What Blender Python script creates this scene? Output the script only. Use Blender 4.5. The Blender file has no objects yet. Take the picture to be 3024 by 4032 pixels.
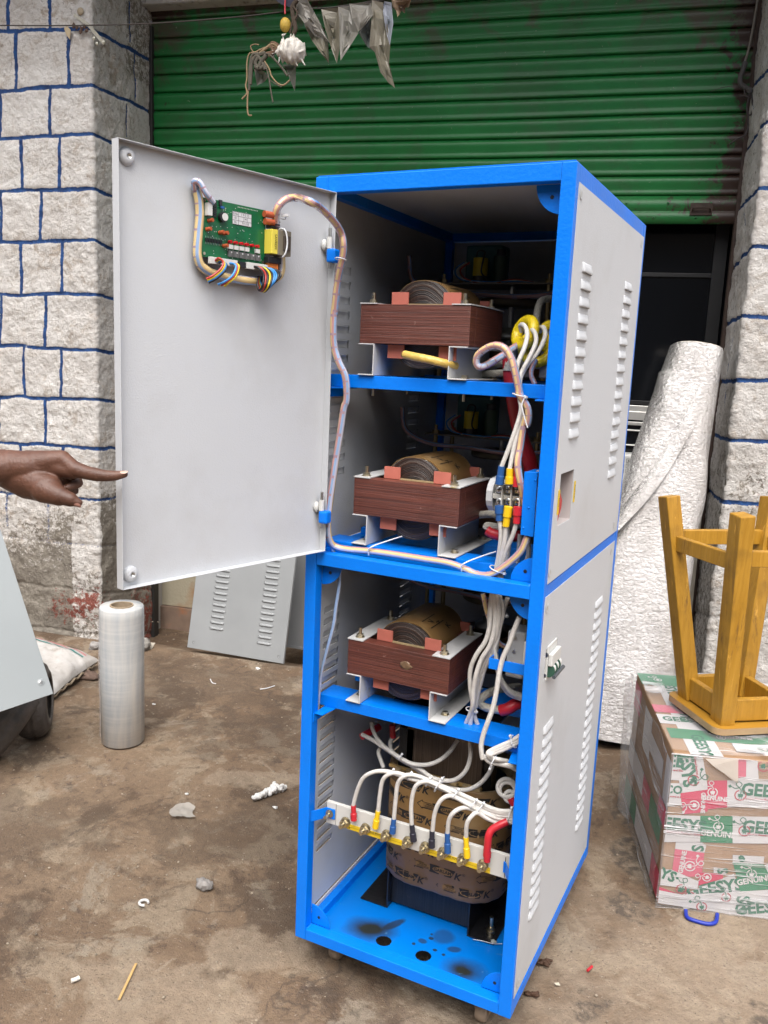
import bpy, math, random
import numpy as np
from mathutils import Vector, Matrix
random.seed(7)
rad = math.radians
S = bpy.context.scene
COL = S.collection
# ---------------- camera, world, sun, exposure ----------------
F_PX = 3345.75
CAM = np.array([0.98926, -1.63417, 1.51160])
def _rot(a, b, c):
    ca, sa = math.cos(a), math.sin(a); Rz = np.array([[ca, -sa, 0], [sa, ca, 0], [0, 0, 1]])
    cb, sb = math.cos(b), math.sin(b); Rx = np.array([[1, 0, 0], [0, cb, -sb], [0, sb, cb]])
    cc, sc = math.cos(c), math.sin(c); Rr = np.array([[cc, -sc, 0], [sc, cc, 0], [0, 0, 1]])
    return Rz @ Rx @ Rr
RC = _rot(0.452335, 1.395132, 0.0439267)
cd = bpy.data.cameras.new('camera'); cam = bpy.data.objects.new('camera', cd); COL.objects.link(cam)
cd.sensor_fit = 'HORIZONTAL'; cd.sensor_width = 36.0; cd.lens = 36.0 * F_PX / 3024.0
cd.clip_start = 0.05; cd.clip_end = 500
mw = Matrix([list(RC[i]) + [CAM[i]] for i in range(3)] + [[0, 0, 0, 1]])
cam.matrix_world = mw; S.camera = cam
W = bpy.data.worlds.new('World'); S.world = W; W.use_nodes = True
nt = W.node_tree; bg = nt.nodes['Background']
sky = nt.nodes.new('ShaderNodeTexSky'); sky.sky_type = 'NISHITA'; sky.sun_disc = False
SUN_EL, SUN_AZ = rad(60), rad(158)      # azimuth: direction the light comes from, clockwise from +Y
sky.sun_elevation = SUN_EL; sky.sun_rotation = SUN_AZ
sky.air_density = 1.0; sky.dust_density = 4.0; sky.ozone_density = 0.6
hs_ = nt.nodes.new('ShaderNodeHueSaturation'); hs_.inputs['Saturation'].default_value = .3
nt.links.new(sky.outputs[0], hs_.inputs['Color']); nt.links.new(hs_.outputs[0], bg.inputs[0]); bg.inputs[1].default_value = 0.14
sl = bpy.data.lights.new('sun', 'SUN'); sun = bpy.data.objects.new('sun', sl); COL.objects.link(sun)
sl.energy = 1.3; sl.angle = rad(50); sl.color = (1.0, 0.95, 0.89)
sd = Vector((math.sin(SUN_AZ) * math.cos(SUN_EL), math.cos(SUN_AZ) * math.cos(SUN_EL), math.sin(SUN_EL)))
sun.rotation_euler = sd.to_track_quat('Z', 'Y').to_euler()
S.view_settings.view_transform = 'Standard'; S.view_settings.look = 'None'
S.view_settings.exposure = 1.22; S.view_settings.gamma = 1
S.cycles.max_bounces = 7; S.cycles.diffuse_bounces = 1; S.cycles.transparent_max_bounces = 12
S.cycles.caustics_reflective = False; S.cycles.caustics_refractive = False

# ---------------- measuring helpers: a sight line meets a real plane of the place ----------------
def ray(u, v): return RC @ np.array([(u - 1512) / F_PX, -(v - 2016) / F_PX, -1.0])
def at(u, v, ax, val):
    d = ray(u, v); i = 'xyz'.index(ax); return CAM + (val - CAM[i]) / d[i] * d
def atp(u, v, P0, n):
    d = ray(u, v); return CAM + ((np.array(P0) - CAM) @ n) / (d @ n) * d
def fd(u, v, dist): return CAM + ray(u, v) * dist
BA = rad(11.5)
BU = np.array([math.cos(BA), math.sin(BA), 0]); BV = np.array([-math.sin(BA), math.cos(BA), 0]); BZ = np.array([0, 0, 1.0])
def B(u, v, z): return BU * u + BV * v + BZ * z
def bl(px, py, V):                      # building coordinates on the plane v=V
    P = atp(px, py, BV * V, BV); return P @ BU, P[2]
def RG(x0, y0, sc): return lambda x, y: (x0 + x * sc, y0 + y * sc)
r2 = RG(1250, 950, 1000/1659); r3 = RG(1250, 1500, 1000/1659); r4 = RG(1200, 2200, 950/1659); r5 = RG(1150, 2850, 950/1659)
r5b = RG(1700, 2800, 400/1659); rT = RG(1700, 950, 550/1659); rT2 = RG(1900, 1200, 350/1548); rA = RG(700, 650, 700/1659); rC = RG(2580, 2900, 444/1403)
rK = RG(1500, 3000, 550/1659)

# ---------------- numpy noise ----------------
def _h(ix, iy, iz, s):
    n = (ix * 374761393 + iy * 668265263 + iz * 2147483647 + s * 974711) & 0xffffffff
    n = ((n ^ (n >> 13)) * 1274126177) & 0xffffffff
    n = (n ^ (n >> 16)) & 0xffffffff
    return n / 4294967295.0
def vnoise(p, s=0):
    p = np.asarray(p, float); i = np.floor(p).astype(np.int64); f = p - i; f = f * f * (3 - 2 * f)
    r = 0
    for dx in (0, 1):
        for dy in (0, 1):
            for dz in (0, 1):
                w = (f[:, 0] if dx else 1 - f[:, 0]) * (f[:, 1] if dy else 1 - f[:, 1]) * (f[:, 2] if dz else 1 - f[:, 2])
                r = r + w * _h(i[:, 0] + dx, i[:, 1] + dy, i[:, 2] + dz, s)
    return r
def fbm(p, o=4, s=0):
    a, t, r = 1.0, 0.0, 0
    p = np.asarray(p, float)
    for k in range(o):
        r = r + a * vnoise(p * (2 ** k), s + k * 17); t += a; a *= .5
    return r / t

# ---------------- materials ----------------
MATS = {}
def mat(name, col, rough=.5, metal=0, var=.06, vscale=12, bump=0, bscale=60, col2=None, c2scale=4, c2lo=.55, c2hi=.7, spec=.5, coat=0, trans=0, detail=5, cw=None):
    if name in MATS: return MATS[name]
    m = bpy.data.materials.new(name); m.use_nodes = True; MATS[name] = m
    n = m.node_tree; N = n.nodes; L = n.links; b = N['Principled BSDF']
    b.inputs['Roughness'].default_value = rough; b.inputs['Metallic'].default_value = metal
    b.inputs['Specular IOR Level'].default_value = spec; b.inputs['Coat Weight'].default_value = coat
    tc = N.new('ShaderNodeTexCoord')
    nz = N.new('ShaderNodeTexNoise'); nz.inputs['Scale'].default_value = vscale; nz.inputs['Detail'].default_value = detail
    L.new(tc.outputs['Object'], nz.inputs['Vector'])
    hs = N.new('ShaderNodeMapRange'); hs.inputs['From Min'].default_value = .25; hs.inputs['From Max'].default_value = .75
    hs.inputs['To Min'].default_value = 1 - var; hs.inputs['To Max'].default_value = 1 + var
    L.new(nz.outputs['Fac'], hs.inputs['Value'])
    src = None
    if col2 is not None:
        n2 = N.new('ShaderNodeTexNoise'); n2.inputs['Scale'].default_value = c2scale; n2.inputs['Detail'].default_value = 7; n2.inputs['Roughness'].default_value = .6
        L.new(tc.outputs['Object'], n2.inputs['Vector'])
        rp = N.new('ShaderNodeMapRange'); rp.inputs['From Min'].default_value = c2lo; rp.inputs['From Max'].default_value = c2hi; L.new(n2.outputs['Fac'], rp.inputs['Value'])
        mx = N.new('ShaderNodeMixRGB'); mx.inputs[1].default_value = (*col, 1); mx.inputs[2].default_value = (*col2, 1); L.new(rp.outputs[0], mx.inputs[0]); src = mx.outputs[0]
    mul = N.new('ShaderNodeVectorMath'); mul.operation = 'SCALE'
    if src: L.new(src, mul.inputs[0])
    else: mul.inputs[0].default_value = col
    L.new(hs.outputs[0], mul.inputs['Scale']); L.new(mul.outputs[0], b.inputs['Base Color'])
    rr = N.new('ShaderNodeMapRange'); rr.inputs['To Min'].default_value = max(.02, rough - .08); rr.inputs['To Max'].default_value = min(1, rough + .08)
    L.new(nz.outputs['Fac'], rr.inputs['Value']); L.new(rr.outputs[0], b.inputs['Roughness'])
    if bump:
        nb = N.new('ShaderNodeTexNoise'); nb.inputs['Scale'].default_value = bscale; nb.inputs['Detail'].default_value = 6
        L.new(tc.outputs['Object'], nb.inputs['Vector'])
        bp = N.new('ShaderNodeBump'); bp.inputs['Strength'].default_value = bump; bp.inputs['Distance'].default_value = .01
        L.new(nb.outputs['Fac'], bp.inputs['Height']); L.new(bp.outputs[0], b.inputs['Normal'])
    m['b'] = 1
    return m
def nodes(m): return m.node_tree.nodes, m.node_tree.links, m.node_tree.nodes['Principled BSDF']

BLUE = mat('blue_enamel', (0.0, 0.185, 0.80), .38, var=.08, vscale=7, bump=.10, bscale=120, spec=.35, col2=(.10, .30, .72), c2scale=26, c2lo=.70, c2hi=.78)
PANEL = mat('grey_powder_coat', (0.565, 0.58, 0.605), .46, var=.025, vscale=2.0, bump=.12, bscale=380, col2=(.50, .505, .515), c2scale=3.1, c2lo=.5, c2hi=.72)
PANEL2 = mat('grey_sheet_dusty', (0.27, 0.28, 0.285), .5, var=.07, vscale=5, bump=.08, bscale=300)
WMET = mat('white_bracket_paint', (0.55, 0.55, 0.55), .45, var=.05, vscale=20, bump=.05, bscale=200, col2=(.42, .33, .16), c2scale=14, c2lo=.66, c2hi=.74)
ZINC = mat('yellow_zinc', (0.56, 0.50, 0.37), .3, 1, var=.15, vscale=120)
STEEL = mat('steel', (0.55, 0.55, 0.53), .3, 1, var=.1, vscale=100)
CABLE = mat('white_sleeve_cable', (0.66, 0.635, 0.60), .55, var=.09, vscale=90, bump=.35, bscale=900)
TIE = mat('nylon_tie', (0.68, 0.69, 0.72), .35, var=.02)
RED = mat('red_sleeve', (0.5, 0.018, 0.03), .4, var=.08); YEL = mat('yellow_sleeve', (0.78, 0.5, 0.01), .4, var=.05)
BLU2 = mat('blue_sleeve', (0.015, 0.085, 0.28), .45, var=.08); BLK = mat('black_sleeve', (0.018, 0.018, 0.03), .45, var=.08)
BLACKP = mat('black_gloss_paint', (0.012, 0.012, 0.014), .22, var=.2, vscale=30, bump=.1, bscale=80)
PCBG = mat('pcb_green', (0.003, 0.11, 0.035), .3, var=.25, vscale=60)
WPLA = mat('white_plastic', (0.62, 0.62, 0.60), .4, var=.03); GPLA = mat('grey_plastic', (0.45, 0.46, 0.47), .45, var=.03)
BRN = mat('capacitor_orange', (0.42, 0.09, 0.035), .35, var=.1); ORG = mat('orange_relay', (0.75, 0.2, 0.03), .4)
BLKP = mat('black_plastic', (0.015, 0.015, 0.018), .35); LEDR = mat('red_diode', (0.5, 0.01, 0.02), .25)
INK = mat('black_ink', (0.015, 0.014, 0.012), .6); LAB = mat('paper_label', (0.6, 0.6, 0.62), .6)
LABY = mat('yellow_label', (0.75, 0.52, 0.02), .45); YTAPE = mat('yellow_tape', (0.72, 0.5, 0.12), .4, var=.12, vscale=40)
PINK = mat('pink_insulation_board', (0.50, 0.15, 0.11), .55, var=.1, vscale=40)
HB = mat('harness_blue', (0.27, 0.38, 0.58), .25, var=.1, coat=.6); HP = mat('harness_pink', (0.48, 0.26, 0.25), .25, var=.1, coat=.6); HY = mat('harness_cream', (0.68, 0.5, 0.24), .25, coat=.6); HW = mat('harness_lilac', (0.52, 0.51, 0.6), .25, coat=.6); HD = mat('harness_slit', (0.34, 0.22, 0.27), .4)
COP = mat('brown_stain', (0.2, 0.1, 0.03), .4)

# ---------------- object helpers ----------------
def place(o, parent):
    COL.objects.link(o)
    if parent is not None:
        o.parent = parent
        o.matrix_parent_inverse = wm(parent).inverted()
    return o
def wm(o):
    m = Matrix.LocRotScale(o.location, o.rotation_euler, o.scale)
    if o.parent is not None: m = wm(o.parent) @ o.matrix_parent_inverse @ m
    return m
def tag(o, label=None, cat=None, group=None, kind=None):
    if label: o['label'] = label
    if cat: o['category'] = cat
    if group: o['group'] = group
    if kind: o['kind'] = kind
    return o
def empty(name, loc, parent=None, rz=0, size=.05):
    o = bpy.data.objects.new(name, None); o.empty_display_size = size
    if parent is None: o.location = Vector([float(c) for c in loc])
    place(o, parent)
    if rz: o.rotation_euler.z = rz
    return o
class MB:
    def __init__(s): s.v = []; s.f = []; s.m = []; s.sm = []
    def add(s, vs, fs, m=0, sm=False, ms=None):
        b = len(s.v); s.v += [tuple(float(c) for c in p) for p in vs]
        for k, f in enumerate(fs):
            s.f.append([b + i for i in f]); s.m.append(ms[k] if ms else m); s.sm.append(sm)
        return s
    def box(s, a, b, m=0, M=None):
        x0, y0, z0 = a; x1, y1, z1 = b
        v = [(x0, y0, z0), (x1, y0, z0), (x1, y1, z0), (x0, y1, z0), (x0, y0, z1), (x1, y0, z1), (x1, y1, z1), (x0, y1, z1)]
        if M is not None: v = [M(*p) for p in v]
        return s.add(v, [(0, 3, 2, 1), (4, 5, 6, 7), (0, 1, 5, 4), (1, 2, 6, 5), (2, 3, 7, 6), (3, 0, 4, 7)], m)
    def bar(s, p0, p1, w, h, up=(0, 0, 1), m=0, w1=None, h1=None):
        p0 = np.array(p0, float); p1 = np.array(p1, float); d = p1 - p0; d /= np.linalg.norm(d)
        a = np.cross(d, np.array(up, float)); a /= np.linalg.norm(a); b = np.cross(a, d)
        w1 = w1 or w; h1 = h1 or h; vs = []
        for P, ww, hh in ((p0, w, h), (p1, w1, h1)):
            for i, j in ((-1, -1), (1, -1), (1, 1), (-1, 1)): vs.append(P + a * i * ww / 2 + b * j * hh / 2)
        return s.add(vs, [(0, 1, 2, 3), (7, 6, 5, 4), (0, 4, 5, 1), (1, 5, 6, 2), (2, 6, 7, 3), (3, 7, 4, 0)], m)
    def poly(s, pts, vec, m=0, sm=False):        # extrude polygon pts by vec
        n = len(pts); pts = [np.array(p, float) for p in pts]; vec = np.array(vec, float)
        vs = pts + [p + vec for p in pts]
        return s.add(vs, [tuple(range(n))[::-1], tuple(range(n, 2 * n))] + [(i, (i + 1) % n, n + (i + 1) % n, n + i) for i in range(n)], m, sm)
    def cyl(s, p0, p1, r0, r1=None, n=12, m=0, caps=True, sm=True, rot=0):
        p0 = np.array(p0, float); p1 = np.array(p1, float); r1 = r0 if r1 is None else r1
        d = p1 - p0; d /= np.linalg.norm(d); a = np.cross(d, [0, 0, 1.0] if abs(d[2]) < .9 else [1.0, 0, 0]); a /= np.linalg.norm(a); b = np.cross(d, a)
        vs = []
        for P, r in ((p0, r0), (p1, r1)):
            for k in range(n):
                t = 2 * math.pi * k / n + rot; vs.append(P + (a * math.cos(t) + b * math.sin(t)) * r)
        s.add(vs, [(k, (k + 1) % n, n + (k + 1) % n, n + k) for k in range(n)], m, sm)
        if caps: s.add(vs, [tuple(range(n))[::-1], tuple(range(n, 2 * n))], m, False)
        return s
    def tube(s, pts, r, n=8, m=0, ms=None, twist=0, slit=None, caps=True, smooth=True):
        P = spline(pts) if smooth else np.array(pts, float)
        K = len(P); T = np.gradient(P, axis=0); T /= np.linalg.norm(T, axis=1)[:, None] + 1e-12
        a = np.cross(T[0], [0.3, 0.1, 1.0]); a /= np.linalg.norm(a); vs = []; rr = r if callable(r) else (lambda t: r)
        for k in range(K):
            a = a - T[k] * (a @ T[k]); a /= np.linalg.norm(a) + 1e-12; b = np.cross(T[k], a)
            for j in range(n):
                t = 2 * math.pi * j / n + twist * k; vs.append(P[k] + (a * math.cos(t) + b * math.sin(t)) * rr(k / (K - 1)))
        fs = []; mm = []
        for k in range(K - 1):
            for j in range(n):
                fs.append((k * n + j, k * n + (j + 1) % n, (k + 1) * n + (j + 1) % n, (k + 1) * n + j))
                q = ms[j % len(ms)] if ms else m
                if slit is not None and k % 7 == (3 + j // 3) % 7 and j < 6: q = slit
                mm.append(q)
        s.add(vs, fs, m, True, ms=mm)
        if caps: s.add([vs[j] for j in range(n)] + [vs[(K - 1) * n + j] for j in range(n)], [tuple(range(n))[::-1], tuple(range(n, 2 * n))], m)
        return s
    def lathe(s, prof, c, ax=(0, 0, 1), n=32, m=0, ms=None, sm=True):
        ax = np.array(ax, float); ax /= np.linalg.norm(ax); a = np.cross(ax, [0, 0, 1.0] if abs(ax[2]) < .9 else [1.0, 0, 0]); a /= np.linalg.norm(a); b = np.cross(ax, a); c = np.array(c, float)
        vs = [c + ax * h + (a * math.cos(2 * math.pi * k / n) + b * math.sin(2 * math.pi * k / n)) * r for r, h in prof for k in range(n)]
        fs = []; mm = []
        for i in range(len(prof) - 1):
            for k in range(n):
                fs.append((i * n + k, i * n + (k + 1) % n, (i + 1) * n + (k + 1) % n, (i + 1) * n + k)); mm.append(ms[i] if ms else m)
        return s.add(vs, fs, m, sm, ms=mm)
    def torus(s, c, ax, R, r, n=20, k=8, m=0, arc=2 * math.pi):
        ax = np.array(ax, float); ax /= np.linalg.norm(ax); a = np.cross(ax, [0, 0, 1.0] if abs(ax[2]) < .9 else [1.0, 0, 0]); a /= np.linalg.norm(a); b = np.cross(ax, a); c = np.array(c, float)
        return s.tube([c + (a * math.cos(arc * i / n) + b * math.sin(arc * i / n)) * R for i in range(n + 1)], r, k, m, smooth=False, caps=False)
    def ball(s, c, r, n=10, m=0, sc=(1, 1, 1), noise=0, seed=0):
        vs = []; fs = []; rings = max(4, n // 2 + 1)
        for i in range(rings + 1):
            th = math.pi * i / rings
            for k in range(n):
                ph = 2 * math.pi * k / n; vs.append((math.sin(th) * math.cos(ph), math.sin(th) * math.sin(ph), math.cos(th)))
        V = np.array(vs); q = 1.0
        if noise: q = (1 + noise * (fbm(V * 2.3 + 5 + seed, 3, seed) - .5) * 2)[:, None]
        V = V * q * r * np.array(sc) + np.array(c, float)
        for i in range(rings):
            for k in range(n): fs.append((i * n + k, (i + 1) * n + k, (i + 1) * n + (k + 1) % n, i * n + (k + 1) % n))
        return s.add(V, fs, m, True)
    def build(s, name, mats, parent=None, bevel=0, seg=2, auto=False):
        me = bpy.data.meshes.new(name); me.from_pydata(s.v, [], s.f)
        if not isinstance(mats, (list, tuple)): mats = [mats]
        for mt in mats: me.materials.append(mt)
        me.polygons.foreach_set('material_index', s.m); me.polygons.foreach_set('use_smooth', s.sm); me.update()
        o = bpy.data.objects.new(name, me); place(o, parent)
        if bevel:
            md = o.modifiers.new('bevel', 'BEVEL'); md.width = bevel; md.segments = seg; md.limit_method = 'ANGLE'; md.angle_limit = rad(40)
        return o
def spline(pts, step=None, seg=8):
    P = np.array(pts, float)
    if len(P) < 3: return np.linspace(P[0], P[-1], seg + 1)
    Q = np.vstack([2 * P[0] - P[1], P, 2 * P[-1] - P[-2]]); out = []
    for i in range(1, len(Q) - 2):
        p0, p1, p2, p3 = Q[i - 1], Q[i], Q[i + 1], Q[i + 2]
        for t in np.linspace(0, 1, seg, endpoint=False):
            out.append(.5 * ((2 * p1) + (-p0 + p2) * t + (2 * p0 - 5 * p1 + 4 * p2 - p3) * t * t + (-p0 + 3 * p1 - 3 * p2 + p3) * t ** 3))
    out.append(P[-1]); return np.array(out)
def np_mesh(name, V, Fq, m, parent=None, smooth=True, colors=None):
    me = bpy.data.meshes.new(name); nf = len(Fq)
    me.vertices.add(len(V)); me.vertices.foreach_set('co', np.asarray(V, np.float32).ravel())
    me.loops.add(nf * 4); me.loops.foreach_set('vertex_index', np.asarray(Fq, np.int32).ravel())
    me.polygons.add(nf); me.polygons.foreach_set('loop_start', np.arange(0, nf * 4, 4, dtype=np.int32)); me.polygons.foreach_set('loop_total', np.full(nf, 4, np.int32))
    me.polygons.foreach_set('use_smooth', np.full(nf, smooth)); me.update(calc_edges=True); me.validate()
    for nm, arr in (colors or {}).items():
        at_ = me.color_attributes.new(nm, 'FLOAT_COLOR', 'POINT'); c = np.ones((len(V), 4), np.float32); c[:, :3] = arr; at_.data.foreach_set('color', c.ravel())
    me.materials.append(m); o = bpy.data.objects.new(name, me); place(o, parent); return o
def grid_faces(nu, nv):
    i = np.arange(nu - 1)[:, None] * nv + np.arange(nv - 1)[None, :]; i = i.ravel()
    return np.stack([i, i + nv, i + nv + 1, i + 1], 1)
_tc = {}
def text_geo(s, size=1.0, bold=0.0, shear=0.0):
    k = (s, round(bold, 4), shear)
    if k not in _tc:
        c = bpy.data.curves.new('t', 'FONT'); c.body = s; c.size = 1.0; c.offset = bold; c.shear = shear; c.resolution_u = 2; c.align_x = 'CENTER'; c.align_y = 'CENTER'
        o = bpy.data.objects.new('t', c); COL.objects.link(o); dg = bpy.context.evaluated_depsgraph_get(); me = bpy.data.meshes.new_from_object(o.evaluated_get(dg))
        V = np.array([v.co[:] for v in me.vertices]) if len(me.vertices) else np.zeros((0, 3)); Fc = [tuple(p.vertices) for p in me.polygons]
        bpy.data.objects.remove(o); bpy.data.curves.remove(c); bpy.data.meshes.remove(me); _tc[k] = (V[:, :2] if len(V) else V, Fc)
    V, Fc = _tc[k]; return V * size, Fc
def put_text(mb, s, size, fn, cx=0, cy=0, ang=0, sx=1.0, m=0, bold=0, shear=0):
    V, Fc = text_geo(s, size, bold, shear)
    if not len(V): return
    ca, sa = math.cos(ang), math.sin(ang)
    mb.add([fn(cx + (x * sx) * ca - y * sa, cy + (x * sx) * sa + y * ca) for x, y in V], Fc, m)
def hexnut(mb, c, ax, r=.008, h=.007, stud=.014, m=0, sr=.0042, washer=True):
    c = np.array(c, float); ax = np.array(ax, float)
    if washer: mb.cyl(c, c + ax * .0015, r * 1.35, n=18, m=m)
    mb.cyl(c + ax * .0015, c + ax * (.0015 + h), r, n=6, m=m, sm=False)
    if stud: mb.cyl(c + ax * h, c + ax * (h + stud), sr, n=10, m=m)

# ================= SETTING =================
# ---- ground: one sheet, nearly flat, dropping slightly into the shop opening ----
gx = np.concatenate([-np.geomspace(60, 3.3, 24), np.arange(-3.2, 2.2, .02), np.geomspace(2.2, 60, 26)])
gy = np.concatenate([-np.geomspace(60, 2.5, 24), np.arange(-2.4, 3.6, .02), np.geomspace(3.6, 60, 26)])
GX, GY = np.meshgrid(gx, gy, indexing='ij'); P = np.stack([GX.ravel(), GY.ravel(), np.zeros(GX.size)], 1)
vv = P @ BV; uu = P @ BU
z = -.17 * np.clip((vv - 1.98) / .5, 0, 1) * (np.abs(uu + .37) < 3) 
near = (np.abs(P[:, 0]) < 3.2) & (np.abs(P[:, 1]) < 3.4)
z = z + near * ((fbm(P * 1.7, 3, 3) - .5) * .012 + (fbm(P * 9, 3, 8) - .5) * .006)
z = z - np.where((np.hypot(P[:, 0] - .3, P[:, 1] - .4) < .7), 0, 0)
P[:, 2] = z
G = bpy.data.materials.new('muddy_concrete'); G.use_nodes = True; N, L, b = nodes(G)
tc = N.new('ShaderNodeTexCoord')
def nz(scale, det=6, rough=.55, dist=0, vec=None, off=None):
    n = N.new('ShaderNodeTexNoise'); n.inputs['Scale'].default_value = scale; n.inputs['Detail'].default_value = det; n.inputs['Roughness'].default_value = rough; n.inputs['Distortion'].default_value = dist
    src = vec or tc.outputs['Object']
    if off is not None:
        mp = N.new('ShaderNodeMapping'); mp.inputs['Location'].default_value = off; L.new(src, mp.inputs[0]); src = mp.outputs[0]
    L.new(src, n.inputs['Vector']); return n.outputs['Fac']
def rng(fac, lo, hi, a=0, c=1):
    n = N.new('ShaderNodeMapRange'); n.inputs['From Min'].default_value = lo; n.inputs['From Max'].default_value = hi; n.inputs['To Min'].default_value = a; n.inputs['To Max'].default_value = c; L.new(fac, n.inputs['Value']); return n.outputs[0]
def mix(fac, c1, c2, mode='MIX'):
    n = N.new('ShaderNodeMixRGB'); n.blend_type = mode
    if isinstance(fac, (int, float)): n.inputs[0].default_value = fac
    else: L.new(fac, n.inputs[0])
    for i, c in ((1, c1), (2, c2)):
        if isinstance(c, tuple): n.inputs[i].default_value = (*c, 1)
        else: L.new(c, n.inputs[i])
    return n.outputs[0]
def mul(a_, b_):
    n = N.new('ShaderNodeMath'); n.operation = 'MULTIPLY'
    for i, c in ((0, a_), (1, b_)):
        if isinstance(c, (int, float)): n.inputs[i].default_value = c
        else: L.new(c, n.inputs[i])
    return n.outputs[0]
def blob(cx, cy, rx, ry, rot=0, soft=.35, wob=.5):
    mp = N.new('ShaderNodeMapping'); mp.vector_type = 'TEXTURE'; mp.inputs['Location'].default_value = (cx, cy, 0); mp.inputs['Rotation'].default_value = (0, 0, rot); mp.inputs['Scale'].default_value = (rx, ry, 1)
    sep = N.new('ShaderNodeVectorMath'); sep.operation = 'MULTIPLY'; sep.inputs[1].default_value = (1, 1, 0); L.new(tc.outputs['Object'], mp.inputs[0]); L.new(mp.outputs[0], sep.inputs[0])
    ln = N.new('ShaderNodeVectorMath'); ln.operation = 'LENGTH'; L.new(sep.outputs[0], ln.inputs[0])
    ad = N.new('ShaderNodeMath'); ad.operation = 'ADD'; L.new(ln.outputs['Value'], ad.inputs[0]); L.new(rng(nz(7, 6, .6), .3, .7, -wob, wob), ad.inputs[1])
    return rng(ad.outputs[0], 1 - soft, 1 + soft * .2, 1, 0)
big = nz(1.3, 8, .62, .6); mid = nz(4.5, 8, .65, .8, off=(3, 1, 0)); fine = nz(40, 6, .7); grit = nz(240, 3, .6)
c = mix(rng(big, .4, .6), (.155, .097, .056), (.24, .165, .105))
c = mix(rng(mid, .52, .58), c, (.295, .225, .155))
c = mix(mul(rng(nz(2.1, 9, .68, .4, off=(7, 2, 0)), .53, .58), .75), c, (.085, .052, .030))
c = mix(mul(rng(nz(9, 9, .7, .5, off=(1, 9, 0)), .6, .66), .7), c, (.075, .052, .04))
c = mix(mul(rng(nz(3.4, 9, .7, .3, off=(4, 4, 0)), .57, .61), .7), c, (.31, .255, .19))
c = mix(mul(rng(nz(16, 9, .75, .8, off=(8, 2, 0)), .56, .62), .55), c, (.075, .045, .03))
c = mix(mul(rng(nz(12, 9, .7, .9, off=(2, 7, 0)), .60, .65), .5), c, (.34, .28, .21))
right = blob(1.35, -.1, 1.15, 1.6, 0, .5, .45)
c = mix(mul(right, .6), c, (.36, .285, .21))
for q in ((-.45, .45, .34, .2, .4), (-.1, .2, .2, .24, 0), (-.75, 1.1, .5, .22, .3), (-1.1, .1, .3, .25, .6), (-1.5, 1.4, .6, .3, .2)):
    c = mix(mul(blob(*q, .25, .7), .5), c, (.09, .06, .038))
for q in ((-.12, .02, .13, .1, .2), (-.65, .75, .22, .07, .5), (-.25, -.25, .25, .12, .4), (-1.35, .9, .2, .05, .3), (.02, -.45, .35, .12, .2)):
    c = mix(mul(blob(*q, .3, .8), .6), c, (.36, .28, .20))
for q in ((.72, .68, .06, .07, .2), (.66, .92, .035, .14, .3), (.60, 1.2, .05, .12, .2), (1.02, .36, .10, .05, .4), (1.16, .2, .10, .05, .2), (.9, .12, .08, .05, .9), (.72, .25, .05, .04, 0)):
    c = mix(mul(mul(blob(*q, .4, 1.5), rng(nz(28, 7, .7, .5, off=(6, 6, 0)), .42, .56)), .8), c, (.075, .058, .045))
c = mix(mul(rng(grit, .66, .72), .5), c, (.48, .42, .36))
c = mix(mul(rng(nz(170, 3, .5, 0, off=(5, 5, 5)), .3, .36, 1, 0), .7), c, (.04, .03, .025))
c = mix(rng(fine, .35, .65, .0, .30), c, (.05, .035, .025))
c = mix(mul(rng(nz(75, 5, .7, .3, off=(3, 9, 4)), .62, .67), .55), c, (.055, .04, .03))
c = mix(mul(rng(nz(95, 4, .6, .2, off=(13, 2, 4)), .66, .70), .6), c, (.42, .36, .29))
ck = N.new('ShaderNodeTexVoronoi'); ck.feature = 'DISTANCE_TO_EDGE'; ck.inputs['Scale'].default_value = 1.1; wv_ = N.new('ShaderNodeVectorMath'); wv_.operation = 'ADD'; nzc = N.new('ShaderNodeTexNoise'); nzc.inputs['Scale'].default_value = 4; nzc.inputs['Detail'].default_value = 7; L.new(tc.outputs['Object'], nzc.inputs['Vector']); scv = N.new('ShaderNodeVectorMath'); scv.operation = 'SCALE'; scv.inputs['Scale'].default_value = .35; L.new(nzc.outputs['Color'], scv.inputs[0]); L.new(tc.outputs['Object'], wv_.inputs[0]); L.new(scv.outputs[0], wv_.inputs[1]); L.new(wv_.outputs[0], ck.inputs['Vector'])
c = mix(mul(mul(rng(ck.outputs['Distance'], .0, .007, 1, 0), rng(nz(1.7, 3, off=(2, 2, 9)), .5, .6)), .6), c, (.05, .035, .025))
L.new(c, b.inputs['Base Color'])
L.new(rng(big, .35, .65, .62, .85), b.inputs['Roughness'])
bp = N.new('ShaderNodeBump'); bp.inputs['Strength'].default_value = .8; bp.inputs['Distance'].default_value = .010
hh = N.new('ShaderNodeMath'); hh.operation = 'ADD'; L.new(fine, hh.inputs[0]); L.new(mul(grit, .5), hh.inputs[1]); L.new(hh.outputs[0], bp.inputs['Height']); L.new(bp.outputs[0], b.inputs['Normal'])
g = np_mesh('ground', P, grid_faces(len(gx), len(gy)), G); tag(g, kind='structure')

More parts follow.
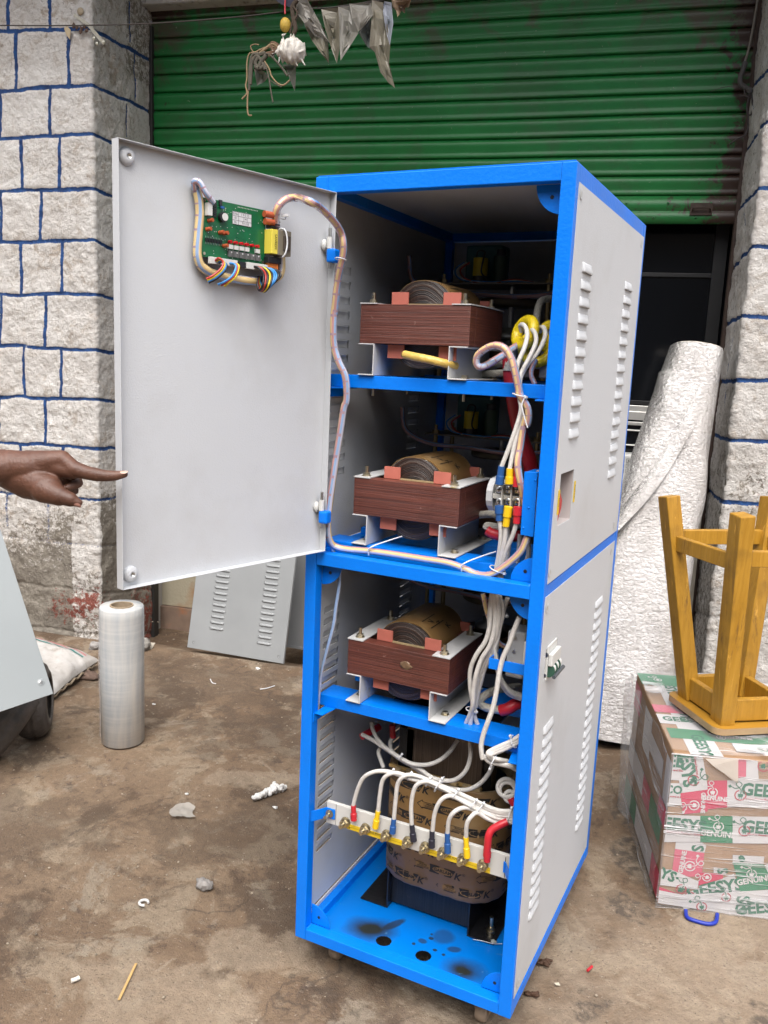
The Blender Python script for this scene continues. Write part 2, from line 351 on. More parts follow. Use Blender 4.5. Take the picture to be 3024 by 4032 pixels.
# ---- painted stone pillars ----
PM = bpy.data.materials.new('painted_stone'); PM.use_nodes = True; N, L, b = nodes(PM)
tc = N.new('ShaderNodeTexCoord'); vc = N.new('ShaderNodeVertexColor'); vc.layer_name = 'paint'; sp = N.new('ShaderNodeSeparateColor'); L.new(vc.outputs[0], sp.inputs[0])
base = mix(rng(nz(3, 6, .6), .35, .65), (.70, .675, .645), (.60, .565, .53))
zone = rng(nz(2.6, 4, .6, .3, off=(3, 8, 1)), .36, .62, .12, 1)
base = mix(mul(mul(rng(nz(17, 9, .75, .8), .51, .60), .8), zone), base, (.37, .30, .235))
base = mix(mul(mul(rng(nz(60, 8, .8, .8, off=(2, 2, 2)), .54, .61), .75), zone), base, (.20, .17, .145))
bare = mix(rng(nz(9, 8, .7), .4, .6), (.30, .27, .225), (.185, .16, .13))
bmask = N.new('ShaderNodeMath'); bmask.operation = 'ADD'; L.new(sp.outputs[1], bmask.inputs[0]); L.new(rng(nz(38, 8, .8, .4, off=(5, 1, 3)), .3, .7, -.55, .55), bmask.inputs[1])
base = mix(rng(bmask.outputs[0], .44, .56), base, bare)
rmask = N.new('ShaderNodeMath'); rmask.operation = 'ADD'; L.new(sp.outputs[2], rmask.inputs[0]); L.new(rng(nz(30, 8, .75, .4, off=(9, 1, 3)), .3, .7, -.5, .5), rmask.inputs[1])
base = mix(rng(rmask.outputs[0], .45, .6), base, (.23, .065, .045))
lmask = N.new('ShaderNodeMath'); lmask.operation = 'ADD'; L.new(sp.outputs[0], lmask.inputs[0]); L.new(rng(nz(120, 4, .7), .3, .7, -.3, .3), lmask.inputs[1])
base = mix(rng(lmask.outputs[0], .35, .6), base, mix(rng(nz(25, 4), .3, .7), (.010, .035, .13), (.018, .085, .27)))
L.new(base, b.inputs['Base Color']); b.inputs['Roughness'].default_value = .85
bp = N.new('ShaderNodeBump'); bp.inputs['Strength'].default_value = 1.0; bp.inputs['Distance'].default_value = .014
hh = N.new('ShaderNodeMath'); hh.operation = 'ADD'; L.new(nz(48, 8, .72, .5), hh.inputs[0]); L.new(mul(nz(140, 5, .7), .5), hh.inputs[1]); L.new(hh.outputs[0], bp.inputs['Height']); L.new(bp.outputs[0], b.inputs['Normal'])

VF = 2.047; UL = -1.88; UR = 1.15; VS = 2.60
def reveal(px, py, U0):
    P_ = atp(px, py, BU * U0, BU); return P_ @ BV, P_[2]
def pillar(name, side, ucorner, uend, lines, verts, revverts, dirt, label):
    st = .005; sg = 1 if side == 'L' else -1
    # s runs along the front towards the corner (s<0) then along the reveal (s>0)
    L0 = abs(uend - ucorner); s = np.concatenate([np.arange(-L0, -.7, .02), np.arange(-min(.7, L0), .60, st)]); z_ = np.arange(-.22, 3.75, st)
    Sg, Z = np.meshgrid(s, z_, indexing='ij'); Sf, Zf = Sg.ravel(), Z.ravel()
    r = .014
    u = np.where(Sf < 0, ucorner + sg * Sf, ucorner); v = np.where(Sf < 0, VF, VF + Sf)
    # round the corner
    k = np.clip((Sf + r) / (2 * r), 0, 1); on = (Sf > -r) & (Sf < r); th = k * math.pi / 2
    u = np.where(on, ucorner - sg * r + sg * r * np.sin(th), u); v = np.where(on, VF + r - r * np.cos(th), v)
    nu = sg * np.sin(th); nv = -np.cos(th)
    q = np.stack([u, v, Zf], 1)
    wob = (fbm(np.stack([Sf * 9, Zf * 9, Zf * 0], 1), 3, 5) - .5) * .022
    dl = np.full(Sf.shape, 9.0); row = np.zeros(Sf.shape, int); zl = []
    for (sa, za), (sc_, zc), (sb, zb) in lines:
        zz = np.interp(Sf, [sa, sc_, sb], [za, zc, zb]); zz = np.where(Sf < sa, za, zz); zl.append(zz); dl = np.minimum(dl, abs(Zf - zz + wob)); row += (Zf < zz)
    dv = np.full(Sf.shape, 9.0)
    for rw, s0, s1 in verts:
        zt = zl[rw - 1] if rw > 0 else np.full(Sf.shape, 3.9); zb_ = zl[rw] if rw < len(zl) else np.full(Sf.shape, -.3)
        t = np.clip((zt - Zf) / (zt - zb_ + 1e-6), 0, 1); d = abs(Sf - (s0 + (s1 - s0) * t) + wob * .8); dv = np.where(row == rw, np.minimum(dv, d), dv)
    for s0, z0, s1, z1 in revverts:
        t = (Zf - z0) / (z1 - z0); d = abs(Sf - (s0 + (s1 - s0) * t) + wob * .6); dv = np.where((t > 0) & (t < 1), np.minimum(dv, d + .004), dv)
    dd = np.minimum(dl, dv); wid = .0085 * (.65 + .9 * fbm(np.stack([Sf * 14, Zf * 14, Zf * 0 + 3], 1), 3, 2))
    fade = np.clip((Zf - .2) / .75, .1, 1) * np.where(Zf < .8, .45 + .8 * (fbm(q * 6, 3, 9)), 1)
    blue = np.clip(1.25 - np.clip((dd - wid * .55) / .005, 0, 3), 0, 1) * np.clip(fade, 0, 1) * np.clip(.45 + 1.25 * fbm(np.stack([Sf * 22, Zf * 22, Zf * 0 + 9], 1), 3, 6), 0, 1)
    bulge = .0055 * (1 - np.exp(-(dd / .010) ** 2)); rough = (fbm(q * 13, 5, 11) - .5) * .026 + (fbm(q * 55, 4, 21) - .5) * .008
    disp = bulge + rough * np.where(Sf > .02, .75, 1)
    # keep the reveal's back edge tucked in
    u = u + nu * disp; v = v + nv * disp
    Pw = BU[None] * u[:, None] + BV[None] * v[:, None] + BZ[None] * Zf[:, None]
    dirtv, redv = dirt(Sf, Zf, q)
    rgb = np.stack([blue, dirtv, redv], 1)
    Fq = grid_faces(len(s), len(z_))
    if side == 'R': Fq = Fq[:, ::-1]
    root = np_mesh(name, Pw, Fq, PM, colors={'paint': rgb}); tag(root, label, 'pillar', 'painted stone pillars of the shop front')
    mb = MB()          # body of masonry behind the face, and the return behind the reveal
    a_, b_ = sorted((ucorner - sg * .03, uend)); 
    mb.box((a_, VF + .035, -.25), (b_, VS + .9, 3.74), M=lambda x, y, zz_: B(x, y, zz_))
    mb.build('masonry_core', mat('pillar_core', (.4, .38, .35), .9), root); return root
def Lpt(px, py, V=VF, corner=UL, sg=1):
    u, z = bl(px, py, V); return (sg * (u - corner), z)
def mk_lines(rows, corner, sg):
    out = []
    for (fx, fy), (cx, cy), (rx, ry) in rows:
        a_ = Lpt(fx, fy, corner=corner, sg=sg); zc = Lpt(cx, cy, corner=corner, sg=sg)[1]; v, z = reveal(rx, ry, corner); t = v - VF
        out.append(((min(a_[0], -.05), a_[1]), (0, zc), (.6, zc + (z - zc) * .6 / max(t, .05))))
    return out
rowsL = [((0, 125), (378, 110), (599, 243)), ((0, 358), (378, 337), (599, 443)), ((0, 545), (378, 526), (445, 567)), ((0, 752), (378, 745), (445, 769)),
         ((0, 950), (378, 948), (448, 984)), ((0, 1160), (378, 1160), (450, 1180)), ((0, 1356), (378, 1379), (455, 1392)), ((0, 1563), (378, 1572), (458, 1583)),
         ((0, 1738), (378, 1768), (460, 1763)), ((0, 1938), (378, 1968), (460, 1955)), ((80, 2118), (378, 2148), (460, 2146)), ((120, 2300), (378, 2333), (460, 2330)), ((150, 2470), (378, 2500), (460, 2500))]
lnL = mk_lines(rowsL, UL, 1)
vpx = {0: (36, 202), 1: (68, 272), 2: (2, 198), 3: (87, 238), 4: (5, 162), 5: (88, 245), 6: (4, 182), 7: (97, 242), 8: (-3, 180), 9: (85, 250), 10: (30, 192), 11: (247,), 12: (172,)}
vl = []
for rw, xs in vpx.items():
    ym = rowsL[rw][0][1] - 90
    for x in xs: s_ = Lpt(x, ym)[0]; vl.append((rw, s_ + .004, s_ - .004))
s_ = Lpt(-150, 900)[0]
for rw in range(12): vl.append((rw, s_ - .1 * (rw % 2), s_ - .1 * (rw % 2)))
rvL = []
for x, y0, y1 in ((506, 5, 165), (528, 205, 395), (495, 405, 540)):
    v0, z0 = reveal(x, y0, UL); v1, z1 = reveal(x - 3, y1, UL); rvL.append((v0 - VF, z0, v0 - VF, z1))
def dirtL(s, z, q):
    d = np.clip((.72 - z) / .45, -.3, 1) * .9
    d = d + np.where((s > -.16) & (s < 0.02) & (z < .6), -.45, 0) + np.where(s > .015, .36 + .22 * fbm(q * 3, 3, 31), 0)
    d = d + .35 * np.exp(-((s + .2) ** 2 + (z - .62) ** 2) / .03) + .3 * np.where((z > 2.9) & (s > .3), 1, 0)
    bk = np.exp(-((s + .21) ** 2 / .004 + (z - 1.335) ** 2 / .008)); d = d + bk * .55
    rd = .62 * np.exp(-((s + .47) ** 2 / .004 + (z - .83) ** 2 / .006)) + .55 * np.exp(-((s + .05) ** 2 / .02 + (z - .18) ** 2 / .02)) + np.where(s > .3, .6 * np.clip((.5 - z) / .5, 0, 1), 0) + .42 * np.exp(-((s + .25) ** 2 / .02 + (z - .12) ** 2 / .012))
    return np.clip(d, 0, 1), np.clip(rd, 0, 1)
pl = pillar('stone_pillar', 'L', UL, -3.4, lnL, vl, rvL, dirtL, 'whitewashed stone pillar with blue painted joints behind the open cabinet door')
rowsR = [((3024, 235), (3015, 265), (2962, 345)), ((3024, 485), (3008, 480), (2948, 580)), ((3024, 748), (2985, 745), (2925, 812)), ((3024, 974), (2958, 976), (2897, 1048)), ((3024, 1252), (2940, 1245), (2868, 1272)),
         ((3024, 1494), (2905, 1500), (2842, 1506)), ((3024, 1738), (2880, 1733), (2822, 1716)), ((3024, 1988), (2855, 1978), (2795, 1932)), ((3024, 2232), (2830, 2225), (2780, 2200)), ((3024, 2432), (2800, 2428), (2760, 2420))]
lnR = mk_lines(rowsR, UR, -1)
vr = [(rw, -.34 - .12 * (rw % 2), -.34 - .12 * (rw % 2)) for rw in range(10)]
rvR = []
for x0, y0, x1, y1 in ((2968, 345, 2975, 560), (2940, 790, 2928, 1010), (2892, 1300, 2850, 1640), (2870, 1640, 2840, 1800), (2985, 60, 2990, 225)):
    v0, z0 = reveal(x0, y0, UR); v1, z1 = reveal(x1, y1, UR); rvR.append((v0 - VF, z0, v1 - VF, z1))
def dirtR(s, z, q):
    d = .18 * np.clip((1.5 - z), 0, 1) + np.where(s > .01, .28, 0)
    bk = np.exp(-((s + .1) ** 2 / .012 + (z - 1.1) ** 2 / .02)) * .3 + np.exp(-((s + .08) ** 2 / .01 + (z - .95) ** 2 / .01)) * .22
    rd = .55 * np.exp(-((s + .12) ** 2 / .01 + (z - .42) ** 2 / .006)) + .25 * np.exp(-((s + .1) ** 2 / .01 + (z - 1.05) ** 2 / .02))
    return np.clip(d + bk, 0, 1), np.clip(rd, 0, 1)
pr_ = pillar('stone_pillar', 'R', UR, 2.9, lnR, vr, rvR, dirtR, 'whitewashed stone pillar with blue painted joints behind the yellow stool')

# ---- lintel above the opening, and an unseen canopy slab added to shade the shutter ----
mb = MB(); WT = lambda x, y, zz: B(x, y, zz)
mb.box((UL - .02, VS - .10, 3.275), (UR + .02, VS + .5, 3.76), M=WT)
PL = mat('whitewashed_concrete', (.5, .485, .45), .9, var=.1, vscale=8, bump=.8, bscale=50, col2=(.2, .18, .15), c2scale=18, c2lo=.56, c2hi=.7)
lt = mb.build('lintel_beam', PL, bevel=.012); tag(lt, 'whitewashed concrete lintel along the top of the green shutter', 'beam')
mb = MB(); mb.box((-3.4, 1.35, 3.765), (2.9, 3.5, 3.9), M=WT); cs = mb.build('added_canopy_slab', PL, bevel=.01); tag(cs, 'unseen concrete canopy slab added above the shop opening to shade the shutter', 'canopy')

# ---- rolling shutter ----
SM = bpy.data.materials.new('green_shutter_paint'); SM.use_nodes = True; N, L, b = nodes(SM)
tc = N.new('ShaderNodeTexCoord'); vc = N.new('ShaderNodeVertexColor'); vc.layer_name = 'wear'; sp = N.new('ShaderNodeSeparateColor'); L.new(vc.outputs[0], sp.inputs[0])
gr = mix(rng(nz(2.5, 6, .6), .35, .65), (.006, .125, .026), (.010, .165, .036))
gr = mix(mul(rng(nz(5, 7, .65, .6, off=(1, 5, 2)), .48, .64), .45), gr, (.035, .085, .035))
ad = N.new('ShaderNodeMath'); ad.operation = 'ADD'; L.new(sp.outputs[0], ad.inputs[0]); L.new(rng(nz(7, 8, .65, .5), .3, .7, -.45, .45), ad.inputs[1])
gr = mix(rng(ad.outputs[0], .4, .8), gr, (.062, .058, .035))
ad = N.new('ShaderNodeMath'); ad.operation = 'ADD'; L.new(sp.outputs[1], ad.inputs[0]); L.new(rng(nz(14, 9, .72, .4, off=(3, 3, 3)), .3, .7, -.5, .5), ad.inputs[1])
gr = mix(rng(ad.outputs[0], .45, .62), gr, (.04, .022, .016))
gr = mix(mul(rng(nz(60, 4, .6, .5, off=(8, 3, 3)), .70, .73), .6), gr, (.3, .33, .25))
L.new(gr, b.inputs['Base Color']); b.inputs['Roughness'].default_value = .42
bp = N.new('ShaderNodeBump'); bp.inputs['Strength'].default_value = .2; bp.inputs['Distance'].default_value = .004; L.new(nz(90, 6), bp.inputs['Height']); L.new(bp.outputs[0], b.inputs['Normal'])
pitch = .0898; zb0 = 2.337
prof = []      # (dz, out) in one slat from its bottom, out = towards the street
for dz, o_ in ((0, -.006), (.0016, .006), (.004, .0105), (.010, .0115), (.018, .0108), (.0215, .0096), (.027, .0098), (.036, .0118), (.048, .0150), (.060, .0175), (.070, .0170), (.079, .0125), (.0855, .004), (.0878, -.006)): prof.append((dz, o_))
ZS = []; OS = []
for k in range(11):
    for dz, o_ in prof: ZS.append(zb0 + k * pitch + dz); OS.append(o_)
ZS = np.array([2.208, 2.209, 2.262, 2.264, 2.268, 2.27, 2.333, 2.334] + ZS); OS = np.array([-.004, .012, .012, .009, .009, .012, .012, -.004] + OS)
us = np.arange(UL - .05, UR + .06, .02)
Ug, Ig = np.meshgrid(us, np.arange(len(ZS)), indexing='ij'); Zs = ZS[Ig.ravel()]; Os = OS[Ig.ravel()]; Us = Ug.ravel()
q = np.stack([Us, Zs * 0, Zs], 1); Os = Os + (fbm(q * 4, 3, 3) - .5) * .006; Zj = Zs + (fbm(np.stack([Us * 1.3, Zs * 3, Zs * 0], 1), 2, 7) - .5) * .006
Pw = BU[None] * Us[:, None] + BV[None] * (VS - Os)[:, None] + BZ[None] * Zj[:, None]
dgr = np.clip((Zs - 2.85) / .4, 0, 1) * .6 + .3 * np.clip((Us - .6) / .5, 0, 1) + .25 * np.clip((-1.6 - Us) / .25, 0, 1)
rst = .5 * np.clip((Us - .95) / .14, 0, 1) + .42 * np.exp(-((Us - .85) / .25) ** 2 - ((Zs - 2.29) / .07) ** 2) + .28 * np.clip((-1.7 - Us) / .1, 0, 1) + np.clip((Zs - 3.2) / .05, 0, 1) * .4 + .12 * np.clip((Us - .7) / .3, 0, 1)
shroot = np_mesh('rolling_shutter', Pw, grid_faces(len(us), len(ZS)), SM, colors={'wear': np.stack([dgr, rst, dgr * 0], 1)})
tag(shroot, 'half raised green metal rolling shutter with rusty dirty slats', 'shutter')
RUST = mat('rusty_steel', (.05, .03, .022), .7, var=.3, vscale=30, bump=.3)
for u in np.arange(-1.7, 1.1, .19):
    for du, z in ((0, 2.235), (.06, 2.30)): MB().ball(B(u + du, VS - .013, z), .006, 8).build('rivet', mat('green_rivet', (.02, .13, .04), .5, var=.2), shroot)
mb = MB(); mb.box((.93, VS - .018, 2.245), (1.03, VS - .013, 2.30), M=WT); mb.tube([B(.94, VS - .02, 2.262), B(.95, VS - .035, 2.275), B(1.01, VS - .035, 2.275), B(1.02, VS - .02, 2.262)], .004)
mb.build('pull_handle', RUST, shroot, bevel=.002)
mb = MB()
mb.box((UL - .06, VS - .035, -.2), (UL + .022, VS + .02, 3.2), M=WT)
mb.build('guide_channel', mat('black_guide', (.018, .017, .016), .6, var=.2), shroot, bevel=.003)
mb = MB(); mb.box((UR - .02, VS - .03, -.2), (UR + .03, VS + .02, 3.3), M=WT); mb.build('guide_channel', RUST, shroot, bevel=.003)

# ---- shop front behind the shutter ----
VG = 2.75
sf = empty('shop_front', B(-.4, VG, -.17)); tag(sf, 'dark shop front with aluminium framed glass and cream lower panels behind the shutter', 'shop front')
mb = MB()
CREAM = mat('cream_plastered_panel', (.40, .355, .26), .7, var=.08, vscale=4, bump=.2, col2=(.36, .2, .10), c2scale=3.0, c2lo=.52, c2hi=.66)
mb.box((UL - .1, VG, -.02), (-.95, VG + .04, 1.12), M=WT); mb.build('lower_panel', CREAM, sf)
ALU = mat('aluminium_section', (.62, .61, .58), .35, .6, var=.06)
mb = MB()
mb.box((UL - .1, VG - .02, -.2), (-.3, VG + .05, -.025), M=WT); mb.build('skirting', mat('skirting', (.22, .15, .11), .8, var=.2, col2=(.3, .12, .05), c2scale=6), sf)
mb = MB()
for z0, z1, o_ in ((1.272, 1.315, .0), (1.315, 1.345, .012), (1.215, 1.222, 0), (1.14, 1.146, .0), (1.245, 1.262, .01)): mb.box((-.9, VG - .03 + o_, z0), (1.3, VG + .02, z1), M=WT)
mb.box((UL, VG - .02, 1.13), (-.9, VG + .02, 1.20), M=WT); mb.box((-.94, VG - .025, -.2), (-.90, VG + .03, 3.2), M=WT)
mb.build('frame', ALU, sf, bevel=.002)
DK = mat('dark_frame', (.008, .008, .009), .5)
mb = MB(); mb.box((.30, VG - .01, 1.98), (1.1, VG + .03, 2.0), M=WT); mb.box((.3, VG - .01, 1.35), (1.1, VG + .03, 1.37), M=WT); mb.box((1.07, VG - .02, -.2), (1.13, VG + .04, 3.2), M=WT); mb.box((-.1, VG - .02, 1.345), (-.05, VG + .04, 3.2), M=WT)
mb.build('door_frame', DK, sf, bevel=.002)
GL = bpy.data.materials.new('dark_window_glass'); GL.use_nodes = True; _, _, b = nodes(GL)
b.inputs['Base Color'].default_value = (.004, .005, .007, 1); b.inputs['Roughness'].default_value = .12; b.inputs['Specular IOR Level'].default_value = .35
mb = MB(); mb.box((-.9, VG, 1.345), (1.3, VG + .008, 3.3), M=WT); mb.box((-.9, VG + .002, .0), (1.3, VG + .008, 1.245), M=WT); mb.box((UL, VG, 1.20), (-.94, VG + .008, 3.3), M=WT)
mb.build('pane', GL, sf)
mb = MB(); mb.box((-.6, VG + .9, -.2), (1.3, VG + 1.0, 3.4), M=WT); mb.box((UL - .2, VG + .02, -.2), (-.94, VG + .5, .0), M=WT); mb.build('back_room', DK, sf)
# white machine with a keypad standing against the shop front
mc = empty('office_machine', B(.75, 2.6, -.17)); tag(mc, 'white machine with small printed keypad boxes behind the bubble wrap roll', 'machine')
mb = MB(); mb.box((.35, 2.6, -.165), (1.0, VG - .035, 1.108), M=WT); mb.build('housing', WPLA, mc, bevel=.012)
mb = MB()
for i in range(4):
    for j in range(3):
        u0, z0 = .715 + .035 * i, 1.065 - .026 * j
        for a_, b_ in (((u0, 2.598, z0), (u0 + .026, 2.5995, z0 + .0015)), ((u0, 2.598, z0 + .018), (u0 + .026, 2.5995, z0 + .0195)), ((u0, 2.598, z0), (u0 + .0015, 2.5995, z0 + .018)), ((u0 + .0245, 2.598, z0), (u0 + .026, 2.5995, z0 + .018)), ((u0 + .008, 2.598, z0 + .006), (u0 + .018, 2.5995, z0 + .012))): mb.box(a_, b_, M=WT)
mb.build('keypad', INK, mc)

# ---- unseen wall added across the street, keeping low light out of the cabinet ----
mb = MB(); mb.box((-14, -7.4, -.1), (15, -7.0, 5.2)); ow = mb.build('added_shade_wall', mat('shade_wall', (.16, .145, .13), .9, var=.2, vscale=1)); tag(ow, kind='structure')

# ================= CABINET =================
T = .029; CW = .56; CDp = .743; Z0 = .09; Z1 = 1.89
cab = empty('stabilizer_cabinet', (.28, .37, 0)); tag(cab, 'tall blue framed grey electrical cabinet standing open with transformers on shelves inside', 'cabinet')
mb = MB()
for x in (0, CW - T):
    for y in (0, CDp - T): mb.box((x, y, Z0), (x + T, y + T, Z1))
for z0, z1 in ((Z0, Z0 + T), (1.047, 1.076), (Z1 - T - .004, Z1)):
    mb.box((T, .0006, z0), (CW - T, T, z1)); mb.box((T, CDp - T, z0), (CW - T, CDp - .0006, z1))
    mb.box((.0006, T, z0), (T, CDp - T, z1)); mb.box((CW - T, T, z0), (CW - .0006, CDp - T, z1))
mb.build('frame', BLUE, cab, bevel=.0016)
for x0_, s_ in ((T + .001, 1), (CW - T - .001, -1)):
    for z_ in (1.0765, Z0 + T + .0005):
        MB().tube([(x0_ + s_ * (.001 + .001 * math.sin(i * 2.3)), .002 + .0018 * i, z_ + .0008 * math.cos(i * 1.9)) for i in range(14)], .0016, 6).build('weld_seam', BLUE, cab)
# top cover and the ceiling seen from inside
mb = MB(); mb.box((.004, .004, Z1 + .0005), (CW - .004, CDp - .004, Z1 + .003)); mb.build('top_cover', BLUE, cab)
mb = MB(); mb.box((T, T, Z1 - .012), (CW - T, CDp - T, Z1 - .010)); mb.build('ceiling_panel', PANEL, cab)
# back panels
for z0, z1 in ((1.08, 1.855), (.12, 1.045)):
    mb = MB(); mb.box((.012, CDp - .012, z0), (CW - .012, CDp - .008, z1)); mb.build('back_panel', PANEL, cab)
# louvred side panels
def louvre_panel(name, plane, nrm, Y, Z, cols, parent, m, extra=(), xf=None, solid=True):
    """sheet on a plane; cols = (y0, y1, z_first_bottom, pitch, n, h); extra = rectangular cut-outs (y0,y1,z0,z1)"""
    mb = MB(); f = xf or (lambda y, z, o: (plane + nrm * o, y, z)); holes = list(extra)
    for (a_, b_, zf, pt, n, h) in cols:
        for k in range(n): holes.append((a_, b_, zf - k * pt, zf - k * pt + h))
    ys = sorted({Y[0], Y[1]} | {h[0] for h in holes} | {h[1] for h in holes}); zs = sorted({Z[0], Z[1]} | {h[2] for h in holes} | {h[3] for h in holes})
    idx = {}; vs = []; fs = []
    for i, y in enumerate(ys):
        for j, z in enumerate(zs): idx[i, j] = len(vs); vs.append(f(y, z, 0))
    for i in range(len(ys) - 1):
        for j in range(len(zs) - 1):
            yc, zc = (ys[i] + ys[i + 1]) / 2, (zs[j] + zs[j + 1]) / 2
            if any(h[0] < yc < h[1] and h[2] < zc < h[3] for h in holes): continue
            q = (idx[i, j], idx[i + 1, j], idx[i + 1, j + 1], idx[i, j + 1]); fs.append(q if nrm > 0 else q[::-1])
    mb.add(vs, fs)
    for (a_, b_, zf, pt, n, h) in cols:
        for k in range(n):
            zt, zb_ = zf - k * pt + h, zf - k * pt; nu, nv = 9, 7; hv = []
            for i in range(nu):
                s = i / (nu - 1); g_ = min(1, math.sin(min(s, 1 - s) * math.pi * 1.0) * 3.2)
                for j in range(nv):
                    t = j / (nv - 1); hv.append(f(a_ + (b_ - a_) * s, zt + (zb_ - .001 - zt) * t, .0052 * min(1, math.sin(t * math.pi / 2) * 1.2) * g_))
            fq = [(i * nv + j, (i + 1) * nv + j, (i + 1) * nv + j + 1, i * nv + j + 1) for i in range(nu - 1) for j in range(nv - 1)]
            mb.add(hv, fq if nrm < 0 else [q[::-1] for q in fq], sm=True)
    o = mb.build(name, m, parent)
    if solid: md = o.modifiers.new('thick', 'SOLIDIFY'); md.thickness = .0012; md.offset = -1
    return o
UP = [(.092, .172, 1.703, .0331, 11, .019), (.525, .612, 1.709, .0331, 15, .019)]
LO = [(.08, .162, .730, .0299, 16, .0165), (.515, .60, .907, .0299, 22, .0165)]
UPL = [(.078, .157, 1.703, .0331, 15, .019), (.51, .585, 1.703, .0331, 15, .019)]
LOL = [(.08, .158, .905, .0299, 22, .019), (.515, .60, .905, .0299, 22, .019)]
pu = louvre_panel('side_panel', CW + .0015, 1, (.020, .720), (1.080, 1.857), UP, cab, PANEL, [(.057, .166, 1.194, 1.302)])
pu['label'] = 'upper louvred side panel with switch cut-out'
plw = louvre_panel('side_panel', CW + .0015, 1, (.012, .705), (1.0535 - .92, 1.0535), LO, cab, PANEL, [(.049, .143, .866, .933)])
plw['label'] = 'lower louvred side panel with circuit breaker cut-out'
louvre_panel('side_panel', .006, -1, (.020, .720), (1.080, 1.857), UPL, cab, PANEL)
louvre_panel('side_panel', .006, -1, (.018, .705), (.133, 1.0535), LOL, cab, PANEL)
mb = MB(); mb.box((.0065, T, .112), (.010, .70, .128)); mb.build('panel_flange', PANEL, cab)
# countersunk screws in the visible panels
for par, pts in ((pu, ((.039, 1.838), (.690, 1.838), (.030, 1.103), (.667, 1.104))), (plw, ((.030, 1.027), (.662, 1.032), (.66, .168), (.036, .157)))):
    for y, z in pts:
        mb = MB(); c = (CW + .0022, y, z)
        mb.lathe([(.0105, .0002), (.009, .0012), (.0055, -.0002), (.001, -.0006)], c, (1, 0, 0), 16, ms=[0, 0, 1])
        mb.build('screw', [PANEL, STEEL], par)
# recess box behind the upper cut-out with the red switch handle, labels
RBX = mat('recess_pinkish_white', (.50, .44, .43), .5)
mb = MB(); y0, y1, z0, z1 = .057, .166, 1.194, 1.302; X1 = CW; X0 = CW - .05
for q in (((X0, y0 - .002, z0 - .002), (X0 + .002, y1 + .002, z1 + .002)), ((X0 + .002, y0 - .002, z0 - .002), (X1, y0, z1 + .002)), ((X0 + .002, y1, z0 - .002), (X1, y1 + .002, z1 + .002)), ((X0 + .002, y0, z0 - .002), (X1, y1, z0)), ((X0 + .002, y0, z1), (X1, y1, z1 + .002))): mb.box(*q)
bx_ = mb.build('recess_box', RBX, pu)
mb = MB(); mb.poly([(CW - .03, .0575, 1.255), (CW - .012, .073, 1.243), (CW - .012, .078, 1.228), (CW - .03, .0575, 1.200)], (0, .003, 0)); mb.poly([(CW + .001, .0578, 1.270), (CW + .001, .086, 1.246), (CW + .001, .084, 1.230), (CW + .001, .0578, 1.200)], (-.012, 0, 0)); mb.build('switch_handle', RED, bx_, bevel=.002)
def side_fn(cy, cz, o=.0036): return lambda a_, b_: (CW + o, cy + b_, cz - a_)
for (cy, cz, ln, s_) in ((.0505, 1.245, .05, 'SCVS'), (.180, 1.252, .046, 'BYEPASS')):
    mb = MB(); mb.box((CW + .0018, cy - .0045, cz - ln / 2), (CW + .0032, cy + .0045, cz + ln / 2)); tp = mb.build('tape_label', LABY, pu)
    mb = MB(); put_text(mb, s_, .0075, side_fn(cy, cz), sx=1.1); mb.build('lettering', INK, tp)
# circuit breaker behind the lower cut-out
mbk = MB(); mbk.box((CW - .05, .060, .860), (CW + .004, .132, .937)); brk = mbk.build('circuit_breaker', WPLA, cab, bevel=.002)
mb = MB(); mb.box((CW + .0042, .0615, .893), (CW + .014, .131, .920)); mb.build('breaker_face', WPLA, brk, bevel=.002)
for k in range(3):
    y = .070 + k * .0235; MB().cyl((CW + .004, y, .882), (CW + .004, y + .016, .882), .0135, n=20).build('toggle_hub', WPLA, brk)
    y = .066 + k * .0235; MB().cyl((CW + .0045, y, .882), (CW + .0045, y + .0035, .882), .0150, n=20).build('toggle_ring', mat('dark_green_plastic', (.03, .09, .06), .4), brk)
mb = MB(); mb.cyl((CW + .020, .060, .872), (CW + .020, .138, .872), .0042, n=8); mb.build('toggle_bar', mat('dark_grey_bar', (.06, .07, .08), .4), brk)
for z, r in ((.918, .005), (.872, .004)): MB().cyl((CW, .0592, z), (CW, .0603, z), r, n=14).build('terminal_screw', STEEL, brk)
# inside half of that breaker, and its blue strap
mb = MB(); mb.box((.468, .078, .845), (CW - .052, .14, .95)); gb = mb.build('breaker_housing', GPLA, cab, bevel=.004)
for z in (.935, .905, .86): MB().cyl((.485, .0765, z), (.485, .0785, z), .004, n=12).build('terminal_screw', STEEL, gb)
mb = MB(); mb.box((.44, .045, .868), (CW - T, .048, .892)); mb.box((.44, .048, .868), (.443, .13, .892)); mb.build('breaker_strap', BLUE, cab, bevel=.001)
# gussets (quarter-disc corner tabs)
def gusset(cx, cz, sx, sz, r=.052, y=.0298):
    pts = [(cx, y, cz)] + [(cx + sx * r * math.sin(a_), y, cz + sz * r * math.cos(a_)) for a_ in np.linspace(0, math.pi / 2, 12)]
    mb = MB(); mb.poly(pts, (0, .003, 0)); o = mb.build('corner_gusset', BLUE, cab, bevel=.0006)
    mb = MB(); mb.cyl((cx + sx * r * .42, y - .0008, cz + sz * r * .42), (cx + sx * r * .42, y - .0002, cz + sz * r * .42), .0038, n=14); mb.build('screw_hole', BLKP, o)
XR = CW - T + .001; XL = T - .001
gusset(XR, Z1 - T - .004, -1, -1, .056); gusset(XR, 1.076, -1, 1); gusset(XR, 1.047, -1, -1); gusset(XL, 1.047, 1, -1); gusset(XL, Z0 + T, 1, 1); gusset(XR, Z0 + T, -1, 1)
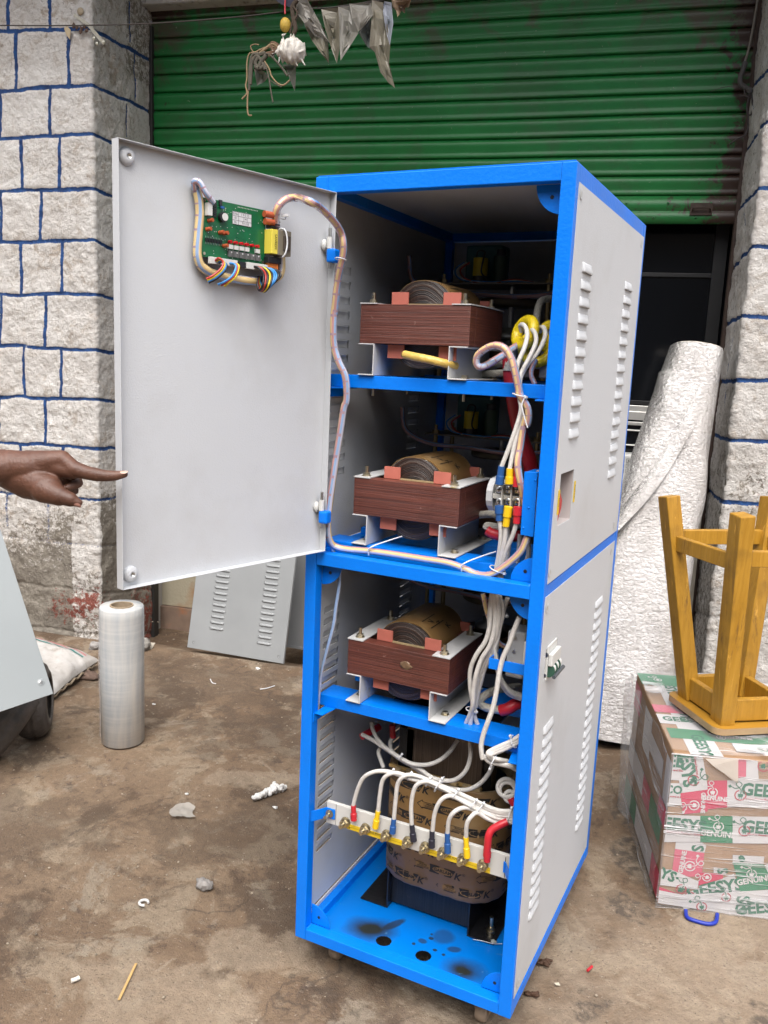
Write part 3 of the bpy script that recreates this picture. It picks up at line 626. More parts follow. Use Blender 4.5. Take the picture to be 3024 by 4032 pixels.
# base plate with two cable holes
BP = bpy.data.materials.new('burnt_blue_enamel'); BP.use_nodes = True; N, L, b = nodes(BP); tc = N.new('ShaderNodeTexCoord')
c = mix(rng(nz(3, 4), .3, .7), (0, .19, .72), (0, .17, .64))
for q, st in (((.155, .108, .07, .048, .35), 1.0), ((.42, .083, .068, .044, .2), 1.0), ((.33, .17, .03, .03, 0), .5), ((.29, .13, .012, .009, 0), .7), ((.37, .14, .02, .012, .4), .7), ((.305, .15, .007, .006, 0), .9), ((.275, .11, .005, .005, 0), .9), ((.33, .115, .006, .005, 0), .9), ((.355, .11, .005, .005, 0), .9), ((.30, .165, .004, .004, 0), .9), ((.20, .15, .012, .035, -.5), .8), ((.245, .06, .01, .05, .4), .0)):
    c = mix(mul(blob(*q, .75 if st > .9 else .3, .25), st), c, (.022, .026, .025))
c = mix(mul(rng(nz(26, 6, .6, .4), .66, .7), .5), c, (.10, .28, .55))
L.new(c, b.inputs['Base Color']); b.inputs['Roughness'].default_value = .32
mb = MB(); zp = .099
def plate(x0, y0, x1, y1): mb.box((x0, y0, zp - .002), (x1, y1, zp))
hx = (.206, .313); hy = .083; a_ = .03; hr = .0195
xs_ = [T, hx[0] - a_, hx[0] + a_, hx[1] - a_, hx[1] + a_, CW - T]
plate(T, T, CW - T, hy - a_); plate(T, hy + a_, CW - T, CDp - T); plate(xs_[0], hy - a_, xs_[1], hy + a_); plate(xs_[2], hy - a_, xs_[3], hy + a_); plate(xs_[4], hy - a_, xs_[5], hy + a_)
for cx in hx:
    n = 32; ring = []; sq = []
    for k in range(n):
        t = 2 * math.pi * k / n; c_, s_ = math.cos(t), math.sin(t); m_ = a_ / max(abs(c_), abs(s_)); ring.append((cx + c_ * hr, hy + s_ * hr)); sq.append((cx + c_ * m_, hy + s_ * m_))
    vs = [(x, y, zp) for x, y in ring] + [(x, y, zp) for x, y in sq] + [(x, y, zp - .002) for x, y in ring]
    mb.add(vs, [(k, n + k, n + (k + 1) % n, (k + 1) % n) for k in range(n)] + [(k, (k + 1) % n, 2 * n + (k + 1) % n, 2 * n + k) for k in range(n)])
bpl = mb.build('base_plate', BP, cab)
mb = MB(); mb.box((T, T + .0005, zp), (CW - T, T + .012, zp + .0155)); mb.build('base_rail_flange', BLUE, cab)
# casters
def caster(x, y, big=False):
    mb = MB(); mb.box((x - .032, y - .026, Z0 - .004), (x + .032, y + .026, Z0 - .0005)); mb.cyl((x, y, Z0 - .018), (x, y, Z0 - .004), .019, n=20)
    for s in (-1, 1): mb.poly([(x + s * .0165, y - .019, Z0 - .016), (x + s * .0165, y + .019, Z0 - .016), (x + s * .0165, y + .022, .026), (x + s * .0165, y + .008, .022)], (s * .002, 0, 0))
    c = mb.build('caster', mat('dull_zinc', (.42, .36, .26), .45, .8, var=.2, vscale=60), cab, bevel=.001)
    mb = MB(); mb.lathe([(.004, -.0135), (.024, -.0135), (.0275, -.009), (.029, 0), (.0275, .009), (.024, .0135), (.004, .0135)], (x, y + .013, .0285), (1, 0, 0), 24)
    mb.build('wheel', mat('dusty_wheel', (.25, .19, .14), .75, var=.25, vscale=40, bump=.3), c)
for x, y in ((.075, .075), (CW - .085, .06), (.075, CDp - .08), (CW - .085, CDp - .08)): caster(x, y)

# ---- door, swung open past square ----
DD = np.array([-.2578, -.9662, 0]); DN = np.array([.9662, -.2578, 0]); DH = np.array([.054, -.004, 0]); DL = .5152; DZ0, DZ1 = 1.083, 1.856; DPT = .018
def dp(s, z, n=0): return tuple(DH + DD * s + DN * (n - DPT) + BZ * z)      # n measured from the sheet towards the viewer
DM = lambda s, n, z: dp(s, z, n)
mb = MB(); mb.box((0, -.0012, DZ0), (DL, 0, DZ1), M=DM)
mb.box((0, 0, DZ0), (.0012, DPT, DZ1), M=DM); mb.box((DL - .0012, 0, DZ0), (DL, DPT, DZ1), M=DM); mb.box((.0012, 0, DZ1 - .0012), (DL - .0012, DPT, DZ1), M=DM); mb.box((.0012, 0, DZ0), (DL - .0012, DPT, DZ0 + .0012), M=DM)
door = mb.build('door', PANEL, cab, bevel=.0004); door['label'] = 'open grey door seen from its inner side'
for s, z in ((.489, 1.838), (.489, 1.101)):
    z = 1.833 if z > 1.5 else 1.106
    mb = MB(); mb.lathe([(.0155, 0), (.0152, .003), (.0135, .006), (.0105, .0082), (.007, .0093), (.0040, .0095), (.0036, .007), (.0, .0065)], dp(s, z, 0), DN, 28, ms=[0, 0, 0, 0, 0, 1, 1]); mb.build('lock_boss', [PANEL, STEEL], door)
for z in (1.726, 1.163):
    hc = np.array([.054, -.012, 0])
    mb = MB(); mb.box((.044, -.024, z - .014), (.066, -.0005, z + .014)); hb = mb.build('hinge_block', BLUE, cab, bevel=.004)
    mb = MB(); mb.cyl((.0475, -.016, z + .0145), (.0475, -.016, z + .038), .0062, n=14); mb.build('hinge_barrel', WPLA, hb)
    MB().cyl((.0475, -.016, z - .026), (.0475, -.016, z + .056), .0036, n=10).build('hinge_pin', STEEL, hb)
    mb = MB(); mb.ball(dp(.018, z + .022, .004), .009, 12, sc=(.7, .9, 1.3), noise=.3, seed=3); mb.build('weld_blob', WPLA, door)

# ---- control board on the door ----
PN = .016
PT = np.array([dp(.3415, 1.790, 0), dp(.1955, 1.789, 0)])
mb = MB(); S0, S1, B0, B1 = .346, .193, 1.686, 1.790
mb.box((S1, PN, B0), (S0, PN + .0016, B1), M=DM); pcb = mb.build('control_board', PCBG, cab, bevel=.0002); pcb['label'] = 'green control circuit board on the open door'
def bx(mb_, s, z, n, w, h, d, m=0): mb_.box((s - w / 2, PN + .0016 + n, z - h / 2), (s + w / 2, PN + .0016 + n + d, z + h / 2), m, M=DM)
for s, z in ((.340, 1.692), (.199, 1.692), (.340, 1.785)): MB().cyl(dp(s, z, .001), dp(s, z, PN + .003), .0028, n=10).build('standoff', ZINC, pcb)
mb = MB(); bx(mb, .2525, 1.765, .0002, .046, .0235, .0004); lab = mb.build('serial_label', LAB, pcb)
lf = lambda x, y: dp(.2525 - x, 1.765 + y, PN + .0024)
mb = MB()
for y in (-.0115, -.004, .0038, .0112): mb.box((-.023, y - .0003, 0), (.023, y + .0003, .0001), M=lambda x, y_, z_: lf(x, y_))
for x in (-.0228, -.0085, .0228): mb.box((x - .0003, -.0115, 0), (x + .0003, .0112, .0001), M=lambda x_, y_, z_: lf(x_, y_))
for x in (.004, .013): mb.box((x - .0003, -.004, 0), (x + .0003, .0038, .0001), M=lambda x_, y_, z_: lf(x_, y_))
for s_, cx, cy, sz in (('Sl.No.', -.0155, .0075, .0055), ('ID', -.0155, 0, .0055), ('Dt.', -.0155, -.0078, .0055), ('1 9 0 12', .007, .0075, .0062), ('M', .0085, 0, .006), ('7/1/18', .008, -.0078, .0065)): put_text(mb, s_, sz, lf, cx, cy)
mb.build('lettering', INK, lab)
mb = MB(); mb.cyl(dp(.301, 1.761, PN + .0016), dp(.301, 1.761, PN + .010), .0088, n=22); mb.cyl(dp(.299, 1.7615, PN + .0102), dp(.299, 1.7615, PN + .0108), .0068, n=20, m=1); mb.build('buzzer', [BLKP, WPLA], pcb)
for (s, z, r, l_, dz) in ((.196, 1.782, .0062, .020, 1), (.194, 1.7685, .0062, .020, 1)):
    mb = MB(); mb.cyl(dp(s + .007, z, PN + .008), dp(s - .014, z, PN + .010), r, n=16); mb.cyl(dp(s - .0141, z, PN + .010), dp(s - .0146, z, PN + .010), r * .85, n=16, m=1); mb.build('capacitor', [BRN, STEEL], pcb)
for s, z in ((.331, 1.751), (.335, 1.735), (.306, 1.733), (.296, 1.733), (.296, 1.7105)):
    mb = MB(); mb.cyl(dp(s, z, PN + .0016), dp(s - .003, z + .001, PN + .012), .0036, n=12); mb.build('capacitor', BRN, pcb)
for k in range(11):
    mb = MB(); s = .3375 - k * .0036; bx(mb, s, 1.7165, .001, .0018, .007, .0018); bx(mb, s, 1.7165, .0005, .0005, .014, .0005, 1); mb.build('resistor', [BLKP, STEEL], pcb)
for k in range(6):
    s = .2835 - k * .0133
    mb = MB(); mb.cyl(dp(s, 1.7195, PN + .0016), dp(s - .001, 1.7195, PN + .009), .0030, n=12); mb.build('indicator_diode', LEDR, pcb)
    if k != 4: mb = MB(); bx(mb, s - .001, 1.7105, .0, .0095, .0075, .006); mb.build('relay', WPLA, pcb)
    mb = MB(); bx(mb, s - .002, 1.6985, .0, .0095, .011, .004); bx(mb, s - .006, 1.6985, .0042, .001, .013, .003); mb.cyl(dp(s - .004, 1.701, PN + .0058), dp(s - .004, 1.701, PN + .0062), .0016, n=10, m=1); mb.build('power_transistor', [mat('dark_transistor', (.13, .13, .13), .4), LAB], pcb)
mb = MB(); bx(mb, .334, 1.770, 0, .010, .022, .010); mb.build('connector', WPLA, pcb)
for k in range(7): mb = MB(); bx(mb, .3175, 1.786 - k * .0042, 0, .008, .0025, .003); mb.build('chip_resistor', BLKP, pcb)
mb = MB(); bx(mb, .305, 1.786, 0, .006, .010, .004); bx(mb, .303, 1.778, .004, .007, .004, .003, 1); mb.build('transistor', [BLKP, BLU2], pcb)
mb = MB(); bx(mb, .178, 1.7655, -.004, .022, .016, .012); 
for k in range(3): bx(mb, .178, 1.760 + k * .0055, .008, .022, .0018, .005)
mb.build('heat_sink', BLKP, pcb)
mb = MB(); bx(mb, .178, 1.731, 0, .036, .046, .022); tf = mb.build('board_transformer', YTAPE if False else mat('yellow_tape_bright', (.72, .6, .08), .35), pcb, bevel=.001)
mb = MB(); bx(mb, .164, 1.731, -.002, .034, .048, .026); mb.build('laminated_core', mat('core_brown_grey', (.22, .19, .14), .4, .3, var=.15), tf, bevel=.001)
mb = MB(); bx(mb, .160, 1.731, .024, .017, .028, .004); mb.build('coil_winding', mat('dark_winding', (.06, .045, .035), .5, var=.3, vscale=200), tf, bevel=.001)
mb = MB(); put_text(mb, 'SAVREM', .008, lambda x, y: dp(.186 - .0 - y, 1.731 - x, PN + .0242), ang=0); mb.build('lettering', INK, tf)
mb = MB(); mb.tube([dp(.168, 1.756, PN), dp(.168, 1.7565, PN + .028), dp(.164, 1.731, PN + .033), dp(.168, 1.706, PN + .028), dp(.168, 1.7055, PN)], .0017, 6); mb.build('cable_tie', TIE, tf)
mb = MB(); bx(mb, .180, 1.697, 0, .034, .012, .014); mb.build('connector', BLKP, pcb, bevel=.001); mb = MB(); bx(mb, .180, 1.685, -.004, .026, .013, .014); mb.build('orange_relay', ORG, pcb, bevel=.001)
for s0, s1 in ((.332, .268), (.246, .190)):
    mb = MB(); mb.box((s1, PN + .003, 1.675), (s0, PN + .010, 1.687), M=DM); mb.build('terminal_connector', WPLA, pcb, bevel=.0006)
mb = MB(); mb.box((.247, PN + .003, 1.676), (.266, PN + .009, 1.686), M=DM); mb.build('black_connector', BLKP, pcb)
rs = random.Random(3); mb = MB()
for k in range(70): bx(mb, rs.uniform(.2, .335), rs.uniform(1.69, 1.782), .0001, .0014, .0014, .0002)
for k in range(14): bx(mb, .262 - k * .0036, 1.7855, .0001, .0016, .0016, .0003)
mb.build('solder_dot', mat('solder', (.6, .62, .58), .3, .4), pcb)
# small coloured wires looping from the connectors
WB = mat('blue_wire', (.04, .25, .62), .35); WR = mat('red_wire', (.42, .04, .03), .35); WY = mat('yellow_wire', (.75, .55, .02), .35); WK = mat('black_wire', (.012, .012, .015), .35)
def wire(name, pts, r, m, par, n=7, **k):
    mb = MB(); mb.tube(pts, r, n, **k); return mb.build(name, m, par)
def doorpx(px, py, n): return tuple(atp(px, py, DH + DN * (n - DPT), DN))
for k, (m_, ) in enumerate(((WR,), (WY,), (WB,), (WK,))):
    o = k * 11
    wire('loop_wire', [doorpx(*rA(345 + o * 1.2, 895 + o * .5), .024), doorpx(*rA(385 + o * 1.1, 870 + o), .034), doorpx(*rA(425 + o, 910 + o * .9), .040), doorpx(*rA(400 + o, 970 + o * .8), .042), doorpx(*rA(330 + o * .8, 1030 + o), .038), doorpx(*rA(268 + o * .6, 1062 + o * 1.1), .03)], .0022, m_, pcb)
for k, m_ in enumerate((WB, WR, WY)):
    o = k * 15
    wire('loop_wire', [doorpx(*rA(480 + o * 1.6, 915 + o * .3), .024), doorpx(*rA(530 + o, 925 + o * .2), .036), doorpx(*rA(542 + o * .9, 960), .040), doorpx(*rA(510 + o * .9, 1030 + o * .4), .042), doorpx(*rA(440 + o, 1085 + o * .4), .038), doorpx(*rA(372 + o * 2.2, 1115 + o * .5), .03)], .0022, m_, pcb)
for k, m_ in enumerate((WK, WR, WK, WY, WK, WB, WB, WK, WK)):
    o = k * 20
    wire('loop_wire', [doorpx(*rA(700 + o * .8, 945 + o * .15), .022), doorpx(*rA(755 + o, 960 + o * .1), .036), doorpx(*rA(800 + o, 1030), .044), doorpx(*rA(790 + o * .8, 1130 + (4 - abs(k - 4)) * 6 - k * 6), .046), doorpx(*rA(760 + o * .5, 1170 + (4 - abs(k - 4)) * 7 - k * 4), .034), doorpx(*rA(742 + o * .25, 1100), .022), doorpx(*rA(750 + o * .2, 1040), .018)], .0023, m_, pcb)

# ================= SHELVES =================
SH = (1.478, 1.095, .712)
for zs_ in SH:
    for k, (ya, yb) in enumerate(((.06, .13), (.245, .315), (.60, .67))):
        mb = MB(); mb.poly([(.0125, ya, zs_ - .028), (.0125, ya, zs_), (.0125, yb, zs_), (.0125, yb, zs_ - .028), (.0125, yb - .002, zs_ - .028), (.0125, yb - .002, zs_ - .002), (.0125, ya + .002, zs_ - .002), (.0125, ya + .002, zs_ - .028)], (CW - .025, 0, 0))
        mb.build('shelf_rail', BLUE, cab, bevel=.001)
    for s, x in ((1, T), (-1, CW - T)):
        mb = MB(); mb.poly([(x, .012, zs_ - .031), (x + s * .022, .012, zs_ - .031), (x + s * .035, .10, zs_ - .031), (x, .10, zs_ - .031)], (0, 0, .0025)); mb.poly([(x, .006, zs_ - .05), (x, .006, zs_ - .028), (x, .10, zs_ - .028), (x, .10, zs_ - .05)], (s * .002, 0, 0)); mb.build('shelf_bracket', BLUE, cab, bevel=.0006)

# ================= SHELF TRANSFORMERS =================
def lam_mat(name, c1, c2, c3, axis='Z', sc=(2.2, 2.2, 520)):
    m = bpy.data.materials.new(name); m.use_nodes = True
    global N, L, tc
    N, L, b = nodes(m); tc = N.new('ShaderNodeTexCoord'); mp = N.new('ShaderNodeMapping'); mp.inputs['Scale'].default_value = sc; L.new(tc.outputs['Object'], mp.inputs[0])
    a_ = nz(1, 4, .7, 0, vec=mp.outputs[0])
    c = mix(rng(a_, .40, .62), c1, c2); c = mix(mul(rng(nz(1, 5, .8, 0, vec=mp.outputs[0], off=(40, 3, 50)), .56, .68), .8), c, c3)
    c = mix(mul(mul(rng(nz(1, 5, .8, 0, vec=mp.outputs[0], off=(11, 33, 5)), .60, .66), rng(nz(7, 4), .42, .6)), .6), c, tuple(min(1, x * 2.2 + .06) for x in c2))
    c = mix(mul(rng(nz(10, 5), .55, .75), .35), c, (.02, .01, .008))
    c = mix(mul(rng(nz(60, 4, .6, 0, off=(2, 6, 1)), .70, .76), .5), c, (.3, .2, .17))
    L.new(c, b.inputs['Base Color']); b.inputs['Roughness'].default_value = .42
    bp = N.new('ShaderNodeBump'); bp.inputs['Strength'].default_value = .6; bp.inputs['Distance'].default_value = .003; L.new(a_, bp.inputs['Height']); L.new(bp.outputs[0], b.inputs['Normal']); return m
LAMR = lam_mat('varnished_laminations', (.070, .020, .014), (.15, .045, .030), (.022, .012, .012))
LAMB = lam_mat('brown_laminations', (.075, .05, .035), (.16, .115, .085), (.02, .015, .012), sc=(330, 330, 2.0))
LAMK = lam_mat('black_painted_laminations', (.008, .008, .008), (.020, .020, .020), (.006, .006, .006), sc=(330, 330, 2.0))
PAPER = mat('kraft_insulation_paper', (.215, .122, .044), .42, var=.14, vscale=9, bump=.12, bscale=30, col2=(.25, .165, .08), c2scale=5, c2lo=.5, c2hi=.6)
def winding_mat(name, cx, cz, rx, rz, n=26):
    m = bpy.data.materials.new(name); m.use_nodes = True
    global N, L, tc
    N, L, b = nodes(m); tc = N.new('ShaderNodeTexCoord'); mp = N.new('ShaderNodeMapping'); mp.vector_type = 'TEXTURE'; mp.inputs['Location'].default_value = (cx, 0, cz); mp.inputs['Scale'].default_value = (rx, 1, rz)
    L.new(tc.outputs['Object'], mp.inputs[0]); fl = N.new('ShaderNodeVectorMath'); fl.operation = 'MULTIPLY'; fl.inputs[1].default_value = (1, 0, 1); L.new(mp.outputs[0], fl.inputs[0])
    ln = N.new('ShaderNodeVectorMath'); ln.operation = 'LENGTH'; L.new(fl.outputs[0], ln.inputs[0])
    ad = N.new('ShaderNodeMath'); ad.operation = 'ADD'; L.new(ln.outputs['Value'], ad.inputs[0]); L.new(rng(nz(9, 4), .3, .7, -.035, .035), ad.inputs[1])
    cb = N.new('ShaderNodeCombineXYZ'); L.new(mul(ad.outputs[0], n * 1.6), cb.inputs[0]); L.new(mul(rng(nz(4, 2), 0, 1), 1.0), cb.inputs[1])
    s_ = nz(1, 3, .7, 0, vec=cb.outputs[0]); s2 = nz(2.2, 2, .6, 0, vec=cb.outputs[0], off=(9, 0, 3))
    c = mix(rng(s_, .47, .55), (.010, .008, .008), (.045, .022, .016)); c = mix(rng(s2, .645, .68), c, (.42, .38, .33)); c = mix(mul(rng(s_, .64, .68), .7), c, (.13, .075, .035))
    L.new(c, b.inputs['Base Color']); b.inputs['Roughness'].default_value = .3
    bp = N.new('ShaderNodeBump'); bp.inputs['Strength'].default_value = .8; bp.inputs['Distance'].default_value = .004; L.new(s_, bp.inputs['Height']); L.new(bp.outputs[0], b.inputs['Normal']); return m
def oval(cx, cz, rx, rz, n=48, e=.82):
    return [(cx + rx * (abs(math.cos(t)) ** e) * math.copysign(1, math.cos(t)), cz + rz * (abs(math.sin(t)) ** e) * math.copysign(1, math.sin(t))) for t in np.linspace(0, 2 * math.pi, n, endpoint=False)]
def transformer(zs_, k):
    x0, x1, ya, yb = .090, .347, .055, .262; zc0, zc1 = zs_ + .0705, zs_ + .1545
    root = empty('transformer', (0, 0, 0), cab)
    root['label'] = ('transformer on the top shelf with yellow taped lead', 'transformer on the middle shelf', 'transformer on the lowest shelf with a chipped varnish scar')[k]
    mb = MB(); w = .062
    # the core is a window frame of laminations; middle is filled by the coil
    mb.box((x0, ya, zc0), (x1, ya + .034, zc1)); mb.box((x0, yb - .034, zc0), (x1, yb, zc1)); mb.box((x0, ya + .034, zc0 + .0004), (x0 + .036, yb - .034, zc1 - .0004)); mb.box((x1 - .036, ya + .034, zc0 + .0004), (x1, yb - .034, zc1 - .0004))
    mb.build('laminated_core', LAMR, root, bevel=.0012)
    # coil: an oval barrel through the core
    cx, cz = .2225, (zc0 + zc1) / 2 + .002; ov = oval(cx, cz, .076, .094); n = len(ov); ycf, ycb = ya + .022 if False else ya + .036, yb + .02
    WM = winding_mat('layered_winding', cx, cz, .076, .094)
    ov2 = oval(cx, cz, .0745, .0925)
    mb = MB(); mb.poly([(x, ycf, z) for x, z in ov2][::-1], (0, ycb - ycf, 0), sm=False); mb.build('winding', WM, root)
    mb = MB(); vs = [(x, y, z) for y in (ycf + .004, ycb - .004) for x, z in oval(cx, cz, .0765, .0945)] + [(x, y, z) for y in (ycf + .004, ycb - .004) for x, z in ov2]
    mb.add(vs, [(i, (i + 1) % n, n + (i + 1) % n, n + i) for i in range(n)], sm=True); mb.add(vs, [(i, (i + 1) % n, 2 * n + (i + 1) % n, 2 * n + i) for i in range(n)]); mb.build('paper_wrap', PAPER, root)
    # printed marks on the paper
    mb = MB()
    for (t0, yy, s_) in ((1.15, .15, 'V'), (.75, .2, 'K'), (1.0, .17, '>')):
        fn = lambda a_, b_: (cx + .0770 * math.copysign(abs(math.cos(t0 + b_ * 9)) ** .82, math.cos(t0 + b_ * 9)), yy + a_, cz + .0950 * abs(math.sin(t0 + b_ * 9)) ** .82)
        put_text(mb, s_, .03, fn, ang=.4, bold=.02)
    for t0 in (.95, 1.3):
        for q in (0, 1): mb.add([(cx + .0772 * abs(math.cos(t0 + a_)) ** .82, .12 + q * .03 + b_, cz + .0952 * abs(math.sin(t0 + a_)) ** .82) for a_, b_ in ((0, 0), (0, .045), (.03, .045), (.03, 0))], [(0, 1, 2, 3)])
    mb.build('paper_print', INK, root)
    # pink spacer boards
    for x in (.150, .272):
        for z0, z1 in ((zc1 + .001, zc1 + .028), (zc0 - .030, zc0 - .001)): mb = MB(); mb.box((x, ya + .030 if z0 > zc1 else ya + .02, z0), (x + .040, ya + .034 if z0 > zc1 else ya + .024, z1)); mb.build('spacer_board', PINK, root, bevel=.0004)
    mb = MB(); mb.box((.290, yb - .002, zc1 + .001), (.315, yb + .002, zc1 + .024)); mb.build('spacer_board', PINK, root, bevel=.0004)
    mb = MB(); mb.box((.187, ya + .031, zc1 + .0005), (.275, ya + .037, zc1 + .004)); mb.build('spacer_strip', mat('fibre_strip', (.35, .26, .14), .6, var=.15), root)
    # top straps
    for a_, b_ in ((x0 - .001, x0 + .040), (x1 - .042, x1 + .001)):
        n_ = 12; top = [(a_, ya - .002 + (yb - ya + .004) * i / n_, zc1 + .0006 + .0012 * math.sin(math.pi * i / n_)) for i in range(n_ + 1)]
        mb = MB(); vs = [p for p in top] + [(b_, p[1], p[2]) for p in top] + [(p[0], p[1], p[2] + .0022) for p in top] + [(b_, p[1], p[2] + .0022) for p in top]; m1 = n_ + 1
        fs = [(i, i + 1, m1 + i + 1, m1 + i) for i in range(n_)] + [(2 * m1 + i, 3 * m1 + i, 3 * m1 + i + 1, 2 * m1 + i + 1) for i in range(n_)] + [(i, 2 * m1 + i, 2 * m1 + i + 1, i + 1) for i in range(n_)] + [(m1 + i, m1 + i + 1, 3 * m1 + i + 1, 3 * m1 + i) for i in range(n_)] + [(0, m1, 3 * m1, 2 * m1), (n_, 2 * m1 + n_, 3 * m1 + n_, m1 + n_)]
        mb.add(vs, fs, sm=False); mb.build('top_strap', WMET, root)
        for y in (ya + .020, yb - .022): mb = MB(); hexnut(mb, ((a_ + b_) / 2 + (.001 if a_ < .2 else -.001), y, zc1 + .003), (0, 0, 1), .0082, .0065, .016); mb.build('bolt', ZINC, root)
    # C-channels under the core
    for wx, s in ((.1275, -1), (.3035, 1)):
        th = .0024; za, zb_ = zs_ + .0012, zc0 - .0003; f_ = .0385 if s < 0 else .042
        pr = [(wx, za), (wx + s * f_, za), (wx + s * f_, za + th), (wx + s * th, za + th), (wx + s * th, zb_ - th), (wx + s * f_, zb_ - th), (wx + s * f_, zb_), (wx, zb_)]
        mb = MB(); pp = [(x, ya - .002, z) for x, z in pr]; mb.poly(pp if s < 0 else pp[::-1], (0, yb - ya + .045, 0)); mb.build('channel', WMET, root, bevel=.0006)
        for y in (ya + .045, yb + .022):
            mb = MB(); cx_ = wx + s * .022; hexnut(mb, (cx_, y, za + th), (0, 0, 1), .0072, .006, 0); mb.build('bolt', ZINC, root)
            MB().cyl((cx_, y, zs_ - .045), (cx_, y, zs_ - .0285), .0036, n=8).build('bolt', ZINC, root)
    return root
TR = [transformer(z, k) for k, z in enumerate(SH)]
# nuts standing under the top-shelf channels, yellow taped lead, varnish scar
wire('taped_lead', [at(*r2(570, 740), 'y', .05), at(*r2(640, 755), 'y', .04), at(*r2(740, 775), 'y', .04), at(*r2(838, 800), 'y', .055), at(*r2(900, 815), 'y', .10)], .0088, mat('yellow_tape_old', (.62, .42, .10), .4, var=.15, vscale=60, bump=.3, bscale=80), TR[0], n=12)
MB().cyl(at(*r2(560, 738), 'y', .05), at(*r2(592, 742), 'y', .046), .0072, n=12).build('lead_end', COP, TR[0])
mb = MB(); c_ = at(*r4(695, 735), 'y', .054); mb.ball((c_[0], .0545, c_[2]), .011, 14, sc=(1.3, .14, .8), noise=.5, seed=5); mb.build('varnish_scar', mat('varnish_scar', (.16, .10, .06), .3, var=.4, vscale=80), TR[2])

# ================= SERVO DRIVES BEHIND THE TRANSFORMERS =================
DPL = mat('dark_drive_plate', (.10, .085, .07), .4, .5, var=.2); TEAL = mat('teal_motor', (.03, .12, .135), .45, var=.1)
for k, zs_ in enumerate(SH):
    sv = empty('servo_drive', (0, 0, 0), cab)
    zp_ = zs_ + .232
    mb = MB(); mb.box((.10, .42, zp_), (.43, .57, zp_ + .004)); mb.build('mounting_plate', DPL, sv)
    for x in (.125, .40):
        for y in (.435, .555):
            mb = MB(); mb.cyl((x, y, zs_ + .002), (x, y, zp_), .006, n=12, m=0); hexnut(mb, (x, y, zp_ + .004), (0, 0, 1), .009, .008, .014); mb.build('pillar_rod', mat('brass_rod', (.35, .27, .14), .35, .9, var=.1), sv)
    mb = MB(); mb.lathe([(.0, 0), (.075, 0), (.078, .004), (.078, .014), (.075, .018), (0, .018)], (.29, .49, zp_ - .05), (0, 0, 1), 48); gw = mb.build('gear_wheel', mat('brown_gear', (.12, .09, .05), .5, var=.2), sv)
    for j in range(0, 60, 1):
        pass
    mb = MB(); mb.cyl((.29, .49, zs_ + .03), (.29, .49, zp_ + .002), .007, n=12); mb.build('shaft', STEEL, sv)
    mb = MB(); mb.lathe([(.0, 0), (.04, 0), (.04, .012), (.02, .02), (.02, .03), (0, .03)], (.29, .49, zs_ + .10), (0, 0, 1), 28); mb.build('brush_carrier', mat('dull_aluminium', (.3, .3, .29), .45, .8, var=.1), sv)
    mb = MB(); mb.lathe([(.045, 0), (.11, .0), (.118, .01), (.118, .06), (.105, .075), (.05, .075)], (.29, .49, zs_ + .01), (0, 0, 1), 48); mb.build('toroid_winding', mat('dark_copper_winding', (.10, .05, .02), .35, .3, var=.4, vscale=120), sv)
    mb = MB(); mb.box((.155, .50, zp_ + .005), (.255, .56, zp_ + .105)); mb.build('motor', TEAL, sv, bevel=.006)
    mb = MB(); mb.cyl((.215, .452, zp_ + .022), (.215, .452, zp_ + .066), .0185, n=24); cpa = mb.build('yellow_capacitor', mat('yellow_capacitor', (.70, .52, .02), .4), sv)
    MB().cyl((.215, .452, zp_ + .005), (.215, .452, zp_ + .0218), .018, n=20).build('capacitor_base', BLKP, cpa)
    wire('lead', [(.205, .445, zp_ + .066), (.21, .443, zp_ + .082), (.228, .44, zp_ + .08), (.229, .431, zp_ + .06), (.226, .431, zp_ + .03), (.24, .44, zp_ + .012)], .0022, WK, cpa)
    mb = MB(); mb.cyl((.262, .47, zp_ + .005), (.262, .47, zp_ + .072), .017, n=20); mb.cyl((.262, .47, zp_ + .0722), (.262, .47, zp_ + .088), .012, n=18, m=1); mb.build('green_capacitor', [mat('dark_green_can', (.03, .055, .035), .5), BLKP], sv)
    for m_, dx in ((WR, 0), (CABLE, .008), (WB, .014)):
        wire('control_wire', [(.19 - dx, .44, zp_ + .055), (.17 - dx, .43, zp_ + .035), (.19 - dx, .428, zp_ + .012), (.25, .428, zp_ + .002 + dx * .3), (.31, .43, zp_ + .012 - dx * .3), (.36, .44, zp_ + .006)], .0022, m_, sv)
    wire('harness', [(.04, .40, zs_ + .30), (.05, .41, zs_ + .24), (.12, .415, zp_ - .022), (.22, .412, zp_ - .024), (.33, .412, zp_ - .03), (.42, .42, zp_ - .02), (.47, .44, zp_ + .0)], .0062, [HP, HB, HD], sv, n=9, ms=[0, 0, 0, 1, 0], slit=2)
# taped flat copper leads behind the middle and lower shelves, near the right post
TAPE = mat('cotton_tape', (.42, .40, .35), .8, var=.15, vscale=60, bump=.6, bscale=200)
def flat_lead(name, pts, w=.012, m=TAPE):
    mb = MB(); mb.tube(pts, w, 8); o = mb.build(name, m, cab); return o
flat_lead('taped_lead', [at(*r3(900, 905), 'y', .30), at(*r3(1020, 880), 'y', .22), at(*r3(1150, 870), 'y', .16), at(*r3(1250, 900), 'y', .14), at(*r3(1340, 925), 'y', .14)], .009)
flat_lead('taped_lead', [at(*r3(1330, 935), 'y', .13), at(*r3(1230, 960), 'y', .13), at(*r3(1115, 945), 'y', .13), at(*r3(1100, 965), 'y', .13)], .008)
wire('red_lead', [at(*r3(1110, 975), 'y', .125), at(*r3(1150, 1000), 'y', .125), at(*r3(1230, 1015), 'y', .125), at(*r3(1310, 1010), 'y', .13), at(*r3(1350, 1000), 'y', .14)], .0115, RED, cab, n=12)
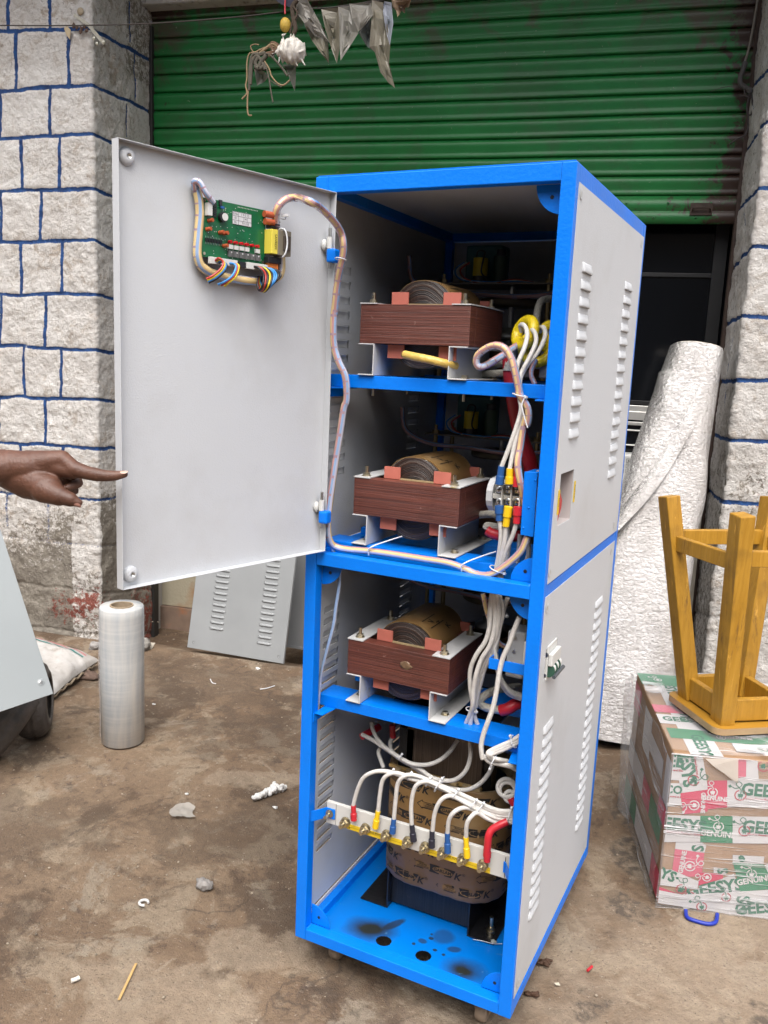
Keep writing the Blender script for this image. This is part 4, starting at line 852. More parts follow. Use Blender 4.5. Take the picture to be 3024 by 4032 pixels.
flat_lead('taped_lead', [at(*r4(1470, 880), 'y', .26), at(*r4(1330, 900), 'y', .18), at(*r4(1240, 940), 'y', .14), at(*r4(1205, 985), 'y', .13), at(*r4(1240, 1020), 'y', .13), at(*r4(1360, 1045), 'y', .13)], .0095)
wire('red_lead', [at(*r4(1350, 1045), 'y', .13), at(*r4(1400, 1030), 'y', .13), at(*r4(1450, 1000), 'y', .14), at(*r4(1520, 975), 'y', .16)], .0135, RED, cab, n=12)
flat_lead('taped_lead', [at(*r2(1080, 830), 'y', .3), at(*r2(1200, 790), 'y', .25), at(*r2(1330, 790), 'y', .22), at(*r2(1450, 800), 'y', .22)], .012)
flat_lead('taped_lead', [at(*r2(1060, 870), 'y', .28), at(*r2(1200, 860), 'y', .22), at(*r2(1400, 865), 'y', .22)], .008)
wire('red_cable', [at(*r2(1255, 740), 'y', .16), at(*r2(1262, 870), 'y', .16), at(*r3(1280, 100), 'y', .16), at(*r3(1300, 220), 'y', .17), at(*r3(1335, 380), 'y', .18), at(*r3(1385, 520), 'y', .19), at(*r3(1400, 600), 'y', .2)], .0165, mat('dark_red_sleeve', (.38, .01, .02), .45, var=.1), cab, n=14)
flat_lead('taped_lead', [at(*r2(1262, 700), 'y', .158), at(*r2(1262, 770), 'y', .158), at(*r2(1255, 850), 'y', .155)], .015)
flat_lead('taped_lead', [at(*r2(1560, 375), 'y', .3), at(*r2(1480, 380), 'y', .26), at(*r2(1445, 420), 'y', .24), at(*r2(1430, 520), 'y', .22), at(*r2(1430, 620), 'y', .22)], .008)
mb = MB(); mb.box((.47, .16, 1.49), (.525, .24, 1.60)); mb.build('terminal_housing', mat('grey_plastic_dull', (.2, .21, .22), .5), cab, bevel=.003)

# ================= MAIN TRANSFORMER AT THE BOTTOM =================
mt = empty('transformer', (0, 0, 0), cab); mt['label'] = 'large bottom transformer wrapped in printed brown paper'
mb = MB(); mb.box((.158, .222, .108), (.380, .268, .245)); mb.box((.158, .222, .246), (.200, .268, .60)); mb.build('lower_yoke', LAMK, mt, bevel=.0015)
mb = MB(); mb.box((.180, .222, .40), (.383, .262, .665)); mb.build('laminated_core', LAMB, mt, bevel=.001)
mb = MB(); mb.box((.156, .232, .46), (.1795, .272, .665)); mb.box((.3835, .232, .30), (.405, .272, .665)); mb.build('clamp_frame', BLACKP, mt)
mb = MB(); mb.box((.14, .20, .6655), (.42, .42, .672)); mb.build('top_clamp', BLACKP, mt)
# black angle feet
for s, x, xo in ((-1, .158, .078), (1, .380, .452)):
    mb = MB(); mb.box((min(x, xo), .200, .1005), (max(x, xo), .46, .1045)); mb.box((min(x, x + s * .004), .2005, .105), (max(x, x + s * .004), .46, .215)); mb.build('mounting_angle', BLACKP, mt, bevel=.001)
mb = MB(); mb.cyl((.430, .238, .1047), (.430, .238, .112), .011, n=18); hexnut(mb, (.430, .238, .112), (0, 0, 1), .0085, .008, .028, sr=.0052); mb.build('bolt', ZINC, mt)
mb = MB(); hexnut(mb, (.384, .236, .190), (1, 0, 0), .0085, .008, .014); mb.build('bolt', ZINC, mt)
wire('waste_thread', [(.40, .19, .1055), (.42, .195, .106), (.45, .2, .1055), (.47, .21, .106)], .0009, TIE, mt)
mb = MB(); mb.ball((.448, .205, .108), .006, 10, sc=(1.3, 1, .6), noise=.8, seed=2); mb.build('thread_scrap', mat('scrap_grey', (.35, .38, .36), .8), mt)
# stadium coil
CX0, CX1, CY0, CY1, CR = .128, .455, .168, .42, .095
def stad(t, o=0.0):      # t = distance along the outline starting at the front-left corner's end, running right
    x0, x1, y0, y1, r = CX0 - o, CX1 + o, CY0 - o, CY1 + o, CR + o
    Lx = (x1 - x0 - 2 * r); q = CR * math.pi / 2; Ly = (y1 - y0 - 2 * r); per = 2 * (CX1 - CX0 - 2 * CR) + 2 * (CY1 - CY0 - 2 * CR) + 2 * math.pi * CR; t = t % per
    LX = CX1 - CX0 - 2 * CR; LY = CY1 - CY0 - 2 * CR
    for L_, f in ((LX, lambda s: (x0 + r + s, y0)), (q, lambda s: (x1 - r + r * math.sin(s / CR), y0 + r - r * math.cos(s / CR))), (LY, lambda s: (x1, y0 + r + s)),
                  (q, lambda s: (x1 - r + r * math.cos(s / CR), y1 - r + r * math.sin(s / CR))), (LX, lambda s: (x1 - r - s, y1)), (q, lambda s: (x0 + r - r * math.sin(s / CR), y1 - r + r * math.cos(s / CR))), (LY, lambda s: (x0, y1 - r - s)), (q, lambda s: (x0 + r - r * math.cos(s / CR), y0 + r - r * math.sin(s / CR)))):
        if t <= L_ + 1e-9: return f(t)
        t -= L_
    return f(0)
PER = 2 * (CX1 - CX0 - 2 * CR) + 2 * (CY1 - CY0 - 2 * CR) + 2 * math.pi * CR
CZ0, CZ1 = .212, .505
def coil_z(t, z): return z + .002 * math.sin(t * 25)
mb = MB(); n = 90
profc = [(-.006, CZ0 - .004), (0, CZ0 + .004), (0, CZ1 - .003), (-.003, CZ1), (-.012, CZ1 - .002), (-.013, CZ1 - .02)]
vs = []
for o_, z in profc:
    for k in range(n): x, y = stad(PER * k / n, o_ + .0012 * math.sin(k * 1.7) * (z < .3)); vs.append((x, y, z))
fs = []; ms_ = []
for i in range(len(profc) - 1):
    for k in range(n): fs.append((i * n + k, i * n + (k + 1) % n, (i + 1) * n + (k + 1) % n, (i + 1) * n + k)); ms_.append(0 if i < 3 else 1)
mb.add(vs, fs, sm=True, ms=ms_)
OIL = mat('oiled_paper_edge', (.36, .27, .15), .3, var=.25, vscale=40, col2=(.2, .07, .02), c2scale=25, c2lo=.55, c2hi=.65)
mb.build('coil', [PAPER, OIL], mt)
mb = MB(); vs = [(*stad(PER * k / n, -.014), CZ1 - .012) for k in range(n)] + [(*stad(PER * k / n, -.04), CZ1 - .03) for k in range(n)]
mb.add(vs, [(k, (k + 1) % n, n + (k + 1) % n, n + k) for k in range(n)], sm=True); mb.build('coil_spacers', OIL, mt)
for x0_, x1_, y_, z_ in ((.16, .36, .196, .503), (.20, .39, .207, .498), (.15, .30, .188, .508)):
    mb = MB(); mb.bar((x0_, y_, z_), (x1_, y_ + .004, z_ - .004), .007, .008); mb.build('wooden_spacer', mat('waxed_wood_strip', (.42, .27, .10), .4, var=.2, vscale=50), mt, bevel=.001)
for k_ in range(8): mb = MB(); x_ = .17 + .03 * k_; mb.box((x_, .180, .497), (x_ + .016, .190, .511)); mb.build('spacer_block', OIL, mt, bevel=.001)
# printed marks on the coil paper
mb = MB(); TAN = PAPER
def cf(t0, z0, o, tilt=0):
    return lambda a_, b_: (lambda xy: (xy[0], xy[1], z0 + b_ + tilt * a_))(stad(t0 + a_, o))
row = 0
for zr in np.arange(.236, .50, .0405):
    for t0 in np.arange(-.36 + (row % 2) * .085 + .012 * (row % 3), .42, .172):
        MS = 1.2; sc_f = lambda g_: (lambda a_, b_: g_(a_ * MS, b_ * MS)); f = sc_f(cf(t0, zr, .0004)); f2 = sc_f(cf(t0, zr, .0009)); f3 = sc_f(cf(t0, zr, .0013))
        def quad(ff, pts, m=0):
            # subdivide along a so that the mark follows the round corner
            (xa, ya_), (xb, yb_), (xc, yc_), (xd, yd_) = pts; K = 6; top = [(xa + (xb - xa) * i / K, ya_ + (yb_ - ya_) * i / K) for i in range(K + 1)]; bot = [(xd + (xc - xd) * i / K, yd_ + (yc_ - yd_) * i / K) for i in range(K + 1)]
            mb.add([ff(*p) for p in top] + [ff(*p) for p in bot], [(i, K + 1 + i, K + 2 + i, i + 1) for i in range(K)], m)
        quad(f, [(-.064, .0008), (-.052, .0100), (-.052, .0086), (-.0615, .0004)]); quad(f, [(-.064, -.0002), (-.0615, -.0002), (-.052, -.0075), (-.052, -.0092)])
        quad(f, [(-.052, .0066), (-.018, .0066), (-.018, .0056), (-.052, .0056)]); quad(f, [(-.052, -.0056), (-.018, -.0056), (-.018, -.0074), (-.052, -.0074)])
        quad(f, [(-.052, .010), (-.0508, .010), (-.0508, .0056), (-.052, .0056)]); quad(f, [(-.052, -.0056), (-.0508, -.0056), (-.0508, -.0095), (-.052, -.0095)])
        quad(f, [(-.030, .0090), (.040, .0090), (.030, -.0090), (-.018, -.0090)])
        mb.add([f2(.0115 + .0225 * math.cos(a_), .0068 * math.sin(a_)) for a_ in np.linspace(0, 2 * math.pi, 22, endpoint=False)], [tuple(range(22))], 1)
        quad(f2, [(-.049, .0050), (-.0165, .0050), (-.0165, -.0050), (-.049, -.0050)], 1)
        put_text(mb, 'GARLAM', .0098, f3, .0115, 0, sx=1.02, bold=.03); put_text(mb, 'K', .021, f3, .0435, -.002, bold=.03, shear=.25); put_text(mb, '®', .009, f3, .0575, .006)
        put_text(mb, 'VELSONS', .0045, f3, -.033, .0028, bold=.03)
        for d_ in (-.0004, -.0030): quad(f3, [(-.046, d_), (-.019, d_), (-.019, d_ - .0010), (-.046, d_ - .0010)])
    row += 1
mb.build('paper_print', [INK, PAPER], mt)

# ================= TERMINAL STRIP =================
BARM = mat('white_strip', (.60, .59, .56), .45, var=.05, vscale=12, col2=(.33, .3, .26), c2scale=18, c2lo=.66, c2hi=.74)
ts = empty('terminal_strip', (0, 0, 0), cab)
mb = MB(); mb.box((.050, .050, .388), (CW - .036, .060, .445)); mb.build('insulating_bar', BARM, ts, bevel=.001)
for x, s in ((T, 1), (CW - T, -1)):
    mb = MB(); mb.poly([(x, .012, .402), (x, .012, .430), (x + s * .022, .047, .430), (x + s * .022, .047, .402)], (0, .003, 0)); w_ = .046 if s > 0 else .026; mb.box((min(x + s * .022, x + s * w_), .0465, .404), (max(x + s * .022, x + s * w_), .0495, .430)); mb.build('bracket', BLUE, ts, bevel=.001)
mb = MB(); hexnut(mb, (.061, .0462, .417), (0, -1, 0), .0075, .006, .018); mb.build('bolt', ZINC, ts)
SX = [.105, .160, .2165, .272, .3165, .361, .410, .458]
for x in SX:
    mb = MB(); c = np.array([x, .0498, .4065]); a_ = np.array([0, -1.0, 0]); mb.cyl(c, c + a_ * .002, .0125, n=20); mb.cyl(c + a_ * .002, c + a_ * .009, .0105, n=6, sm=False); mb.cyl(c + a_ * .009, c + a_ * .0105, .0115, n=20); mb.cyl(c + a_ * .0105, c + a_ * .018, .0098, n=6, sm=False, rot=.4); mb.cyl(c + a_ * .018, c + a_ * .029, .0052, n=14); mb.build('stud', ZINC, ts)
for x0_, x1_ in ((.108, .268), (.305, .475)):
    mb = MB(); mb.box((x0_, .0488, .3895), (x1_, .0498, .4035)); yl = mb.build('yellow_label', LABY, ts)
    mb = MB(); f = lambda a_, b_: (x0_ + a_, .0484, .3895 + b_); mb.box((0, .0068, 0), (x1_ - x0_, .0072, .0001), M=lambda a_, b_, c_: f(a_, b_))
    for i, ch in enumerate('RYBN' if x0_ < .2 else 'NBYR'): put_text(mb, ch, .006, f, .008 + i * (.048 if x0_ < .2 else .0505), .0035, bold=.02)
    put_text(mb, 'INPUT POWER' if x0_ < .2 else 'OUT POWER', .0062, f, .078 if x0_ < .2 else .082, .0103, bold=.02); mb.build('lettering', INK, yl)
mb = MB(); mb.box((CW - .052, .0488, .390), (CW - .0508, .0498, .440)); mb.box((.0765, .0492, .390), (.0772, .0499, .444)); mb.build('pencil_line', INK, ts)

# ================= CABLES =================
def path(pts, ys):
    """pts: pixel sightings (already full-size); ys: depth in the cabinet for each (interpolated)"""
    if not isinstance(ys, (list, tuple)): ys = [ys]
    yy = np.interp(np.linspace(0, 1, len(pts)), np.linspace(0, 1, len(ys)), ys); return [tuple(at(p[0], p[1], 'y', y)) for p, y in zip(pts, yy)]
HMS = dict(ms=[0, 1, 2, 1, 3, 0, 1, 2, 3], slit=4, twist=.010); HM = [HB, HP, HY, HW, HD]
def harness(name, pts, r=.0076, par=cab, **k):
    mb = MB(); d = dict(HMS); d.update(k); mb.tube(pts, r, 9, **d); return mb.build(name, HM, par)
A_ = [doorpx(*rA(925, 640), .018), doorpx(*rA(915, 500), .026), doorpx(*rA(935, 395), .036), doorpx(*rA(1010, 320), .042), doorpx(*rA(1110, 305), .045)]
Bp = path([rA(*p) for p in ((1230, 340), (1330, 400), (1440, 505), (1520, 625), (1545, 740), (1540, 850), (1515, 960), (1490, 1100), (1472, 1250), (1462, 1400))], [-.22, -.15, -.09, -.045, -.04, -.035, -.03, -.02, -.015, -.01])
Cp = path([r2(*p) for p in ((125, 350), (108, 460), (104, 600), (112, 700), (140, 790), (178, 870), (190, 950), (190, 1040))], [-.012, -.012, -.012, -.010, -.008, -.004, 0, .004])
Dp = path([r3(*p) for p in ((172, 180), (148, 340), (122, 500), (100, 650), (82, 780), (70, 900), (70, 990), (86, 1050), (120, 1082), (200, 1100), (350, 1112), (520, 1135), (700, 1163), (850, 1187), (960, 1225), (1030, 1258), (1110, 1268), (1180, 1238), (1260, 1180), (1330, 1110), (1372, 1015))], [.004, .004, .004, .004, .004, .006, .010, .020, .030, .036, .036, .036, .036, .036, .036, .036, .036, .036, .036, .036, .04])
h1 = harness('door_harness', A_ + Bp + Cp + Dp)
h1['label'] = 'spiral wrapped harness of coloured wires running from the door board'
harness('harness', [doorpx(*rA(330, 350), .026), doorpx(*rA(260, 260), .030), doorpx(*rA(205, 165), .026), doorpx(*rA(155, 155), .018), doorpx(*rA(160, 230), .012)], .0058, ms=[3, 3, 1, 0, 3])
harness('harness', [doorpx(*rA(165, 190), .010), doorpx(*rA(195, 320), .012), doorpx(*rA(205, 450), .012), doorpx(*rA(195, 600), .012), doorpx(*rA(182, 780), .013), doorpx(*rA(188, 870), .014), doorpx(*rA(225, 950), .014), doorpx(*rA(330, 1010), .014), doorpx(*rA(480, 1050), .014), doorpx(*rA(620, 1075), .014), doorpx(*rA(760, 1085), .012), doorpx(*rA(880, 1075), .012), doorpx(*rA(960, 1000), .012), doorpx(*rA(965, 800), .010)], .0085, ms=[2, 2, 0, 0, 1, 3])
harness('harness', path([rT(*p) for p in ((1025, 1232), (940, 1285), (860, 1345), (760, 1405), (650, 1470), (570, 1490), (530, 1440), (550, 1350), (640, 1275), (740, 1238), (830, 1250), (900, 1310), (955, 1420), (985, 1530), (1010, 1640), (1035, 1760))], [.13, .1, .06, .045, .04, .035, .03, .03, .03, .035]) +
        path([rT2(*p) for p in ((640, 1560), (725, 1690), (785, 1800), (800, 1950), (770, 2090))], [.035, .045]) + path([r3(*p) for p in ((1352, 240), (1325, 420), (1308, 540), (1325, 660), (1345, 760), (1352, 850))], [.045, .04, .03, .03, .045, .06]))
harness('harness', path([rT(*p) for p in ((1240, 1400), (1190, 1520), (1185, 1600), (1225, 1700))], [.14, .13]), .0055, ms=[1, 1, 0])
harness('harness', path([r4(*p) for p in ((1225, 240), (1250, 350), (1280, 450), (1310, 530), (1350, 590), (1440, 615))], [.08, .08, .1, .13]), .0058, ms=[2, 0, 0, 1])
harness('harness', path([r3(*p) for p in ((80, 1020), (100, 1100))], [.02, .03]) + path([r4(*p) for p in ((236, 70), (238, 180), (215, 330), (195, 470), (150, 640), (110, 800), (95, 960), (92, 1040))], [.05, .05, .045, .045, .045, .05, .055, .06]), .0042, ms=[0, 0, 0, 3], slit=0)
# current-transformer rings
def ring(px, py, y, R, r, ax, t):
    mb = MB(); mb.torus(at(px, py, 'y', y), ax, R, r, 40, 14); o = mb.build('current_transformer', mat('yellow_wound_ring', (.80, .60, .015), .22, var=.04, bump=.5, bscale=120, coat=.4), cab); return o
ring(*rT(1108, 1090), .135, .0275, .0118, (-.55, -.75, .25), 0)
ring(*rT(1250, 1270), .155, .0290, .0118, (.45, -.8, .1), 0)
ring(*rT(1420, 1140), .175, .026, .0105, (.7, -.6, .0), 0)
CR_ = .0048
def cable(pts, ys, r=CR_, par=cab, name='cable'):
    mb = MB(); mb.tube(path(pts, ys), r, 9); return mb.build(name, CABLE, par)
def sleeve(p0, p1, y, m, r=.0075, r1=None, y1=None):
    mb = MB(); a_ = at(*p0, 'y', y); b_ = at(*p1, 'y', y if y1 is None else y1); mid = (a_ + b_) / 2; mb.tube([a_, a_ * .55 + b_ * .45, a_ * .4 + b_ * .6, b_], (lambda t: r if t < .5 else (r1 or r * 1.2)), 10); return mb.build('sleeve', m, cab)
w1 = [rT(1068, 1075), rT(1052, 1005), rT(1085, 990), rT(1122, 1040), rT(1133, 1140), rT(1095, 1280), rT(1030, 1430), rT(1005, 1560), rT(1018, 1680)]
w2 = [rT(1145, 1090), rT(1160, 1055), rT(1205, 1062), rT(1238, 1130), rT(1228, 1230), rT(1150, 1400), rT(1065, 1560), rT(1035, 1680)]
w3 = [rT(1290, 1080), rT(1290, 1030), rT(1330, 1028), rT(1350, 1110), rT(1310, 1230), rT(1235, 1350), rT(1145, 1455), rT(1075, 1570), rT(1045, 1690)]
ex = [[r3(1322, 120), r3(1330, 190), r3(1300, 300), r3(1250, 440), r3(1203, 560)], [r3(1330, 120), r3(1338, 190), r3(1315, 300), r3(1282, 440), r3(1256, 575)], [r3(1338, 130), r3(1345, 200), r3(1335, 340), r3(1318, 470), r3(1305, 570)]]
for w_, e_, yy in ((w1, ex[0], [.12, .10, .05, .04, .035, .03]), (w2, ex[1], [.14, .10, .06, .045, .04, .03]), (w3, ex[2], [.15, .11, .07, .05, .05, .035])): cable(w_ + e_, yy)
sleeve(r3(1203, 558), r3(1188, 675), .03, BLU2); sleeve(r3(1257, 572), r3(1252, 672), .03, YEL); sleeve(r3(1305, 560), r3(1302, 690), .035, RED)
# terminal block
tb = empty('terminal_block', (0, 0, 0), cab)
tc0 = at(*r3(1150, 740), 'y', .075); tc1 = at(*r3(1335, 750), 'y', .06)
zt, zm0 = at(*r3(1230, 640), 'y', .07)[2], at(*r3(1230, 860), 'y', .07)[2]
xb0, xb1 = at(*r3(1130, 740), 'y', .075)[0], at(*r3(1335, 740), 'y', .06)[0]
zc_ = (zt + zm0) / 2; hz = abs(zt - zm0) / 2
BLKW = mat('ivory_plastic', (.50, .49, .45), .4, var=.04)
mb = MB(); prb = [(.105, -1), (.066, -.95), (.052, -.62), (.046, -.30), (.046, .30), (.052, .62), (.066, .95), (.105, 1)]
mb.poly([(xb0, y, zc_ + hz * z) for y, z in prb], (.014, 0, 0)); mb.build('end_plate', GPLA, tb, bevel=.0012)
mb = MB(); mb.box((xb0 + .0142, .062, zc_ - hz * .85), (xb1, .105, zc_ + hz * .85)); mb.box((xb0 + .0142, .048, zc_ - .005), (xb1, .0618, zc_ + .005)); mb.build('block_body', BLKW, tb, bevel=.001)
scx = [at(*r3(x, 745), 'y', .055)[0] for x in (1188, 1247, 1305)]; pit = scx[1] - scx[0]
for x in scx:
    mb = MB(); mb.poly([(x + pit / 2 - .0016, y, zc_ + hz * z) for y, z in ((.09, -.8), (.044, -.7), (.040, -.4), (.040, .4), (.044, .7), (.09, .8))], (.0032, 0, 0)); mb.build('barrier', BLKW, tb, bevel=.0008)
for px in (1190, 1248, 1306):
    for py in (708, 785):
        c_ = at(*r3(px, py), 'y', .05); mb = MB(); mb.box((c_[0] - .009, .054, c_[2] - .010), (c_[0] + .009, .0615, c_[2] + .010)); mb.lathe([(.0085, 0), (.0085, .005), (.006, .0075), (0, .008)], (c_[0], .054, c_[2]), (0, -1, 0), 18); mb.box((c_[0] - .005, .0455, c_[2] - .0008), (c_[0] + .005, .0463, c_[2] + .0008), 1); mb.box((c_[0] - .0008, .0453, c_[2] - .005), (c_[0] + .0008, .0462, c_[2] + .005), 1); mb.build('terminal_screw', [STEEL, BLKP], tb)
mb = MB(); 
pb = [at(*r3(x, y), 'y', .028) for x, y in ((1352, 592), (1438, 598), (1410, 1020), (1325, 1005))]
mb.poly(pb, (0, .002, 0)); pt_ = at(*r3(1352, 592), 'y', .028); mb.poly([pb[0] + [0, .002, -.001], pb[1] + [0, .002, -.001], pb[1] + [0, .07, -.001], pb[0] + [0, .07, -.001]], (0, 0, -.002)); hc_ = mb.build('handle_cover', BLUE, cab, bevel=.0008)
for x, y in ((1424, 648), (1380, 828), (1346, 960)): c_ = at(*r3(x, y), 'y', .028); MB().ball((c_[0], .0275, c_[2]), .0022, 8).build('rivet', BLUE, hc_)
sleeve(r3(1186, 815), r3(1188, 912), .03, BLU2, .0092, .0075); sleeve(r3(1248, 820), r3(1230, 950), .03, YEL, .0092, .0075); sleeve(r3(1307, 822), r3(1300, 930), .03, RED, .0092, .0075)
for pts in ([(1188, 905), (1198, 990), (1188, 1110), (1168, 1220), (1160, 1290)], [(1230, 945), (1222, 1040), (1200, 1150), (1185, 1230), (1180, 1290)], [(1300, 925), (1275, 1010), (1230, 1110), (1205, 1200), (1200, 1290)], [(1240, 950), (1250, 1060), (1235, 1180), (1225, 1300)], [(1325, 1000), (1315, 1110), (1300, 1190), (1295, 1300)], [(1375, 1030), (1380, 1120), (1362, 1195), (1350, 1300)]):
    far = pts[0][1] >= 950 and pts[0][0] > 1235 or pts[0][0] > 1320
    cable([r3(*p) for p in pts], [.03, .035, .045, .05] if not far else [.12, .10], CR_ if not far else .0055)
# bundle passing behind the middle rail and fanning out below it
F = [([(1268, 170), (1290, 270), (1278, 380), (1268, 480), (1240, 570), (1180, 660), (1140, 760), (1138, 880), (1155, 990), (1148, 1060), (1135, 1160)], [.05, .06, .06, .06, .07, .08, .09]),
     ([(1280, 170), (1305, 270), (1310, 380), (1300, 500), (1270, 600), (1215, 690), (1180, 790), (1160, 900), (1155, 1000), (1140, 1060), (1110, 1130)], [.05, .06, .06, .06, .07, .09]),
     ([(1295, 170), (1325, 270), (1335, 380), (1320, 500), (1290, 590), (1240, 700), (1200, 800), (1175, 900), (1160, 1000), (1165, 1070), (1190, 1150)], [.05, .06, .07, .08, .09, .1]),
     ([(1310, 170), (1345, 270), (1362, 370), (1340, 470), (1310, 600), (1250, 720), (1215, 830), (1190, 930), (1175, 1020)], [.06, .07, .08, .1]),
     ([(1285, 250), (1270, 400), (1275, 520), (1300, 650), (1330, 780), (1370, 860), (1420, 910), (1485, 935)], [.06, .07, .09, .12]),
     ([(1298, 250), (1285, 400), (1290, 540), (1310, 660), (1340, 800), (1385, 885), (1430, 930), (1490, 950)], [.065, .07, .09, .12]),
     ([(1395, 270), (1360, 380), (1330, 520), (1315, 640), (1325, 760), (1350, 850), (1400, 925), (1490, 965)], [.08, .1, .12]),
     ([(1478, 400), (1440, 490), (1405, 590), (1360, 690), (1335, 800), (1320, 900), (1295, 1020), (1260, 1120), (1228, 1210), (1213, 1290), (1222, 1370)], [.06, .055, .05, .045, .045, .04])]
for pts, ys in F[:7]: cable([r4(*p) for p in pts], ys, .0052)
cable([r4(*p) for p in F[7][0]] + [r5b(*p) for p in ((850, 740), (950, 825), (1100, 858), (1230, 885), (1320, 915), (1400, 960))], [.05, .045, .04, .035, .035, .04, .05, .06], .0056)
for dx in (0, 1, 2):
    cable([r5b(*p) for p in ((1440 + dx * 6, 400 + dx * 42), (1310 + dx * 8, 485 + dx * 36), (1120 + dx * 14, 570 + dx * 34), (970 + dx * 18, 640 + dx * 26), (915 + dx * 22, 695 + dx * 6), (960 + dx * 20, 765 - dx * 4), (1080 + dx * 12, 800 - dx * 4), (1240, 835 - dx * 10))], [.06, .05, .04, .035, .03, .035, .04, .06], .0050)
# arcs above the coil
U = [([(478, 72), (560, 115), (640, 170), (740, 235), (870, 320), (960, 385), (1060, 432), (1180, 455), (1280, 420), (1350, 345), (1378, 270), (1370, 190)], [.16, .15, .13, .12]),
     ([(545, -10), (560, 50), (600, 120), (680, 195), (780, 265), (880, 312), (960, 368), (1050, 392), (1130, 380), (1195, 320), (1225, 230), (1225, 135), (1222, 60)], [.17, .15, .13, .12, .14]),
     ([(620, 150), (700, 205), (770, 250), (840, 278), (930, 280), (1010, 252), (1085, 190), (1140, 110)], [.15, .13, .13, .17]),
     ([(605, 165), (595, 200), (610, 250), (628, 300)], [.18, .17]), ([(690, 90), (675, 130), (680, 170), (700, 200)], [.19, .17])]
for pts, ys in U: cable([r5(*p) for p in pts], ys, .0052)
sleeve(r5(478, 88), r5(600, 20), .165, RED, .009, .009, .22); sleeve(r5(693, 95), r5(690, 10), .19, RED, .0075, .0075)
# eight bus-bar tails
tails = [([(421, 560), (448, 460), (490, 372), (560, 332), (640, 326), (720, 345), (800, 372), (920, 405), (1040, 452), (1150, 498), (1260, 545), (1370, 592), (1440, 605), (1520, 606)], 0),
         ([(592, 600), (605, 480), (622, 392), (660, 350), (715, 338), (800, 362), (880, 395), (1000, 430), (1130, 480), (1250, 535), (1350, 588), (1430, 612), (1520, 618)], 1),
         ([(700, 655), (713, 520), (728, 410), (770, 360), (830, 352), (920, 380), (1030, 428), (1130, 470), (1240, 520), (1340, 568), (1430, 598), (1520, 600)], 2),
         ([(823, 697), (820, 560), (840, 450), (880, 405), (940, 398), (1030, 440), (1130, 490), (1240, 550), (1340, 608), (1430, 632), (1520, 634)], 3),
         ([(965, 740), (980, 620), (1012, 540), (1060, 500), (1110, 500), (1200, 548), (1300, 603), (1400, 645), (1460, 655), (1520, 655)], 4),
         ([(1068, 755), (1080, 660), (1120, 602), (1180, 578), (1240, 588), (1330, 636), (1420, 668), (1520, 668)], 5),
         ([(1196, 782), (1202, 690), (1235, 635), (1275, 612), (1340, 650), (1420, 678), (1520, 676)], 6)]
for pts, k in tails: cable([r5(*p) for p in pts], [.036, .030, .030, .040 + .004 * (k % 3), .052 + .003 * (k % 2), .058, .062, .062], .0050)
wire('red_lead', path([r5(*p) for p in ((1338, 905), (1345, 830), (1352, 770), (1375, 728), (1430, 695), (1480, 672))], [.036, .034, .045, .06]), .0085, RED, cab, n=12)
for p0, p1, m in (((422, 560), (424, 662), RED), ((592, 598), (572, 715), YEL), ((700, 652), (690, 750), BLU2), ((824, 692), (836, 806), BLK), ((963, 735), (960, 848), BLK), ((1068, 750), (1070, 884), BLU2), ((1195, 778), (1204, 918), YEL), ((1343, 880), (1340, 945), RED)): sleeve(r5(*p0), r5(*p1), .036, m, .0062 if m is not RED or p0[0] < 500 else .009, .0078)
# coil of spare cable at the right
for a_, r_ in (((1475, 440), .020), ((1480, 455), .017), ((1500, 500), .012)): mb = MB(); mb.torus(at(*r5(*a_), 'y', .10), (.3, -.9, .2), r_, .0048, 26, 8); mb.build('cable', CABLE, cab)
sleeve(r5(1500, 510), r5(1530, 560), .10, RED, .009, .009)
# nylon ties
def tie(p, y, R, ax, head=(0, -1), tail=None):
    c_ = at(*p, 'y', y); mb = MB(); mb.torus(c_, ax, R, .0013, 22, 6); ax = np.array(ax, float); ax /= np.linalg.norm(ax); up = np.array([head[0], -.35, -head[1]], float); up -= ax * (up @ ax); up /= np.linalg.norm(up)
    mb.bar(c_ + up * (R - .0005), c_ + up * (R + .0055), .0055, .0045, up=ax)
    if tail: mb.tube([c_ + up * R] + [tuple(at(*q, 'y', y - .01)) for q in tail], .0014, 6)
    return mb.build('cable_tie', TIE, cab)
tie(r5(690, 335), .045, .0085, (.9, 0, -.35)); tie(r5(812, 360), .046, .010, (.9, 0, -.35)); tie(r5(938, 400), .048, .0115, (.9, 0, -.4)); tie(r5(1012, 415), .055, .020, (.9, 0, -.4)); tie(r5(1130, 480), .054, .0135, (.9, 0, -.4)); tie(r5(1250, 550), .056, .0135, (.9, 0, -.45)); tie(r5(1300, 575), .058, .0145, (.9, 0, -.4)); tie(r5(1505, 625), .062, .018, (1, 0, -.1)); tie(r5(745, 228), .13, .0085, (.9, 0, -.5))
tie(r4(1145, 1035), .09, .012, (.1, 0, 1), (1, 0)); tie(r5b(1340, 500), .05, .013, (.8, 0, .4)); tie(r5b(1010, 820), .037, .014, (.9, 0, -.3), (0, 1)); tie(r4(1325, 72), .045, .017, (.3, 0, 1), (1, 0)); tie(r4(1355, 372), .08, .012, (.3, 0, 1), (1, 0))
tie(r3(1320, 92), .036, .014, (.2, 0, 1), (1, 0), [r3(1335, 160), r3(1350, 230), r3(1372, 305)])
for px, py in ((375, 1105), (985, 1210)): mb = MB(); c_ = at(*r3(px, py), 'y', .036); mb.tube([c_ + [-.012, -.006, -.012], c_ + [-.012, -.010, 0], c_ + [0, -.006, .011], c_ + [.025, .03, .022], c_ + [.045, .045, .030]], .0017, 6); mb.build('cable_tie', TIE, cab)
